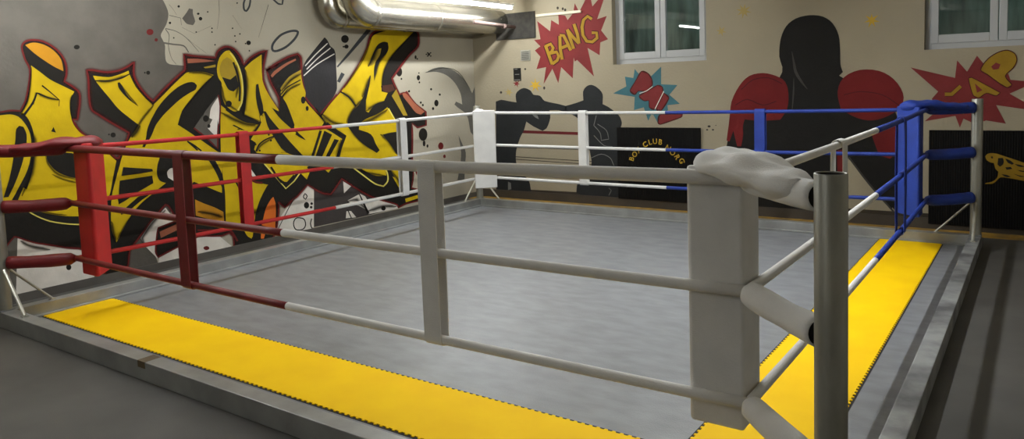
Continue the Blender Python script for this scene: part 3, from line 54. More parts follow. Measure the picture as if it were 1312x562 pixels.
  (3,'p',"4.565 2.311 4.588 2.331 4.615 2.347 4.646 2.360 4.701 2.376 4.769 2.392 4.832 2.404 4.877 2.409 4.922 2.411 4.967 2.413 5.077 2.414 5.218 2.416 5.362 2.417 5.290 2.368 5.220 2.319 5.152 2.270 5.081 2.219 5.011 2.166 4.947 2.113 4.893 2.063 4.844 2.012 4.802 1.960 4.770 1.912 4.745 1.861 4.726 1.810 4.712 1.750 4.703 1.687 4.694 1.623 4.804 1.601 4.734 1.510 4.751 1.477 4.768 1.443 4.788 1.410 4.836 1.346 4.895 1.270 4.945 1.204 4.973 1.171 4.999 1.136 5.018 1.100 5.039 1.008 5.060 .894 5.077 .793 5.091 .728 5.105 .663 5.114 .608 5.114 .577 5.111 .546 5.108 .515 5.106 .443 5.103 .352 5.101 .262 4.954 .298 4.919 .351 4.883 .404 4.848 .457 4.808 .518 4.768 .580 4.735 .625 4.715 .635 4.690 .641 4.707 .529 4.648 .532 4.590 .535 4.533 .544 4.475 .562 4.418 .587 4.362 .614 4.304 .646 4.246 .680 4.198 .706 4.171 .711 4.142 .712 4.115 .718 4.055 .752 3.981 .798 3.907 .843 3.922 .889 3.938 .936 3.957 .981 3.984 1.024 4.015 1.065 4.047 1.107 3.998 1.131 3.951 1.154 3.904 1.179 3.843 1.211 3.779 1.247 3.730 1.281 3.710 1.306 3.697 1.334 3.684 1.363 3.729 1.407 3.774 1.452 3.822 1.495 3.881 1.543 3.943 1.591 3.994 1.630 4.016 1.648 4.036 1.667 4.056 1.686 4.101 1.730 4.156 1.787 4.210 1.844 4.265 1.903 4.320 1.965 4.370 2.024 4.409 2.077 4.446 2.130 4.480 2.181 4.509 2.227 4.537 2.274"),
  (3,'p',"5.036 .174 5.367 .195 5.364 .149 5.049 .124"),
  (3,'p',"2.534 .194 2.634 .139 2.620 .090 2.603 .102 2.585 .114 2.570 .127 2.557 .147 2.545 .171"),
  (3,'p',"3.118 1.668 3.153 1.705 3.205 1.749 3.257 1.788 3.305 1.817 3.356 1.843 3.407 1.869 3.414 1.811 3.358 1.785 3.304 1.760 3.253 1.730 3.208 1.693 3.166 1.652 3.124 1.611 3.119 1.631 3.114 1.650"),
 ],
 'pale_yellow_line': [
  (4,'s',".425 .761 .431 .769 .457 .733 .463 .741 .489 .705 .495 .713 .522 .678 .527 .687 .555 .656 .559 .665 .589 .635 .593 .645 .624 .617 .627 .627 .667 .600 .669 .610 .713 .584 .715 .595 .758 .571 .759 .581 .799 .560 .800 .571 .841 .551 .842 .562 .883 .543 .884 .554"),
  (4,'s',"4.108 .705 4.122 .717 4.170 .661 4.184 .673 4.232 .617 4.246 .628 4.295 .572 4.310 .584 4.361 .526 4.375 .537 4.428 .479 4.442 .491 4.491 .440 4.503 .454 4.539 .419 4.547 .434 4.590 .403 4.596 .419 4.645 .386 4.641 .404 4.681 .405 4.664 .419 4.711 .423 4.693 .436 4.734 .446 4.712 .455 4.745 .475 4.720 .479 4.745 .507 4.721 .508 4.741 .538 4.717 .537 4.731 .570 4.708 .567 4.716 .601 4.693 .597 4.701 .632 4.678 .628"),
  (4,'s',"2.833 .882 2.845 .889 2.955 .738 2.967 .745 3.105 .566 3.110 .578 3.235 .637 3.223 .647 3.337 .731 3.324 .741"),
  (4,'s',"2.488 .968 2.489 .967 2.487 .966 2.489 .966 2.487 .964 2.488 .964"),
  (4,'s',"4.793 1.396 4.812 1.402 4.830 1.342 4.850 1.349 4.868 1.288 4.887 1.295 4.907 1.236 4.926 1.243 4.946 1.188 4.965 1.196 4.988 1.141 5.007 1.149 5.031 1.094 5.049 1.102"),
  (5,'s',"2.496 2.086 2.510 2.095 2.519 2.058 2.533 2.067 2.541 2.030 2.556 2.038 2.559 2.000 2.575 2.007 2.579 1.958 2.595 1.964 2.596 1.910 2.613 1.915 2.609 1.861 2.626 1.864 2.616 1.809 2.634 1.811 2.619 1.755 2.636 1.756 2.618 1.703 2.635 1.702 2.613 1.654 2.631 1.652 2.605 1.605 2.622 1.602 2.594 1.563 2.610 1.559 2.580 1.538 2.595 1.530 2.561 1.513 2.575 1.505 2.542 1.488 2.556 1.480"),
 ],
 'amber_paint': [
  (3,'p',".549 2.133 .571 2.141 .592 2.150 .615 2.154 .640 2.153 .666 2.147 .692 2.139 .718 2.126 .744 2.110 .768 2.090 .789 2.067 .808 2.041 .823 2.012 .830 1.980 .833 1.945 .835 1.911 .809 1.925 .782 1.939 .757 1.954 .728 1.974 .698 1.996 .669 2.018 .643 2.039 .618 2.060 .596 2.081 .580 2.098 .564 2.115"),
  (3,'p',"1.989 .612 2.021 .593 2.054 .574 2.087 .555 2.123 .537 2.160 .519 2.197 .500 2.231 .479 2.265 .457 2.299 .435 2.303 .296 2.257 .321 2.213 .346 2.168 .369 2.110 .395 2.048 .421 1.986 .447"),
 ],
 'olive_paint': [
  (4,'p',"2.363 1.917 2.370 1.946 2.383 1.977 2.398 2.003 2.416 2.020 2.438 2.033 2.461 2.047 2.481 2.037 2.501 2.026 2.518 2.012 2.535 1.984 2.550 1.950 2.561 1.916 2.562 1.887 2.558 1.857 2.554 1.828 2.523 1.821 2.493 1.813 2.463 1.812 2.434 1.820 2.405 1.834 2.377 1.848 2.370 1.871 2.364 1.894"),
  (4,'p',"4.874 1.560 4.964 1.645 5.001 1.576 5.037 1.506 5.072 1.442 5.100 1.390 5.129 1.338 5.158 1.286 5.077 1.290 5.037 1.344 4.997 1.398 4.960 1.447 4.932 1.484 4.903 1.522"),
  (4,'p',"4.632 2.156 4.723 2.167 4.714 2.141 4.705 2.116 4.692 2.091 4.665 2.054 4.630 2.012 4.594 1.979 4.558 1.963 4.517 1.952 4.476 1.942 4.505 1.983 4.534 2.024 4.561 2.062 4.584 2.094 4.608 2.125"),
  (4,'p',"3.111 1.701 3.152 1.746 3.193 1.790 3.240 1.830 3.296 1.860 3.358 1.886 3.421 1.911 3.417 1.889 3.407 1.869 3.366 1.846 3.310 1.819 3.257 1.788 3.213 1.753 3.171 1.714 3.129 1.676"),
  (4,'p',"2.184 1.943 2.322 1.969 2.320 1.943 2.277 1.938 2.233 1.933 2.202 1.931 2.192 1.936"),
 ],
 'brown_paint': [
  (4,'p',"4.685 1.695 4.900 1.712 4.942 1.634 4.785 1.602 4.756 1.617 4.728 1.632 4.706 1.647 4.693 1.670"),
 ],
 'salmon_paint': [
  (3,'p',"5.081 1.586 5.119 1.589 5.152 1.584 5.195 1.550 5.246 1.502 5.301 1.455 5.364 1.410 5.433 1.365 5.502 1.320 5.424 1.285 5.390 1.294 5.355 1.304 5.325 1.317 5.285 1.351 5.242 1.395 5.201 1.436 5.161 1.474 5.122 1.511 5.094 1.541 5.085 1.563"),
  (3,'p',"2.010 2.027 2.051 2.027 2.093 2.028 2.134 2.027 2.191 2.022 2.253 2.014 2.317 2.006 2.280 2.002 2.243 1.998 2.206 1.994 2.147 1.990 2.079 1.986 2.013 1.982"),
  (3,'p',"2.994 1.849 3.011 1.866 3.027 1.882 3.046 1.897 3.094 1.925 3.154 1.958 3.211 1.986 3.255 2.004 3.301 2.020 3.347 2.036 3.356 2.019 3.306 1.998 3.256 1.976 3.209 1.953 3.156 1.923 3.105 1.891 3.063 1.865 3.046 1.852 3.029 1.838 3.012 1.825"),
  (3,'p',"1.595 .353 1.780 .398 1.812 .347 1.603 .289"),
 ],
 'orange_paint': [
  (3,'p',"2.757 .213 2.780 .274 2.802 .335 2.825 .388 2.847 .422 2.874 .454 2.897 .479 2.914 .491 2.932 .502 2.941 .476 2.950 .450 2.956 .423 2.957 .384 2.954 .338 2.951 .292 2.945 .244 2.938 .195 2.931 .145 2.897 .157 2.863 .169 2.832 .181 2.807 .192 2.782 .202"),
  (3,'p',"2.745 .132 2.796 .109 2.775 .061 2.736 .068"),
 ],
 'black_detail': [
  (5,'p',".639 1.212 .640 1.188 .641 1.165 .646 1.142 .660 1.114 .678 1.084 .700 1.057 .728 1.033 .760 1.012 .791 .995 .820 .982 .850 .972 .880 .962 .894 1.009 .908 1.057 .912 1.100 .900 1.137 .879 1.171 .849 1.192 .788 1.204 .713 1.208"),
  (5,'p',".693 1.395 .716 1.432 .732 1.381"),
  (5,'p',".411 1.342 .415 1.373 .418 1.405 .424 1.431 .431 1.442 .441 1.451 .451 1.460 .482 1.448 .489 1.427 .496 1.406 .500 1.384 .499 1.353 .495 1.319 .488 1.286 .477 1.239 .462 1.187 .445 1.135 .425 1.085 .404 1.034 .383 .988 .364 .950 .344 .914 .324 .877 .287 .878 .303 .921 .319 .964 .335 1.008 .350 1.058 .365 1.109 .377 1.157 .384 1.194 .390 1.232 .395 1.266 .400 1.291 .406 1.316"),
  (5,'s',".647 1.786 .655 1.796 .668 1.767 .676 1.776 .689 1.748 .696 1.757 .710 1.729 .716 1.736 .732 1.707 .738 1.713 .756 1.683 .761 1.689 .779 1.662 .785 1.663 .771 1.608 .776 1.607"),
  (5,'s',".783 1.666 .781 1.659 .753 1.674 .751 1.666 .724 1.682 .721 1.673 .698 1.691 .694 1.681 .675 1.701 .670 1.690 .653 1.713 .647 1.701 .635 1.723 .629 1.710 .623 1.729 .617 1.716 .603 1.734 .611 1.723 .588 1.703 .601 1.697 .575 1.676 .589 1.668 .561 1.650 .575 1.640 .540 1.620 .553 1.609 .515 1.588 .528 1.576 .489 1.557 .503 1.544"),
  (5,'s',"1.088 1.821 1.089 1.830 1.130 1.818 1.131 1.828 1.172 1.816 1.173 1.826 1.214 1.817 1.214 1.827 1.258 1.822 1.257 1.831 1.301 1.829 1.299 1.839 1.340 1.839 1.337 1.849 1.369 1.851 1.365 1.860 1.397 1.866 1.393 1.875 1.425 1.881 1.421 1.890"),
  (5,'p',"1.297 1.802 1.317 1.806 1.325 1.794 1.333 1.783 1.341 1.770 1.350 1.747 1.361 1.719 1.374 1.692 1.391 1.666 1.412 1.641 1.431 1.619 1.446 1.605 1.461 1.592 1.476 1.578 1.450 1.596 1.425 1.614 1.401 1.633 1.377 1.656 1.355 1.681 1.336 1.704 1.322 1.723 1.310 1.742 1.301 1.760 1.298 1.781"),
  (5,'p',"1.526 1.266 1.534 1.296 1.540 1.328 1.549 1.360 1.563 1.391 1.579 1.422 1.597 1.453 1.620 1.488 1.645 1.526 1.673 1.561 1.707 1.599 1.745 1.636 1.783 1.671 1.819 1.699 1.857 1.726 1.893 1.749 1.924 1.765 1.956 1.779 1.985 1.788 2.010 1.793 2.036 1.795 2.058 1.792 2.072 1.785 2.084 1.773 2.096 1.761 2.090 1.739 2.080 1.720 2.062 1.708 2.038 1.698 2.014 1.688 1.979 1.670 1.939 1.648 1.902 1.625 1.870 1.603 1.839 1.579 1.809 1.555 1.778 1.530 1.747 1.505 1.717 1.478 1.688 1.449 1.659 1.417 1.634 1.386 1.617 1.356 1.602 1.324 1.585 1.293 1.562 1.258 1.535 1.222 1.509 1.185 1.485 1.190 1.499 1.215 1.514 1.240"),
  (5,'p',"1.289 1.018 1.567 .970 1.573 .946 1.401 .939 1.267 .939"),
  (5,'p',"1.248 .897 1.562 .906 1.568 .833 1.421 .772 1.288 .704 1.221 .679 1.233 .806"),
  (5,'p',"1.214 .747 1.307 .749 1.223 .675"),
  (5,'p',"1.233 .595 1.291 .641 1.404 .719 1.552 .768 1.558 .746 1.447 .689 1.349 .627 1.239 .575"),
  (5,'s',"1.944 1.198 1.953 1.211 1.967 1.183 1.976 1.196 1.990 1.169 2.000 1.182 2.012 1.154 2.023 1.166 2.037 1.134 2.048 1.146 2.063 1.112 2.075 1.123 2.090 1.089 2.101 1.101"),
  (5,'s',"1.946 1.198 1.958 1.209 2.048 1.100 2.060 1.111"),
  (5,'p',"2.124 1.056 2.157 1.047 2.189 1.038 2.216 1.021 2.242 .987 2.265 .942 2.285 .901 2.299 .872 2.310 .841 2.317 .810 2.317 .767 2.312 .719 2.307 .671 2.291 .721 2.276 .770 2.259 .817 2.241 .858 2.222 .897 2.201 .936 2.176 .977 2.150 1.016"),
  (5,'s',"1.985 .750 1.989 .757 2.033 .727 2.037 .734 2.082 .703 2.086 .710 2.129 .679 2.132 .686 2.171 .657 2.175 .664 2.213 .633 2.217 .640 2.256 .610 2.260 .616"),
  (5,'p',"2.386 1.839 2.483 1.812 2.557 1.860 2.582 1.739 2.513 1.685 2.493 1.691 2.472 1.697 2.455 1.707 2.441 1.726 2.428 1.750 2.417 1.774 2.406 1.796 2.396 1.817"),
  (5,'p',"2.482 1.557 2.479 1.547 2.473 1.538 2.464 1.531 2.454 1.527 2.442 1.526 2.430 1.528 2.420 1.533 2.412 1.541 2.408 1.550 2.407 1.560 2.409 1.571 2.415 1.580 2.424 1.587 2.435 1.591 2.447 1.592 2.458 1.590 2.468 1.585 2.476 1.577 2.481 1.568"),
  (5,'s',"2.521 1.991 2.544 1.998 2.536 1.944 2.560 1.951 2.552 1.897 2.576 1.904 2.564 1.851 2.589 1.857 2.573 1.808 2.597 1.812 2.579 1.765 2.603 1.767 2.581 1.721 2.606 1.722 2.578 1.675 2.603 1.674 2.571 1.628 2.596 1.626 2.564 1.581 2.589 1.579"),
  (5,'s',"2.401 1.495 2.415 1.510 2.438 1.468 2.452 1.483 2.475 1.440 2.489 1.456 2.515 1.415 2.528 1.431 2.559 1.389 2.571 1.406 2.606 1.365 2.616 1.383 2.657 1.346 2.664 1.365 2.713 1.336 2.716 1.357 2.770 1.333 2.772 1.353 2.819 1.333 2.838 1.346 2.793 1.315 2.812 1.303 2.767 1.285 2.785 1.272 2.739 1.258 2.756 1.243 2.703 1.230 2.719 1.214 2.663 1.202 2.678 1.185 2.622 1.173 2.637 1.157"),
  (5,'s',"2.481 1.326 2.488 1.337 2.587 1.272 2.598 1.280 2.533 1.293 2.531 1.281"),
  (5,'s',"2.462 .727 2.479 .733 2.478 .695 2.495 .701 2.494 .664 2.511 .669 2.505 .633 2.524 .635 2.513 .594 2.531 .594 2.516 .551 2.535 .550 2.516 .508 2.535 .505 2.510 .461 2.529 .456 2.501 .410 2.519 .406 2.491 .360 2.510 .355"),
  (5,'p',"2.797 1.752 2.826 1.761 2.831 1.721 2.837 1.681 2.843 1.642 2.851 1.605 2.860 1.567 2.867 1.532 2.870 1.502 2.871 1.471 2.871 1.440 2.826 1.406 2.814 1.450 2.801 1.494 2.792 1.535 2.788 1.571 2.785 1.608 2.785 1.644 2.788 1.680 2.793 1.716"),
  (5,'p',"2.868 1.459 2.899 1.457 2.919 1.426 2.939 1.395 2.962 1.365 2.998 1.322 3.042 1.274 3.086 1.226 3.128 1.179 3.170 1.131 3.214 1.084 3.269 1.027 3.329 .966 3.391 .904 3.342 .915 3.293 .926 3.250 .937 3.218 .946 3.188 .957 3.159 .971 3.129 .990 3.099 1.014 3.072 1.039 3.045 1.075 3.017 1.117 2.991 1.159 2.963 1.202 2.935 1.247 2.912 1.294 2.897 1.347 2.887 1.405 2.877 1.461"),
  (5,'p',"3.118 1.624 3.143 1.589 3.168 1.555 3.190 1.518 3.222 1.443 3.255 1.353 3.278 1.286 3.274 1.268 3.272 1.251 3.309 1.208 3.362 1.150 3.416 1.092 3.367 1.133 3.318 1.173 3.270 1.213 3.211 1.260 3.150 1.309 3.095 1.357 3.055 1.401 3.018 1.447 2.982 1.493 3.071 1.448"),
  (5,'s',"2.750 1.025 2.734 1.033 2.764 1.050 2.748 1.058 2.779 1.075 2.763 1.083 2.797 1.096 2.783 1.107 2.821 1.113 2.811 1.126 2.852 1.129 2.843 1.143 2.884 1.142 2.876 1.156 2.920 1.152 2.914 1.167 2.959 1.161 2.954 1.176 2.999 1.169 2.994 1.184"),
  (5,'p',"2.756 1.104 2.754 1.099 2.749 1.095 2.742 1.095 2.736 1.097 2.732 1.101 2.731 1.106 2.733 1.112 2.737 1.115 2.744 1.116 2.750 1.114 2.755 1.110"),
  (5,'p',"2.804 1.032 2.802 1.027 2.797 1.023 2.791 1.023 2.784 1.025 2.780 1.029 2.779 1.035 2.781 1.040 2.786 1.044 2.792 1.044 2.799 1.042 2.803 1.038"),
  (5,'p',"2.958 1.130 2.956 1.124 2.950 1.121 2.944 1.120 2.937 1.122 2.933 1.126 2.931 1.132 2.934 1.137 2.939 1.141 2.945 1.142 2.952 1.140 2.956 1.135"),
  (5,'p',"2.934 1.196 2.932 1.191 2.927 1.187 2.920 1.186 2.913 1.188 2.909 1.193 2.908 1.198 2.910 1.204 2.915 1.207 2.921 1.208 2.928 1.206 2.933 1.202"),
  (5,'s',"2.912 .834 2.935 .844 2.953 .768 2.977 .777 2.995 .700 3.018 .710 3.035 .649 3.055 .663 3.067 .632 3.074 .654 3.102 .627 3.103 .650 3.143 .625 3.127 .645 3.244 .700 3.224 .718"),
  (5,'p',"3.456 1.559 3.450 1.538 3.436 1.523 3.419 1.518 3.403 1.524 3.392 1.540 3.389 1.562 3.395 1.583 3.408 1.598 3.425 1.603 3.442 1.596 3.453 1.581"),
  (5,'p',"3.495 1.461 3.491 1.446 3.482 1.436 3.471 1.433 3.460 1.437 3.453 1.448 3.451 1.463 3.455 1.477 3.464 1.487 3.475 1.491 3.486 1.486 3.493 1.475"),
  (5,'p',"3.306 1.202 3.329 1.184 3.352 1.166 3.373 1.149 3.393 1.131 3.411 1.113 3.430 1.096 3.402 1.107 3.374 1.119 3.348 1.131 3.325 1.145 3.303 1.160 3.280 1.175"),
  (5,'p',"3.710 1.186 3.827 1.130 3.650 .873 3.550 .883"),
  (5,'p',"3.858 1.075 3.928 1.055 3.764 .862 3.706 .873"),
  (5,'p',"3.634 1.188 3.677 1.189 3.531 .891 3.489 .895"),
  (5,'p',"3.483 .807 3.529 .803 3.586 .791 3.643 .780 3.626 .765 3.609 .750 3.590 .736 3.566 .725 3.539 .715 3.513 .706 3.419 .775 3.439 .788 3.459 .801"),
  (5,'s',"3.745 1.266 3.765 1.284 3.794 1.231 3.815 1.249 3.845 1.196 3.865 1.214 3.894 1.163 3.914 1.182 3.938 1.137 3.957 1.157 3.983 1.112 4.002 1.132 4.022 1.096 4.054 1.099 3.994 1.057 4.024 1.045 3.966 1.010 3.995 .999 3.941 .966 3.971 .956 3.923 .926 3.953 .917 3.907 .887 3.938 .878 3.892 .847 3.923 .839"),
  (5,'p',"4.433 1.722 4.428 1.673 4.422 1.624 4.417 1.575 4.409 1.515 4.401 1.451 4.392 1.387 4.443 1.363 4.482 1.399 4.522 1.434 4.566 1.463 4.622 1.481 4.684 1.491 4.734 1.504 4.759 1.520 4.779 1.541 4.799 1.562 4.846 1.484 4.823 1.459 4.801 1.433 4.773 1.411 4.719 1.384 4.652 1.357 4.587 1.334 4.526 1.318 4.464 1.305 4.409 1.291 4.364 1.275 4.322 1.256 4.291 1.235 4.276 1.212 4.269 1.186 4.263 1.159 4.335 1.137 4.408 1.115 4.467 1.085 4.503 1.043 4.526 .994 4.546 .951 4.565 .924 4.585 .897 4.606 .870 4.553 .838 4.475 .883 4.398 .926 4.329 .970 4.276 1.010 4.227 1.054 4.183 1.097 4.143 1.138 4.106 1.181 4.082 1.217 4.078 1.241 4.084 1.265 4.095 1.289 4.116 1.323 4.145 1.363 4.176 1.397 4.209 1.421 4.245 1.442 4.279 1.465 4.312 1.498 4.344 1.536 4.371 1.577 4.394 1.622 4.413 1.672"),
  (5,'p',"4.507 1.841 4.487 1.795 4.467 1.749 4.447 1.704 4.424 1.649 4.398 1.590 4.373 1.531 4.415 1.530 4.441 1.596 4.466 1.662 4.487 1.721 4.496 1.761 4.502 1.801"),
  (5,'p',"4.783 2.265 4.816 2.262 4.849 2.254 4.853 2.228 4.858 2.203 4.857 2.178 4.847 2.155 4.832 2.132 4.812 2.111 4.778 2.088 4.737 2.063 4.701 2.035 4.673 2.001 4.649 1.963 4.629 1.923 4.609 1.872 4.591 1.814 4.573 1.756 4.572 1.800 4.570 1.845 4.572 1.887 4.579 1.925 4.591 1.962 4.608 1.998 4.634 2.030 4.666 2.061 4.692 2.091 4.706 2.119 4.715 2.147 4.724 2.176 4.682 2.169 4.644 2.156 4.617 2.128 4.588 2.091 4.560 2.053 4.532 2.017 4.504 1.979 4.476 1.942 4.501 1.987 4.526 2.032 4.549 2.071 4.566 2.100 4.585 2.128 4.606 2.155 4.627 2.183 4.649 2.209 4.676 2.231 4.710 2.247 4.749 2.259"),
  (5,'s',"3.988 1.632 4.002 1.648 4.031 1.612 4.045 1.628 4.073 1.591 4.088 1.607 4.111 1.568 4.129 1.581 4.149 1.533 4.170 1.544 4.186 1.490 4.208 1.501 4.225 1.447 4.247 1.458"),
  (5,'p',"4.674 1.066 4.719 1.072 4.765 1.078 4.812 1.081 4.903 1.084 5.016 1.084 5.130 1.085 5.126 .788 4.917 .781 4.879 .831 4.841 .880 4.802 .929 4.760 .975 4.717 1.021"),
  (5,'p',"4.691 .652 4.724 .645 4.751 .634 4.785 .592 4.825 .535 4.865 .477 4.833 .495 4.801 .513 4.775 .532 4.758 .555 4.746 .581 4.734 .603 4.713 .628"),
  (5,'s',"3.122 1.631 3.110 1.640 3.153 1.659 3.140 1.668 3.183 1.686 3.171 1.696 3.216 1.709 3.207 1.721 3.272 1.735 3.264 1.747 3.338 1.761 3.331 1.774 3.406 1.788 3.398 1.800"),
  (5,'p',"2.204 1.418 2.198 1.401 2.185 1.390 2.168 1.386 2.151 1.392 2.140 1.405 2.137 1.422 2.143 1.439 2.156 1.450 2.173 1.454 2.189 1.448 2.201 1.435"),
  (5,'p',"2.216 1.340 2.212 1.330 2.206 1.323 2.197 1.321 2.189 1.324 2.183 1.332 2.182 1.342 2.185 1.353 2.191 1.360 2.200 1.362 2.208 1.359 2.214 1.351"),
  (3,'s',"4.002 .187 4.018 .190 4.057 .070 4.073 .072"),
  (3,'s',"4.209 .355 4.223 .358 4.334 .077 4.375 .084"),
  (3,'p',"4.666 .102 4.659 .088 4.643 .079 4.622 .079 4.601 .086 4.586 .100 4.582 .116 4.588 .130 4.604 .139 4.626 .139 4.647 .132 4.661 .118"),
  (3,'s',"3.374 .471 3.371 .484 3.384 .458 3.397 .465 3.394 .445 3.409 .444 3.385 .431 3.398 .423 3.373 .415 3.376 .403 3.363 .429 3.350 .422 3.353 .442 3.338 .443 3.362 .456 3.349 .464 3.374 .471 3.371 .484"),
  (3,'p',"3.423 .333 3.417 .314 3.401 .302 3.382 .300 3.363 .308 3.350 .325 3.346 .345 3.353 .363 3.368 .376 3.387 .378 3.406 .370 3.419 .353"),
  (3,'p',"3.481 .344 3.477 .337 3.470 .332 3.460 .331 3.450 .335 3.443 .342 3.441 .350 3.445 .357 3.452 .362 3.462 .363 3.472 .359 3.478 .352"),
  (3,'p',"3.470 .302 3.467 .295 3.459 .290 3.450 .289 3.440 .293 3.433 .300 3.431 .308 3.434 .316 3.442 .320 3.452 .321 3.461 .317 3.468 .310"),
  (3,'s',"3.268 .205 3.270 .217 3.285 .200 3.288 .212 3.304 .194 3.309 .205 3.321 .186 3.329 .196 3.333 .176 3.345 .183 3.341 .163 3.355 .165 3.346 .145 3.361 .145 3.348 .126 3.363 .124 3.346 .111 3.361 .106 3.340 .098 3.354 .091 3.330 .087 3.343 .078 3.318 .079 3.328 .067 3.304 .074 3.309 .061 3.284 .073 3.286 .060 3.259 .075 3.258 .063 3.234 .081 3.231 .069 3.217 .089 3.208 .080 3.206 .102 3.193 .097 3.198 .120 3.183 .118 3.193 .139 3.178 .139 3.192 .156 3.177 .159 3.195 .170 3.181 .176 3.203 .184 3.189 .192 3.212 .196 3.200 .205 3.221 .204 3.213 .216 3.242 .209 3.240 .222 3.268 .205 3.270 .217"),
  (3,'s',"3.441 .174 3.456 .168 3.433 .155 3.448 .149 3.424 .136 3.439 .131 3.419 .116 3.435 .114 3.423 .087 3.438 .088 3.434 .061 3.448 .066 3.452 .045 3.462 .054 3.472 .032 3.480 .042"),
  (3,'s',"3.223 .463 3.232 .457 3.184 .417 3.193 .411 3.145 .372 3.154 .366 3.108 .326 3.117 .320 3.063 .267 3.072 .262 3.016 .203 3.025 .198 2.969 .140 2.978 .134"),
 ],
 'white_paint': [
  (4,'p',"2.599 .942 2.618 .914 2.637 .887 2.655 .860 2.678 .827 2.702 .792 2.726 .757 2.680 .762 2.656 .797 2.632 .832 2.614 .864 2.606 .890 2.603 .916"),
  (4,'p',"1.715 .921 1.723 .934 1.735 .945 1.749 .953 1.767 .956 1.788 .956 1.808 .956 1.826 .940 1.844 .924 1.854 .905 1.855 .864 1.849 .814 1.843 .764 1.818 .788 1.792 .812 1.769 .832 1.753 .844 1.737 .856 1.720 .868 1.717 .886 1.714 .905"),
  (4,'p',"2.324 1.633 2.329 1.601 2.333 1.570 2.335 1.538 2.329 1.480 2.320 1.413 2.311 1.345 2.303 1.404 2.281 1.215 2.185 1.317 2.245 1.407 2.211 1.423 2.218 1.458 2.225 1.492 2.237 1.525 2.262 1.560 2.293 1.597"),
  (2,'p',"1.672 .577 1.766 .437 1.582 .400 1.543 .170 1.559 .092 1.445 .238 1.403 .327 1.511 .453"),
  (2,'p',"1.568 .099 1.799 .168 2.021 .227 2.227 .197 2.399 .030 2.393 .030 1.561 .030"),
  (1,'p',"3.507 .516 3.417 .567 3.252 .444 3.104 .351 2.980 .231 2.954 .030 3.323 .030 3.475 .065"),
  (2,'p',"3.962 .547 4.087 .469 3.967 .398"),
  (2,'p',"4.018 .301 4.230 .355 4.313 .311 4.365 .235 4.571 .222 4.872 .108 4.891 .067 4.354 .076 4.315 .140 4.192 .212 4.082 .240"),
  (2,'p',"3.975 .086 3.990 .171 4.063 .163 4.146 .070"),
  (3,'s',"3.486 1.949 3.475 1.957 3.537 1.992 3.526 1.999 3.588 2.034 3.577 2.042 3.640 2.076 3.630 2.085 3.703 2.122 3.693 2.130 3.770 2.169 3.760 2.178 3.838 2.217 3.828 2.225"),
  (3,'s',"3.504 1.910 3.494 1.918 3.562 1.954 3.552 1.963 3.621 1.999 3.611 2.007 3.682 2.042 3.672 2.051 3.745 2.083 3.736 2.092 3.812 2.122 3.803 2.131 3.879 2.162 3.870 2.171"),
  (3,'s',"3.456 1.836 3.447 1.845 3.520 1.880 3.511 1.889 3.585 1.924 3.576 1.933 3.653 1.965 3.645 1.974 3.740 2.007 3.733 2.017 3.836 2.049 3.829 2.060 3.935 2.092 3.928 2.103"),
 ],
 'charcoal_paint': [
  (2,'p',"3.425 1.827 3.433 1.879 3.445 1.930 3.468 1.978 3.509 2.029 3.562 2.080 3.617 2.131 3.674 2.184 3.733 2.238 3.793 2.292 3.816 2.275 3.836 2.256 3.849 2.234 3.861 2.209 3.876 2.187 3.904 2.171 3.930 2.153 3.940 2.135 3.946 2.114 3.949 2.092 3.951 2.045 3.950 1.985 3.949 1.926 3.949 1.843 3.948 1.752 3.943 1.680 3.933 1.652 3.916 1.627 3.896 1.602 3.867 1.568 3.832 1.532 3.796 1.496 3.753 1.458 3.707 1.419 3.660 1.380 3.628 1.409 3.597 1.437 3.567 1.467 3.531 1.506 3.495 1.550 3.465 1.588 3.447 1.613 3.432 1.639 3.422 1.666 3.419 1.714 3.420 1.771"),
 ],
 'slate_paint': [
  (1,'s',"3.975 1.933 3.957 1.946 4.033 1.977 4.011 1.993 4.091 2.022 4.066 2.039 4.150 2.067 4.120 2.087 4.218 2.122 4.184 2.143 4.290 2.180 4.253 2.204 4.361 2.238 4.319 2.264 4.426 2.289 4.380 2.318 4.492 2.342 4.442 2.372 4.558 2.395 4.504 2.428"),
  (1,'s',"3.993 1.749 3.951 1.768 4.081 1.852 4.027 1.875"),
  (1,'s',"3.052 2.162 3.021 2.163 3.056 2.173 3.026 2.179 3.062 2.186 3.034 2.196 3.071 2.200 3.045 2.212 3.082 2.212 3.058 2.227 3.101 2.232 3.078 2.248 3.126 2.253 3.104 2.271 3.153 2.275 3.134 2.294 3.182 2.293 3.166 2.314 3.214 2.307 3.203 2.330 3.251 2.320 3.243 2.344 3.288 2.330 3.282 2.355 3.320 2.336 3.316 2.362 3.342 2.339 3.343 2.365 3.366 2.339 3.372 2.366 3.384 2.337 3.400 2.361 3.388 2.335 3.420 2.346 3.386 2.328 3.417 2.322 3.375 2.309 3.404 2.298 3.358 2.287 3.385 2.273 3.340 2.268 3.365 2.252 3.314 2.245 3.337 2.227 3.282 2.220 3.303 2.201 3.248 2.196 3.267 2.176 3.216 2.177 3.232 2.155 3.186 2.163 3.200 2.140 3.154 2.150 3.165 2.126 3.123 2.140 3.132 2.115 3.099 2.133 3.104 2.108 3.074 2.130 3.070 2.104 3.057 2.133 3.037 2.112 3.052 2.144 3.021 2.136 3.052 2.162 3.021 2.163"),
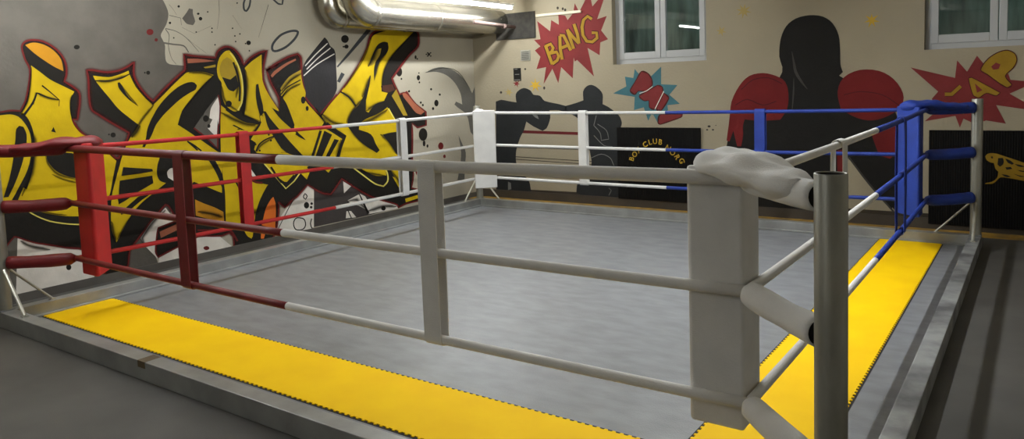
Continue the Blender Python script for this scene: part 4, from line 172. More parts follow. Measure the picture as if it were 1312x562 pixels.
  (1,'s',"2.717 2.562 2.696 2.553 2.716 2.573 2.692 2.569 2.715 2.589 2.692 2.587 2.716 2.606 2.693 2.606 2.719 2.621 2.696 2.623 2.724 2.634 2.702 2.639 2.730 2.647 2.710 2.655 2.738 2.659 2.720 2.669 2.744 2.664 2.735 2.681 2.768 2.673 2.769 2.693 2.782 2.669 2.800 2.684 2.781 2.660 2.804 2.662 2.778 2.639 2.801 2.639 2.772 2.616 2.794 2.614 2.765 2.596 2.787 2.592 2.757 2.582 2.777 2.575 2.746 2.567 2.765 2.557 2.735 2.554 2.752 2.542 2.732 2.550 2.735 2.530 2.725 2.551 2.709 2.535 2.717 2.562 2.696 2.553"),
  (1,'s',"3.080 2.682 3.096 2.697 3.103 2.665 3.119 2.680 3.127 2.648 3.143 2.663 3.151 2.634 3.162 2.652 3.179 2.631 3.183 2.650 3.218 2.638 3.198 2.646 3.234 2.698 3.211 2.699"),
 ],
 'black_splatter': [
  (1,'p',"5.096 1.872 5.086 1.841 5.064 1.819 5.035 1.811 5.007 1.819 4.987 1.842 4.982 1.873 4.992 1.904 5.014 1.926 5.043 1.934 5.071 1.926 5.090 1.903"),
  (1,'p',"5.443 1.790 5.437 1.772 5.424 1.758 5.407 1.754 5.390 1.759 5.379 1.772 5.376 1.791 5.381 1.809 5.395 1.822 5.412 1.827 5.428 1.821 5.440 1.808"),
  (1,'p',"5.442 1.726 5.439 1.719 5.433 1.714 5.424 1.713 5.416 1.715 5.410 1.720 5.408 1.727 5.411 1.733 5.418 1.738 5.426 1.740 5.434 1.738 5.440 1.733"),
  (1,'p',"5.090 1.779 5.087 1.773 5.081 1.768 5.073 1.766 5.065 1.768 5.060 1.773 5.058 1.780 5.061 1.786 5.067 1.791 5.075 1.793 5.083 1.791 5.088 1.786"),
  (1,'p',"5.437 1.854 5.435 1.849 5.430 1.846 5.423 1.845 5.416 1.846 5.412 1.849 5.410 1.854 5.412 1.858 5.417 1.862 5.424 1.863 5.431 1.861 5.436 1.858"),
  (1,'p',"5.854 1.541 5.852 1.536 5.846 1.533 5.839 1.532 5.832 1.534 5.827 1.537 5.825 1.542 5.828 1.547 5.833 1.550 5.840 1.551 5.848 1.550 5.853 1.546"),
  (1,'p',"5.670 1.622 5.668 1.617 5.663 1.614 5.656 1.613 5.649 1.614 5.644 1.618 5.642 1.622 5.644 1.627 5.650 1.630 5.657 1.631 5.664 1.630 5.669 1.626"),
  (1,'p',"5.807 1.427 5.799 1.404 5.781 1.388 5.758 1.382 5.735 1.390 5.719 1.407 5.714 1.431 5.722 1.454 5.740 1.471 5.764 1.476 5.786 1.469 5.802 1.451"),
  (1,'p',"5.709 1.354 5.705 1.344 5.696 1.337 5.683 1.334 5.671 1.338 5.662 1.346 5.660 1.356 5.664 1.367 5.673 1.374 5.686 1.376 5.698 1.373 5.707 1.365"),
  (1,'p',"5.221 1.609 5.218 1.603 5.212 1.599 5.204 1.598 5.196 1.600 5.190 1.604 5.188 1.610 5.191 1.615 5.197 1.619 5.205 1.621 5.213 1.619 5.219 1.615"),
  (1,'p',"5.391 2.069 5.387 2.055 5.379 2.046 5.369 2.042 5.359 2.045 5.353 2.055 5.351 2.069 5.354 2.082 5.362 2.092 5.372 2.096 5.382 2.092 5.389 2.083"),
  (1,'p',"5.420 2.047 5.417 2.041 5.410 2.037 5.402 2.035 5.394 2.037 5.388 2.041 5.386 2.046 5.389 2.052 5.395 2.056 5.404 2.058 5.412 2.056 5.418 2.052"),
  (1,'p',"5.674 2.111 5.670 2.101 5.659 2.095 5.645 2.092 5.631 2.094 5.622 2.101 5.619 2.110 5.623 2.119 5.633 2.126 5.647 2.129 5.661 2.127 5.671 2.120"),
  (1,'p',"5.641 2.131 5.638 2.126 5.631 2.123 5.623 2.122 5.614 2.123 5.608 2.126 5.606 2.131 5.609 2.135 5.615 2.139 5.624 2.140 5.633 2.139 5.639 2.136"),
  (1,'p',"5.700 2.132 5.697 2.127 5.691 2.124 5.682 2.122 5.673 2.123 5.667 2.127 5.665 2.131 5.668 2.136 5.674 2.139 5.683 2.141 5.692 2.140 5.698 2.136"),
  (1,'p',"5.638 2.087 5.635 2.083 5.629 2.079 5.620 2.078 5.611 2.079 5.605 2.082 5.603 2.087 5.606 2.091 5.612 2.095 5.621 2.096 5.630 2.095 5.636 2.092"),
  (1,'p',"5.701 2.088 5.698 2.083 5.691 2.080 5.683 2.078 5.674 2.079 5.668 2.083 5.666 2.087 5.668 2.092 5.675 2.095 5.684 2.097 5.692 2.096 5.699 2.092"),
  (1,'p',"5.612 2.110 5.609 2.105 5.602 2.102 5.594 2.101 5.585 2.102 5.579 2.105 5.577 2.110 5.580 2.114 5.586 2.118 5.595 2.119 5.603 2.118 5.609 2.115"),
  (1,'p',"5.542 1.003 5.536 .976 5.522 .952 5.501 .934 5.475 .924 5.447 .922 5.420 .928 5.396 .943 5.378 .964 5.367 .989 5.365 1.016 5.371 1.042 5.385 1.066 5.406 1.084 5.431 1.094 5.459 1.097 5.486 1.090 5.510 1.076 5.528 1.056 5.540 1.030"),
  (1,'p',"5.494 .881 5.489 .860 5.478 .846 5.464 .842 5.450 .848 5.441 .864 5.439 .885 5.444 .906 5.455 .920 5.469 .924 5.482 .918 5.491 .902"),
  (1,'p',"5.554 .841 5.550 .829 5.542 .821 5.531 .819 5.521 .823 5.514 .832 5.512 .844 5.516 .856 5.524 .863 5.534 .866 5.545 .862 5.552 .852"),
  (1,'p',"4.176 2.282 4.171 2.267 4.162 2.254 4.147 2.243 4.130 2.235 4.110 2.233 4.091 2.235 4.075 2.241 4.062 2.251 4.054 2.264 4.053 2.279 4.056 2.294 4.066 2.307 4.080 2.318 4.098 2.325 4.117 2.328 4.136 2.327 4.153 2.320 4.166 2.310 4.173 2.297"),
  (1,'p',"4.167 2.189 4.161 2.177 4.147 2.167 4.129 2.164 4.112 2.167 4.099 2.176 4.095 2.188 4.101 2.200 4.115 2.210 4.133 2.214 4.150 2.211 4.163 2.202"),
  (1,'p',"4.098 2.186 4.095 2.181 4.090 2.177 4.083 2.175 4.076 2.177 4.071 2.180 4.069 2.186 4.072 2.191 4.077 2.195 4.084 2.197 4.091 2.195 4.096 2.192"),
  (1,'p',"2.766 2.203 2.761 2.190 2.750 2.181 2.736 2.177 2.721 2.180 2.712 2.189 2.709 2.201 2.713 2.213 2.724 2.223 2.739 2.226 2.753 2.223 2.763 2.215"),
  (1,'p',"2.708 2.193 2.707 2.189 2.703 2.186 2.698 2.185 2.693 2.186 2.690 2.189 2.689 2.193 2.691 2.197 2.694 2.200 2.699 2.201 2.704 2.200 2.707 2.197"),
  (1,'p',"2.750 2.117 2.749 2.113 2.745 2.110 2.740 2.109 2.735 2.110 2.732 2.113 2.731 2.117 2.733 2.121 2.736 2.124 2.741 2.125 2.746 2.124 2.749 2.121"),
  (1,'p',"2.208 2.433 2.204 2.424 2.196 2.416 2.186 2.413 2.176 2.415 2.169 2.422 2.167 2.431 2.170 2.440 2.178 2.447 2.188 2.450 2.198 2.448 2.205 2.442"),
  (1,'p',"2.180 2.481 2.178 2.475 2.172 2.471 2.164 2.469 2.157 2.470 2.152 2.474 2.150 2.479 2.152 2.484 2.158 2.489 2.166 2.490 2.174 2.490 2.179 2.486"),
  (1,'p',"2.282 2.505 2.280 2.501 2.277 2.498 2.272 2.496 2.268 2.497 2.265 2.500 2.264 2.504 2.266 2.508 2.269 2.511 2.273 2.512 2.278 2.511 2.281 2.509"),
  (1,'p',"2.138 2.295 2.136 2.291 2.133 2.288 2.129 2.287 2.125 2.288 2.122 2.291 2.121 2.294 2.122 2.298 2.126 2.301 2.130 2.302 2.134 2.301 2.137 2.299"),
  (1,'p',"2.341 2.172 2.339 2.168 2.336 2.165 2.331 2.164 2.327 2.165 2.324 2.168 2.323 2.172 2.325 2.176 2.328 2.179 2.332 2.180 2.337 2.179 2.340 2.176"),
  (1,'p',"1.892 2.230 1.890 2.226 1.887 2.223 1.883 2.222 1.879 2.223 1.877 2.226 1.876 2.229 1.877 2.233 1.880 2.236 1.884 2.237 1.888 2.236 1.891 2.233"),
  (1,'p',"2.561 2.350 2.559 2.346 2.556 2.343 2.551 2.341 2.546 2.342 2.543 2.345 2.542 2.349 2.544 2.353 2.547 2.356 2.552 2.357 2.557 2.357 2.560 2.354"),
  (1,'p',"2.318 2.340 2.317 2.336 2.313 2.333 2.309 2.332 2.304 2.333 2.301 2.336 2.300 2.340 2.302 2.344 2.305 2.346 2.310 2.348 2.314 2.347 2.317 2.344"),
  (1,'p',"2.315 2.301 2.314 2.297 2.310 2.294 2.306 2.293 2.301 2.294 2.299 2.297 2.298 2.301 2.299 2.304 2.303 2.308 2.307 2.309 2.311 2.308 2.314 2.305"),
  (1,'p',"2.636 2.618 2.634 2.614 2.631 2.610 2.626 2.609 2.622 2.610 2.618 2.612 2.617 2.616 2.619 2.620 2.623 2.624 2.627 2.625 2.632 2.624 2.635 2.622"),
  (1,'p',"2.583 2.270 2.581 2.266 2.577 2.263 2.573 2.262 2.568 2.263 2.565 2.266 2.564 2.270 2.566 2.274 2.569 2.277 2.574 2.278 2.579 2.277 2.582 2.274"),
  (1,'p',"2.646 2.293 2.644 2.289 2.640 2.286 2.636 2.285 2.631 2.286 2.628 2.289 2.627 2.293 2.628 2.297 2.632 2.300 2.637 2.301 2.642 2.300 2.645 2.297"),
  (1,'p',"2.587 2.211 2.586 2.207 2.582 2.204 2.578 2.203 2.573 2.204 2.570 2.207 2.569 2.211 2.571 2.215 2.574 2.218 2.579 2.219 2.583 2.218 2.587 2.215"),
  (1,'p',"1.868 2.375 1.865 2.369 1.861 2.364 1.854 2.362 1.848 2.364 1.843 2.368 1.842 2.373 1.844 2.380 1.849 2.384 1.856 2.386 1.862 2.385 1.866 2.381"),
  (1,'p',"1.972 2.541 1.969 2.535 1.964 2.530 1.958 2.528 1.951 2.529 1.947 2.534 1.946 2.539 1.948 2.546 1.953 2.550 1.959 2.552 1.966 2.551 1.970 2.547"),
  (1,'p',".989 2.123 .984 2.113 .975 2.105 .962 2.102 .949 2.105 .940 2.112 .938 2.122 .942 2.132 .952 2.140 .965 2.143 .977 2.141 .986 2.133"),
  (1,'p',"1.618 1.891 1.614 1.882 1.607 1.875 1.596 1.872 1.587 1.875 1.580 1.882 1.578 1.891 1.581 1.901 1.589 1.908 1.599 1.910 1.609 1.908 1.616 1.901"),
  (1,'p',"1.573 1.892 1.572 1.888 1.569 1.885 1.565 1.884 1.560 1.885 1.558 1.888 1.557 1.892 1.558 1.896 1.562 1.899 1.566 1.900 1.570 1.899 1.573 1.895"),
  (1,'p',"1.192 1.331 1.190 1.327 1.188 1.325 1.184 1.324 1.180 1.325 1.177 1.328 1.177 1.332 1.178 1.336 1.181 1.338 1.185 1.339 1.188 1.338 1.191 1.335"),
  (1,'p',"1.246 1.322 1.242 1.311 1.232 1.303 1.220 1.301 1.208 1.305 1.200 1.314 1.197 1.326 1.202 1.337 1.211 1.345 1.223 1.347 1.235 1.343 1.244 1.334"),
  (1,'p',".767 .186 .763 .174 .754 .166 .743 .165 .733 .171 .725 .182 .723 .196 .727 .208 .736 .216 .747 .218 .758 .212 .765 .200"),
  (1,'p',"5.232 1.611 5.229 1.603 5.221 1.597 5.211 1.595 5.202 1.598 5.195 1.604 5.193 1.612 5.196 1.619 5.204 1.625 5.213 1.627 5.223 1.624 5.230 1.619"),
  (1,'p',"5.682 1.626 5.679 1.618 5.671 1.612 5.660 1.610 5.650 1.612 5.643 1.619 5.640 1.627 5.644 1.635 5.652 1.641 5.662 1.642 5.673 1.640 5.680 1.634"),
  (1,'p',"5.863 1.545 5.859 1.537 5.851 1.531 5.840 1.530 5.830 1.532 5.822 1.538 5.820 1.547 5.823 1.555 5.831 1.561 5.842 1.562 5.853 1.560 5.861 1.554"),
  (1,'p',"5.456 1.448 5.452 1.440 5.444 1.435 5.434 1.433 5.424 1.436 5.417 1.442 5.415 1.450 5.418 1.458 5.426 1.463 5.436 1.465 5.446 1.463 5.453 1.456"),
  (1,'p',"5.494 1.412 5.491 1.404 5.483 1.399 5.473 1.397 5.463 1.400 5.456 1.406 5.453 1.414 5.457 1.422 5.465 1.427 5.475 1.429 5.485 1.427 5.492 1.420"),
  (1,'p',"5.474 .475 5.465 .449 5.445 .431 5.419 .426 5.394 .437 5.377 .459 5.372 .487 5.380 .514 5.400 .532 5.426 .537 5.451 .527 5.469 .504"),
 ],
 'red_splatter': [
  (1,'p',"5.874 .812 5.864 .787 5.842 .770 5.812 .765 5.784 .775 5.764 .796 5.758 .823 5.768 .848 5.790 .865 5.819 .870 5.848 .860 5.868 .839"),
  (1,'p',"5.915 .660 5.911 .647 5.899 .638 5.884 .636 5.870 .641 5.860 .652 5.857 .666 5.862 .678 5.873 .687 5.888 .689 5.902 .684 5.912 .673"),
  (1,'p',"1.680 2.280 1.678 2.271 1.672 2.262 1.664 2.255 1.654 2.251 1.643 2.249 1.632 2.250 1.623 2.254 1.616 2.260 1.611 2.268 1.611 2.277 1.613 2.287 1.618 2.295 1.627 2.302 1.637 2.306 1.647 2.308 1.658 2.307 1.668 2.303 1.675 2.297 1.679 2.289"),
  (1,'p',"1.719 2.206 1.716 2.198 1.710 2.192 1.701 2.189 1.692 2.192 1.686 2.197 1.685 2.205 1.688 2.214 1.694 2.220 1.703 2.222 1.712 2.220 1.718 2.215"),
 ],
 'soft_black_spray': [
  (4,'h',".578 1.948 .582 1.947 .585 1.947 .564 1.893 .575 1.892 .585 1.892 .553 1.839 .568 1.837 .583 1.836 .545 1.788 .560 1.786 .575 1.784 .537 1.746 .552 1.743 .567 1.740 .528 1.704 .543 1.700 .557 1.697 .517 1.666 .531 1.661 .544 1.655 .502 1.635 .515 1.628 .528 1.620 .488 1.602 .497 1.596 .505 1.590 .475 1.567 .479 1.565 .482 1.563"),
  (4,'h',".578 1.630 .573 1.631 .569 1.632 .612 1.719 .601 1.729 .589 1.738 .624 1.694 .632 1.713 .641 1.731 .656 1.678 .664 1.696 .673 1.715 .689 1.664 .696 1.683 .703 1.702 .719 1.655 .724 1.675 .729 1.694 .749 1.652 .752 1.669 .756 1.685 .780 1.657 .782 1.662 .783 1.667"),
  (4,'h',".885 1.706 .888 1.705 .892 1.704 .870 1.685 .881 1.681 .892 1.678 .861 1.660 .873 1.657 .886 1.654 .856 1.633 .869 1.633 .882 1.632 .855 1.592 .868 1.593 .881 1.594 .859 1.546 .870 1.547 .882 1.548 .869 1.500 .873 1.500 .876 1.501"),
  (4,'h',".523 1.406 .530 1.410 .537 1.413 .524 1.377 .540 1.386 .556 1.394 .525 1.351 .551 1.362 .577 1.373 .527 1.333 .557 1.337 .587 1.341 .527 1.303 .557 1.302 .587 1.300 .523 1.267 .553 1.263 .583 1.259 .518 1.229 .548 1.224 .578 1.219 .511 1.177 .540 1.171 .570 1.165 .501 1.121 .530 1.113 .560 1.105 .487 1.069 .515 1.056 .543 1.044 .465 1.010 .489 .995 .513 .981 .441 .943 .456 .932 .471 .922 .417 .874 .424 .870 .430 .866"),
  (4,'h',".627 1.201 .631 1.201 .635 1.202 .626 1.169 .636 1.171 .647 1.173 .626 1.137 .641 1.141 .656 1.145 .637 1.105 .651 1.113 .665 1.120 .657 1.070 .670 1.080 .682 1.089 .683 1.034 .694 1.046 .706 1.057 .716 1.003 .724 1.017 .733 1.032 .762 .978 .768 .994 .773 1.010 .816 .963 .820 .975 .823 .986 .871 .951 .872 .955 .874 .959"),
  (4,'h',".669 1.021 .671 1.024 .672 1.027 .695 .994 .701 1.005 .706 1.016 .725 .974 .731 .986 .736 .998 .757 .956 .762 .969 .767 .981 .792 .941 .796 .954 .801 .966 .829 .928 .833 .940 .837 .952 .869 .922 .870 .925 .871 .929"),
  (4,'h',".441 .774 .442 .777 .443 .780 .502 .736 .506 .747 .510 .758 .567 .703 .572 .716 .576 .728 .628 .677 .631 .690 .634 .703 .672 .663 .675 .676 .677 .689 .718 .652 .719 .665 .721 .677 .764 .650 .765 .653 .765 .657"),
  (4,'h',"1.109 1.814 1.110 1.821 1.111 1.827 1.147 1.795 1.149 1.818 1.152 1.841 1.188 1.791 1.189 1.815 1.191 1.840 1.233 1.794 1.229 1.818 1.226 1.843 1.289 1.810 1.283 1.833 1.276 1.857 1.350 1.834 1.343 1.855 1.336 1.877 1.406 1.872 1.404 1.877 1.402 1.883"),
  (4,'h',"1.309 1.800 1.312 1.802 1.315 1.804 1.332 1.748 1.343 1.756 1.354 1.763 1.362 1.700 1.374 1.709 1.387 1.718 1.391 1.659 1.403 1.667 1.415 1.676 1.415 1.628 1.427 1.637 1.439 1.647 1.441 1.599 1.452 1.608 1.462 1.617 1.473 1.576 1.476 1.578 1.479 1.581"),
  (4,'h',"1.543 1.651 1.547 1.655 1.551 1.659 1.605 1.574 1.624 1.580 1.642 1.585 1.564 1.549 1.581 1.534 1.598 1.519 1.521 1.504 1.538 1.489 1.556 1.474 1.480 1.456 1.498 1.443 1.516 1.429 1.443 1.406 1.461 1.393 1.479 1.381 1.411 1.353 1.426 1.343 1.441 1.333 1.386 1.296 1.391 1.292 1.395 1.289"),
  (4,'h',"1.471 1.400 1.478 1.396 1.486 1.392 1.440 1.391 1.467 1.376 1.494 1.361 1.426 1.372 1.455 1.355 1.484 1.338 1.415 1.356 1.442 1.336 1.468 1.315 1.401 1.341 1.425 1.318 1.450 1.295 1.387 1.323 1.408 1.301 1.429 1.279 1.384 1.290 1.390 1.284 1.396 1.278"),
  (4,'h',"2.014 1.880 2.014 1.885 2.014 1.891 2.063 1.866 2.063 1.888 2.064 1.909 2.112 1.866 2.113 1.890 2.115 1.913 2.156 1.864 2.161 1.888 2.166 1.911 2.196 1.856 2.205 1.879 2.213 1.902 2.238 1.845 2.247 1.866 2.256 1.886 2.288 1.847 2.291 1.852 2.293 1.858"),
  (4,'h',"2.277 1.853 2.281 1.849 2.284 1.845 2.223 1.826 2.236 1.813 2.249 1.800 2.178 1.792 2.192 1.778 2.207 1.763 2.135 1.754 2.150 1.741 2.165 1.727 2.063 1.684 2.078 1.671 2.094 1.658 1.982 1.600 1.996 1.588 2.010 1.576 1.910 1.510 1.914 1.507 1.918 1.504"),
  (4,'h',"1.538 1.280 1.535 1.281 1.531 1.283 1.587 1.367 1.577 1.371 1.567 1.375 1.634 1.455 1.620 1.462 1.606 1.469 1.684 1.537 1.671 1.545 1.659 1.554 1.751 1.610 1.740 1.620 1.728 1.631 1.828 1.677 1.818 1.689 1.808 1.700 1.901 1.728 1.893 1.741 1.885 1.754 1.954 1.749 1.950 1.764 1.946 1.778 2.014 1.764 2.013 1.775 2.011 1.786 2.077 1.783 2.076 1.787 2.075 1.791"),
  (4,'h',"2.662 1.914 2.673 1.915 2.684 1.916 2.647 1.853 2.675 1.855 2.704 1.857 2.634 1.793 2.678 1.795 2.722 1.797 2.633 1.738 2.677 1.737 2.720 1.736 2.627 1.687 2.670 1.683 2.713 1.679 2.616 1.635 2.659 1.629 2.702 1.623 2.606 1.583 2.648 1.577 2.691 1.571 2.596 1.536 2.638 1.530 2.681 1.523 2.585 1.490 2.628 1.483 2.671 1.476 2.600 1.417 2.617 1.436 2.635 1.455 2.817 1.343 2.822 1.352 2.827 1.360"),
  (4,'h',"2.789 1.733 2.796 1.734 2.804 1.735 2.775 1.677 2.802 1.680 2.829 1.682 2.778 1.622 2.808 1.625 2.838 1.628 2.787 1.566 2.816 1.571 2.846 1.575 2.799 1.510 2.829 1.515 2.858 1.521 2.816 1.455 2.843 1.460 2.870 1.465 2.851 1.403 2.858 1.404 2.865 1.406"),
  (4,'h',"2.372 1.743 2.379 1.744 2.386 1.744 2.362 1.700 2.381 1.702 2.400 1.703 2.356 1.656 2.383 1.659 2.410 1.662 2.363 1.615 2.390 1.622 2.416 1.629 2.378 1.584 2.402 1.596 2.427 1.608 2.400 1.556 2.421 1.572 2.443 1.587 2.424 1.532 2.444 1.550 2.463 1.568 2.460 1.506 2.477 1.525 2.495 1.545 2.506 1.486 2.518 1.500 2.529 1.514 2.554 1.469 2.559 1.474 2.563 1.479"),
  (4,'h',"2.558 1.968 2.565 1.969 2.572 1.970 2.547 1.906 2.573 1.910 2.599 1.914 2.552 1.848 2.581 1.851 2.609 1.854 2.554 1.793 2.582 1.792 2.611 1.792 2.544 1.738 2.572 1.734 2.600 1.730 2.530 1.680 2.555 1.675 2.581 1.670 2.532 1.618 2.539 1.617 2.546 1.615"),
  (4,'h',"2.341 1.463 2.346 1.471 2.352 1.478 2.383 1.424 2.397 1.444 2.411 1.465 2.427 1.385 2.448 1.417 2.469 1.449 2.479 1.359 2.499 1.392 2.519 1.425 2.533 1.335 2.552 1.368 2.571 1.402 2.589 1.311 2.606 1.345 2.622 1.380 2.647 1.292 2.659 1.329 2.670 1.365 2.703 1.284 2.706 1.322 2.710 1.360 2.755 1.282 2.756 1.321 2.757 1.359 2.781 1.333 2.806 1.319 2.831 1.306 2.639 1.174 2.647 1.168 2.655 1.161"),
  (4,'h',"2.470 1.325 2.475 1.332 2.479 1.339 2.608 1.262 2.613 1.269 2.617 1.276"),
  (4,'h',"2.757 1.020 2.752 1.022 2.747 1.026 2.789 1.035 2.770 1.046 2.751 1.058 2.808 1.057 2.788 1.071 2.768 1.084 2.826 1.073 2.811 1.090 2.796 1.108 2.874 1.096 2.861 1.115 2.849 1.134 2.937 1.123 2.926 1.141 2.915 1.159 2.995 1.163 2.992 1.168 2.989 1.173"),
  (4,'h',"3.067 1.035 3.072 1.039 3.078 1.044 3.127 .974 3.159 .971 3.192 .968 3.070 .993 3.069 .987 3.067 .981"),
  (4,'h',"2.484 .733 2.491 .735 2.499 .737 2.483 .682 2.511 .690 2.540 .697 2.500 .637 2.531 .644 2.563 .650 2.510 .602 2.543 .603 2.576 .603 2.508 .581 2.541 .573 2.574 .565 2.501 .555 2.530 .544 2.560 .534 2.512 .519 2.520 .516 2.528 .513"),
  (4,'h',"2.535 .594 2.542 .594 2.550 .595 2.527 .548 2.553 .551 2.579 .553 2.534 .507 2.563 .507 2.592 .507 2.535 .471 2.564 .465 2.593 .459 2.523 .437 2.550 .425 2.577 .412 2.503 .399 2.527 .386 2.550 .373 2.497 .351 2.504 .348 2.510 .344"),
  (4,'h',"2.482 .384 2.487 .396 2.491 .407 2.503 .340 2.520 .382 2.537 .425 2.540 .321 2.553 .369 2.566 .417 2.589 .310 2.588 .361 2.586 .412 2.645 .310 2.634 .362 2.622 .413 2.698 .320 2.685 .368 2.671 .415 2.740 .361 2.737 .374 2.733 .387"),
  (4,'h',"2.006 .474 2.007 .482 2.009 .489 2.051 .440 2.056 .469 2.062 .497 2.099 .424 2.106 .455 2.113 .486 2.145 .410 2.154 .441 2.163 .471 2.186 .394 2.198 .423 2.210 .453 2.230 .377 2.242 .404 2.253 .431 2.282 .377 2.285 .384 2.289 .391"),
  (4,'h',"3.583 1.462 3.591 1.466 3.600 1.470 3.612 1.395 3.636 1.406 3.661 1.417 3.647 1.328 3.681 1.345 3.716 1.362 3.698 1.270 3.730 1.290 3.763 1.311 3.757 1.222 3.785 1.246 3.814 1.269 3.820 1.179 3.847 1.204 3.874 1.229 3.878 1.143 3.904 1.169 3.930 1.194 3.921 1.117 3.945 1.144 3.970 1.171 3.972 1.102 3.989 1.121 4.005 1.140 4.026 1.091 4.032 1.098 4.038 1.105"),
  (4,'h',"3.678 1.375 3.686 1.382 3.694 1.389 3.713 1.318 3.742 1.344 3.771 1.369 3.769 1.275 3.798 1.304 3.827 1.334 3.837 1.239 3.858 1.272 3.880 1.306 3.912 1.217 3.925 1.253 3.938 1.289 3.988 1.207 3.996 1.241 4.005 1.275 4.066 1.219 4.069 1.229 4.071 1.238"),
  (4,'h',"4.009 1.621 4.016 1.629 4.022 1.637 4.037 1.579 4.061 1.609 4.085 1.639 4.077 1.557 4.106 1.589 4.136 1.620 4.109 1.537 4.147 1.564 4.184 1.590 4.136 1.510 4.179 1.530 4.223 1.551 4.166 1.475 4.207 1.491 4.249 1.508 4.224 1.448 4.236 1.453 4.247 1.457"),
  (4,'h',"4.075 1.245 4.084 1.248 4.092 1.251 4.092 1.192 4.115 1.201 4.139 1.209 4.114 1.140 4.147 1.153 4.181 1.166 4.152 1.091 4.184 1.107 4.216 1.122 4.197 1.045 4.228 1.063 4.258 1.080 4.248 1.001 4.276 1.020 4.305 1.039 4.304 .959 4.330 .980 4.356 1.001 4.375 .915 4.398 .938 4.422 .961 4.460 .879 4.476 .896 4.492 .912 4.548 .847 4.554 .853 4.560 .859"),
  (4,'h',"4.388 1.576 4.400 1.576 4.411 1.575 4.355 1.381 4.392 1.387 4.430 1.392 4.473 1.379 4.449 1.409 4.426 1.440 4.529 1.401 4.507 1.432 4.485 1.463 4.585 1.421 4.566 1.453 4.546 1.485 4.642 1.436 4.625 1.470 4.608 1.502 4.700 1.457 4.686 1.484 4.673 1.512 4.753 1.490 4.748 1.499 4.745 1.507"),
  (4,'h',"4.081 1.255 4.071 1.259 4.061 1.263 4.136 1.289 4.099 1.303 4.062 1.317 4.167 1.330 4.128 1.347 4.088 1.363 4.198 1.367 4.162 1.388 4.126 1.408 4.256 1.417 4.222 1.440 4.188 1.463 4.326 1.476 4.295 1.498 4.265 1.519 4.378 1.550 4.370 1.556 4.361 1.562"),
  (4,'h',"4.621 1.067 4.629 1.073 4.637 1.080 4.660 1.011 4.689 1.034 4.718 1.058 4.715 .971 4.749 .995 4.784 1.019 4.763 .931 4.803 .951 4.844 .970 4.801 .884 4.846 .899 4.891 .913 4.839 .831 4.881 .842 4.924 .854 4.905 .783 4.917 .786 4.929 .789"),
  (4,'h',"4.280 1.225 4.277 1.236 4.273 1.247 4.362 1.207 4.349 1.247 4.336 1.287 4.440 1.215 4.423 1.259 4.406 1.302 4.519 1.234 4.495 1.275 4.470 1.317 4.616 1.267 4.586 1.307 4.556 1.347 4.715 1.311 4.686 1.348 4.656 1.384 4.795 1.379 4.787 1.389 4.779 1.399"),
  (4,'h',"3.949 1.065 3.963 1.062 3.976 1.059 3.895 1.017 3.945 1.006 3.995 .994 3.873 .962 3.927 .949 3.982 .936 3.858 .918 3.912 .904 3.966 .889 3.851 .902 3.903 .884 3.955 .866 3.845 .883 3.892 .865 3.939 .847 3.868 .851 3.881 .846 3.894 .841"),
  (4,'h',"4.559 2.313 4.565 2.311 4.571 2.310 4.492 2.220 4.509 2.215 4.526 2.211 4.428 2.127 4.453 2.120 4.477 2.113 4.372 2.042 4.395 2.034 4.418 2.025 4.314 1.974 4.336 1.964 4.357 1.953 4.250 1.908 4.271 1.897 4.292 1.886 4.189 1.846 4.210 1.835 4.230 1.824 4.138 1.793 4.158 1.782 4.179 1.771 4.093 1.737 4.107 1.729 4.121 1.721 4.050 1.679 4.055 1.677 4.061 1.674"),
  (4,'h',"4.661 2.225 4.675 2.222 4.689 2.218 4.588 2.177 4.641 2.163 4.694 2.150 4.550 2.121 4.607 2.105 4.663 2.089 4.519 2.071 4.573 2.053 4.628 2.035 4.491 2.037 4.543 2.015 4.595 1.993 4.463 2.000 4.510 1.979 4.556 1.957 4.464 1.948 4.476 1.942 4.489 1.937"),
  (4,'h',"4.806 2.116 4.812 2.111 4.819 2.107 4.739 2.090 4.762 2.075 4.785 2.059 4.686 2.054 4.712 2.038 4.739 2.023 4.642 2.008 4.673 1.998 4.704 1.988 4.604 1.938 4.637 1.932 4.670 1.925 4.575 1.859 4.606 1.853 4.636 1.848 4.566 1.777 4.575 1.775 4.583 1.773"),
  (4,'h',"4.492 1.835 4.507 1.831 4.521 1.828 4.425 1.788 4.477 1.775 4.529 1.761 4.391 1.733 4.447 1.718 4.504 1.702 4.364 1.684 4.420 1.667 4.476 1.651 4.343 1.649 4.397 1.631 4.452 1.613 4.324 1.613 4.373 1.595 4.423 1.578 4.336 1.564 4.350 1.560 4.363 1.555"),
  (4,'h',"5.356 2.416 5.361 2.413 5.367 2.410 5.279 2.369 5.290 2.362 5.302 2.355 5.204 2.322 5.220 2.311 5.237 2.300 5.130 2.275 5.151 2.261 5.172 2.247 5.051 2.219 5.071 2.205 5.092 2.191 4.968 2.162 4.989 2.148 5.010 2.134 4.897 2.106 4.919 2.094 4.941 2.081 4.846 2.059 4.869 2.048 4.893 2.037 4.801 2.010 4.825 2.001 4.850 1.991 4.763 1.959 4.788 1.951 4.814 1.943 4.731 1.905 4.758 1.899 4.785 1.893 4.707 1.850 4.734 1.845 4.762 1.841 4.689 1.795 4.716 1.792 4.744 1.788 4.684 1.740 4.706 1.739 4.728 1.737 4.686 1.686 4.700 1.685 4.715 1.685 4.688 1.632 4.695 1.632 4.702 1.632"),
  (4,'h',"3.134 1.664 3.128 1.668 3.122 1.672 3.192 1.694 3.170 1.709 3.147 1.724 3.236 1.734 3.212 1.751 3.188 1.768 3.278 1.768 3.257 1.788 3.237 1.808 3.325 1.796 3.308 1.818 3.291 1.840 3.377 1.822 3.363 1.843 3.348 1.864 3.422 1.863 3.418 1.869 3.414 1.875"),
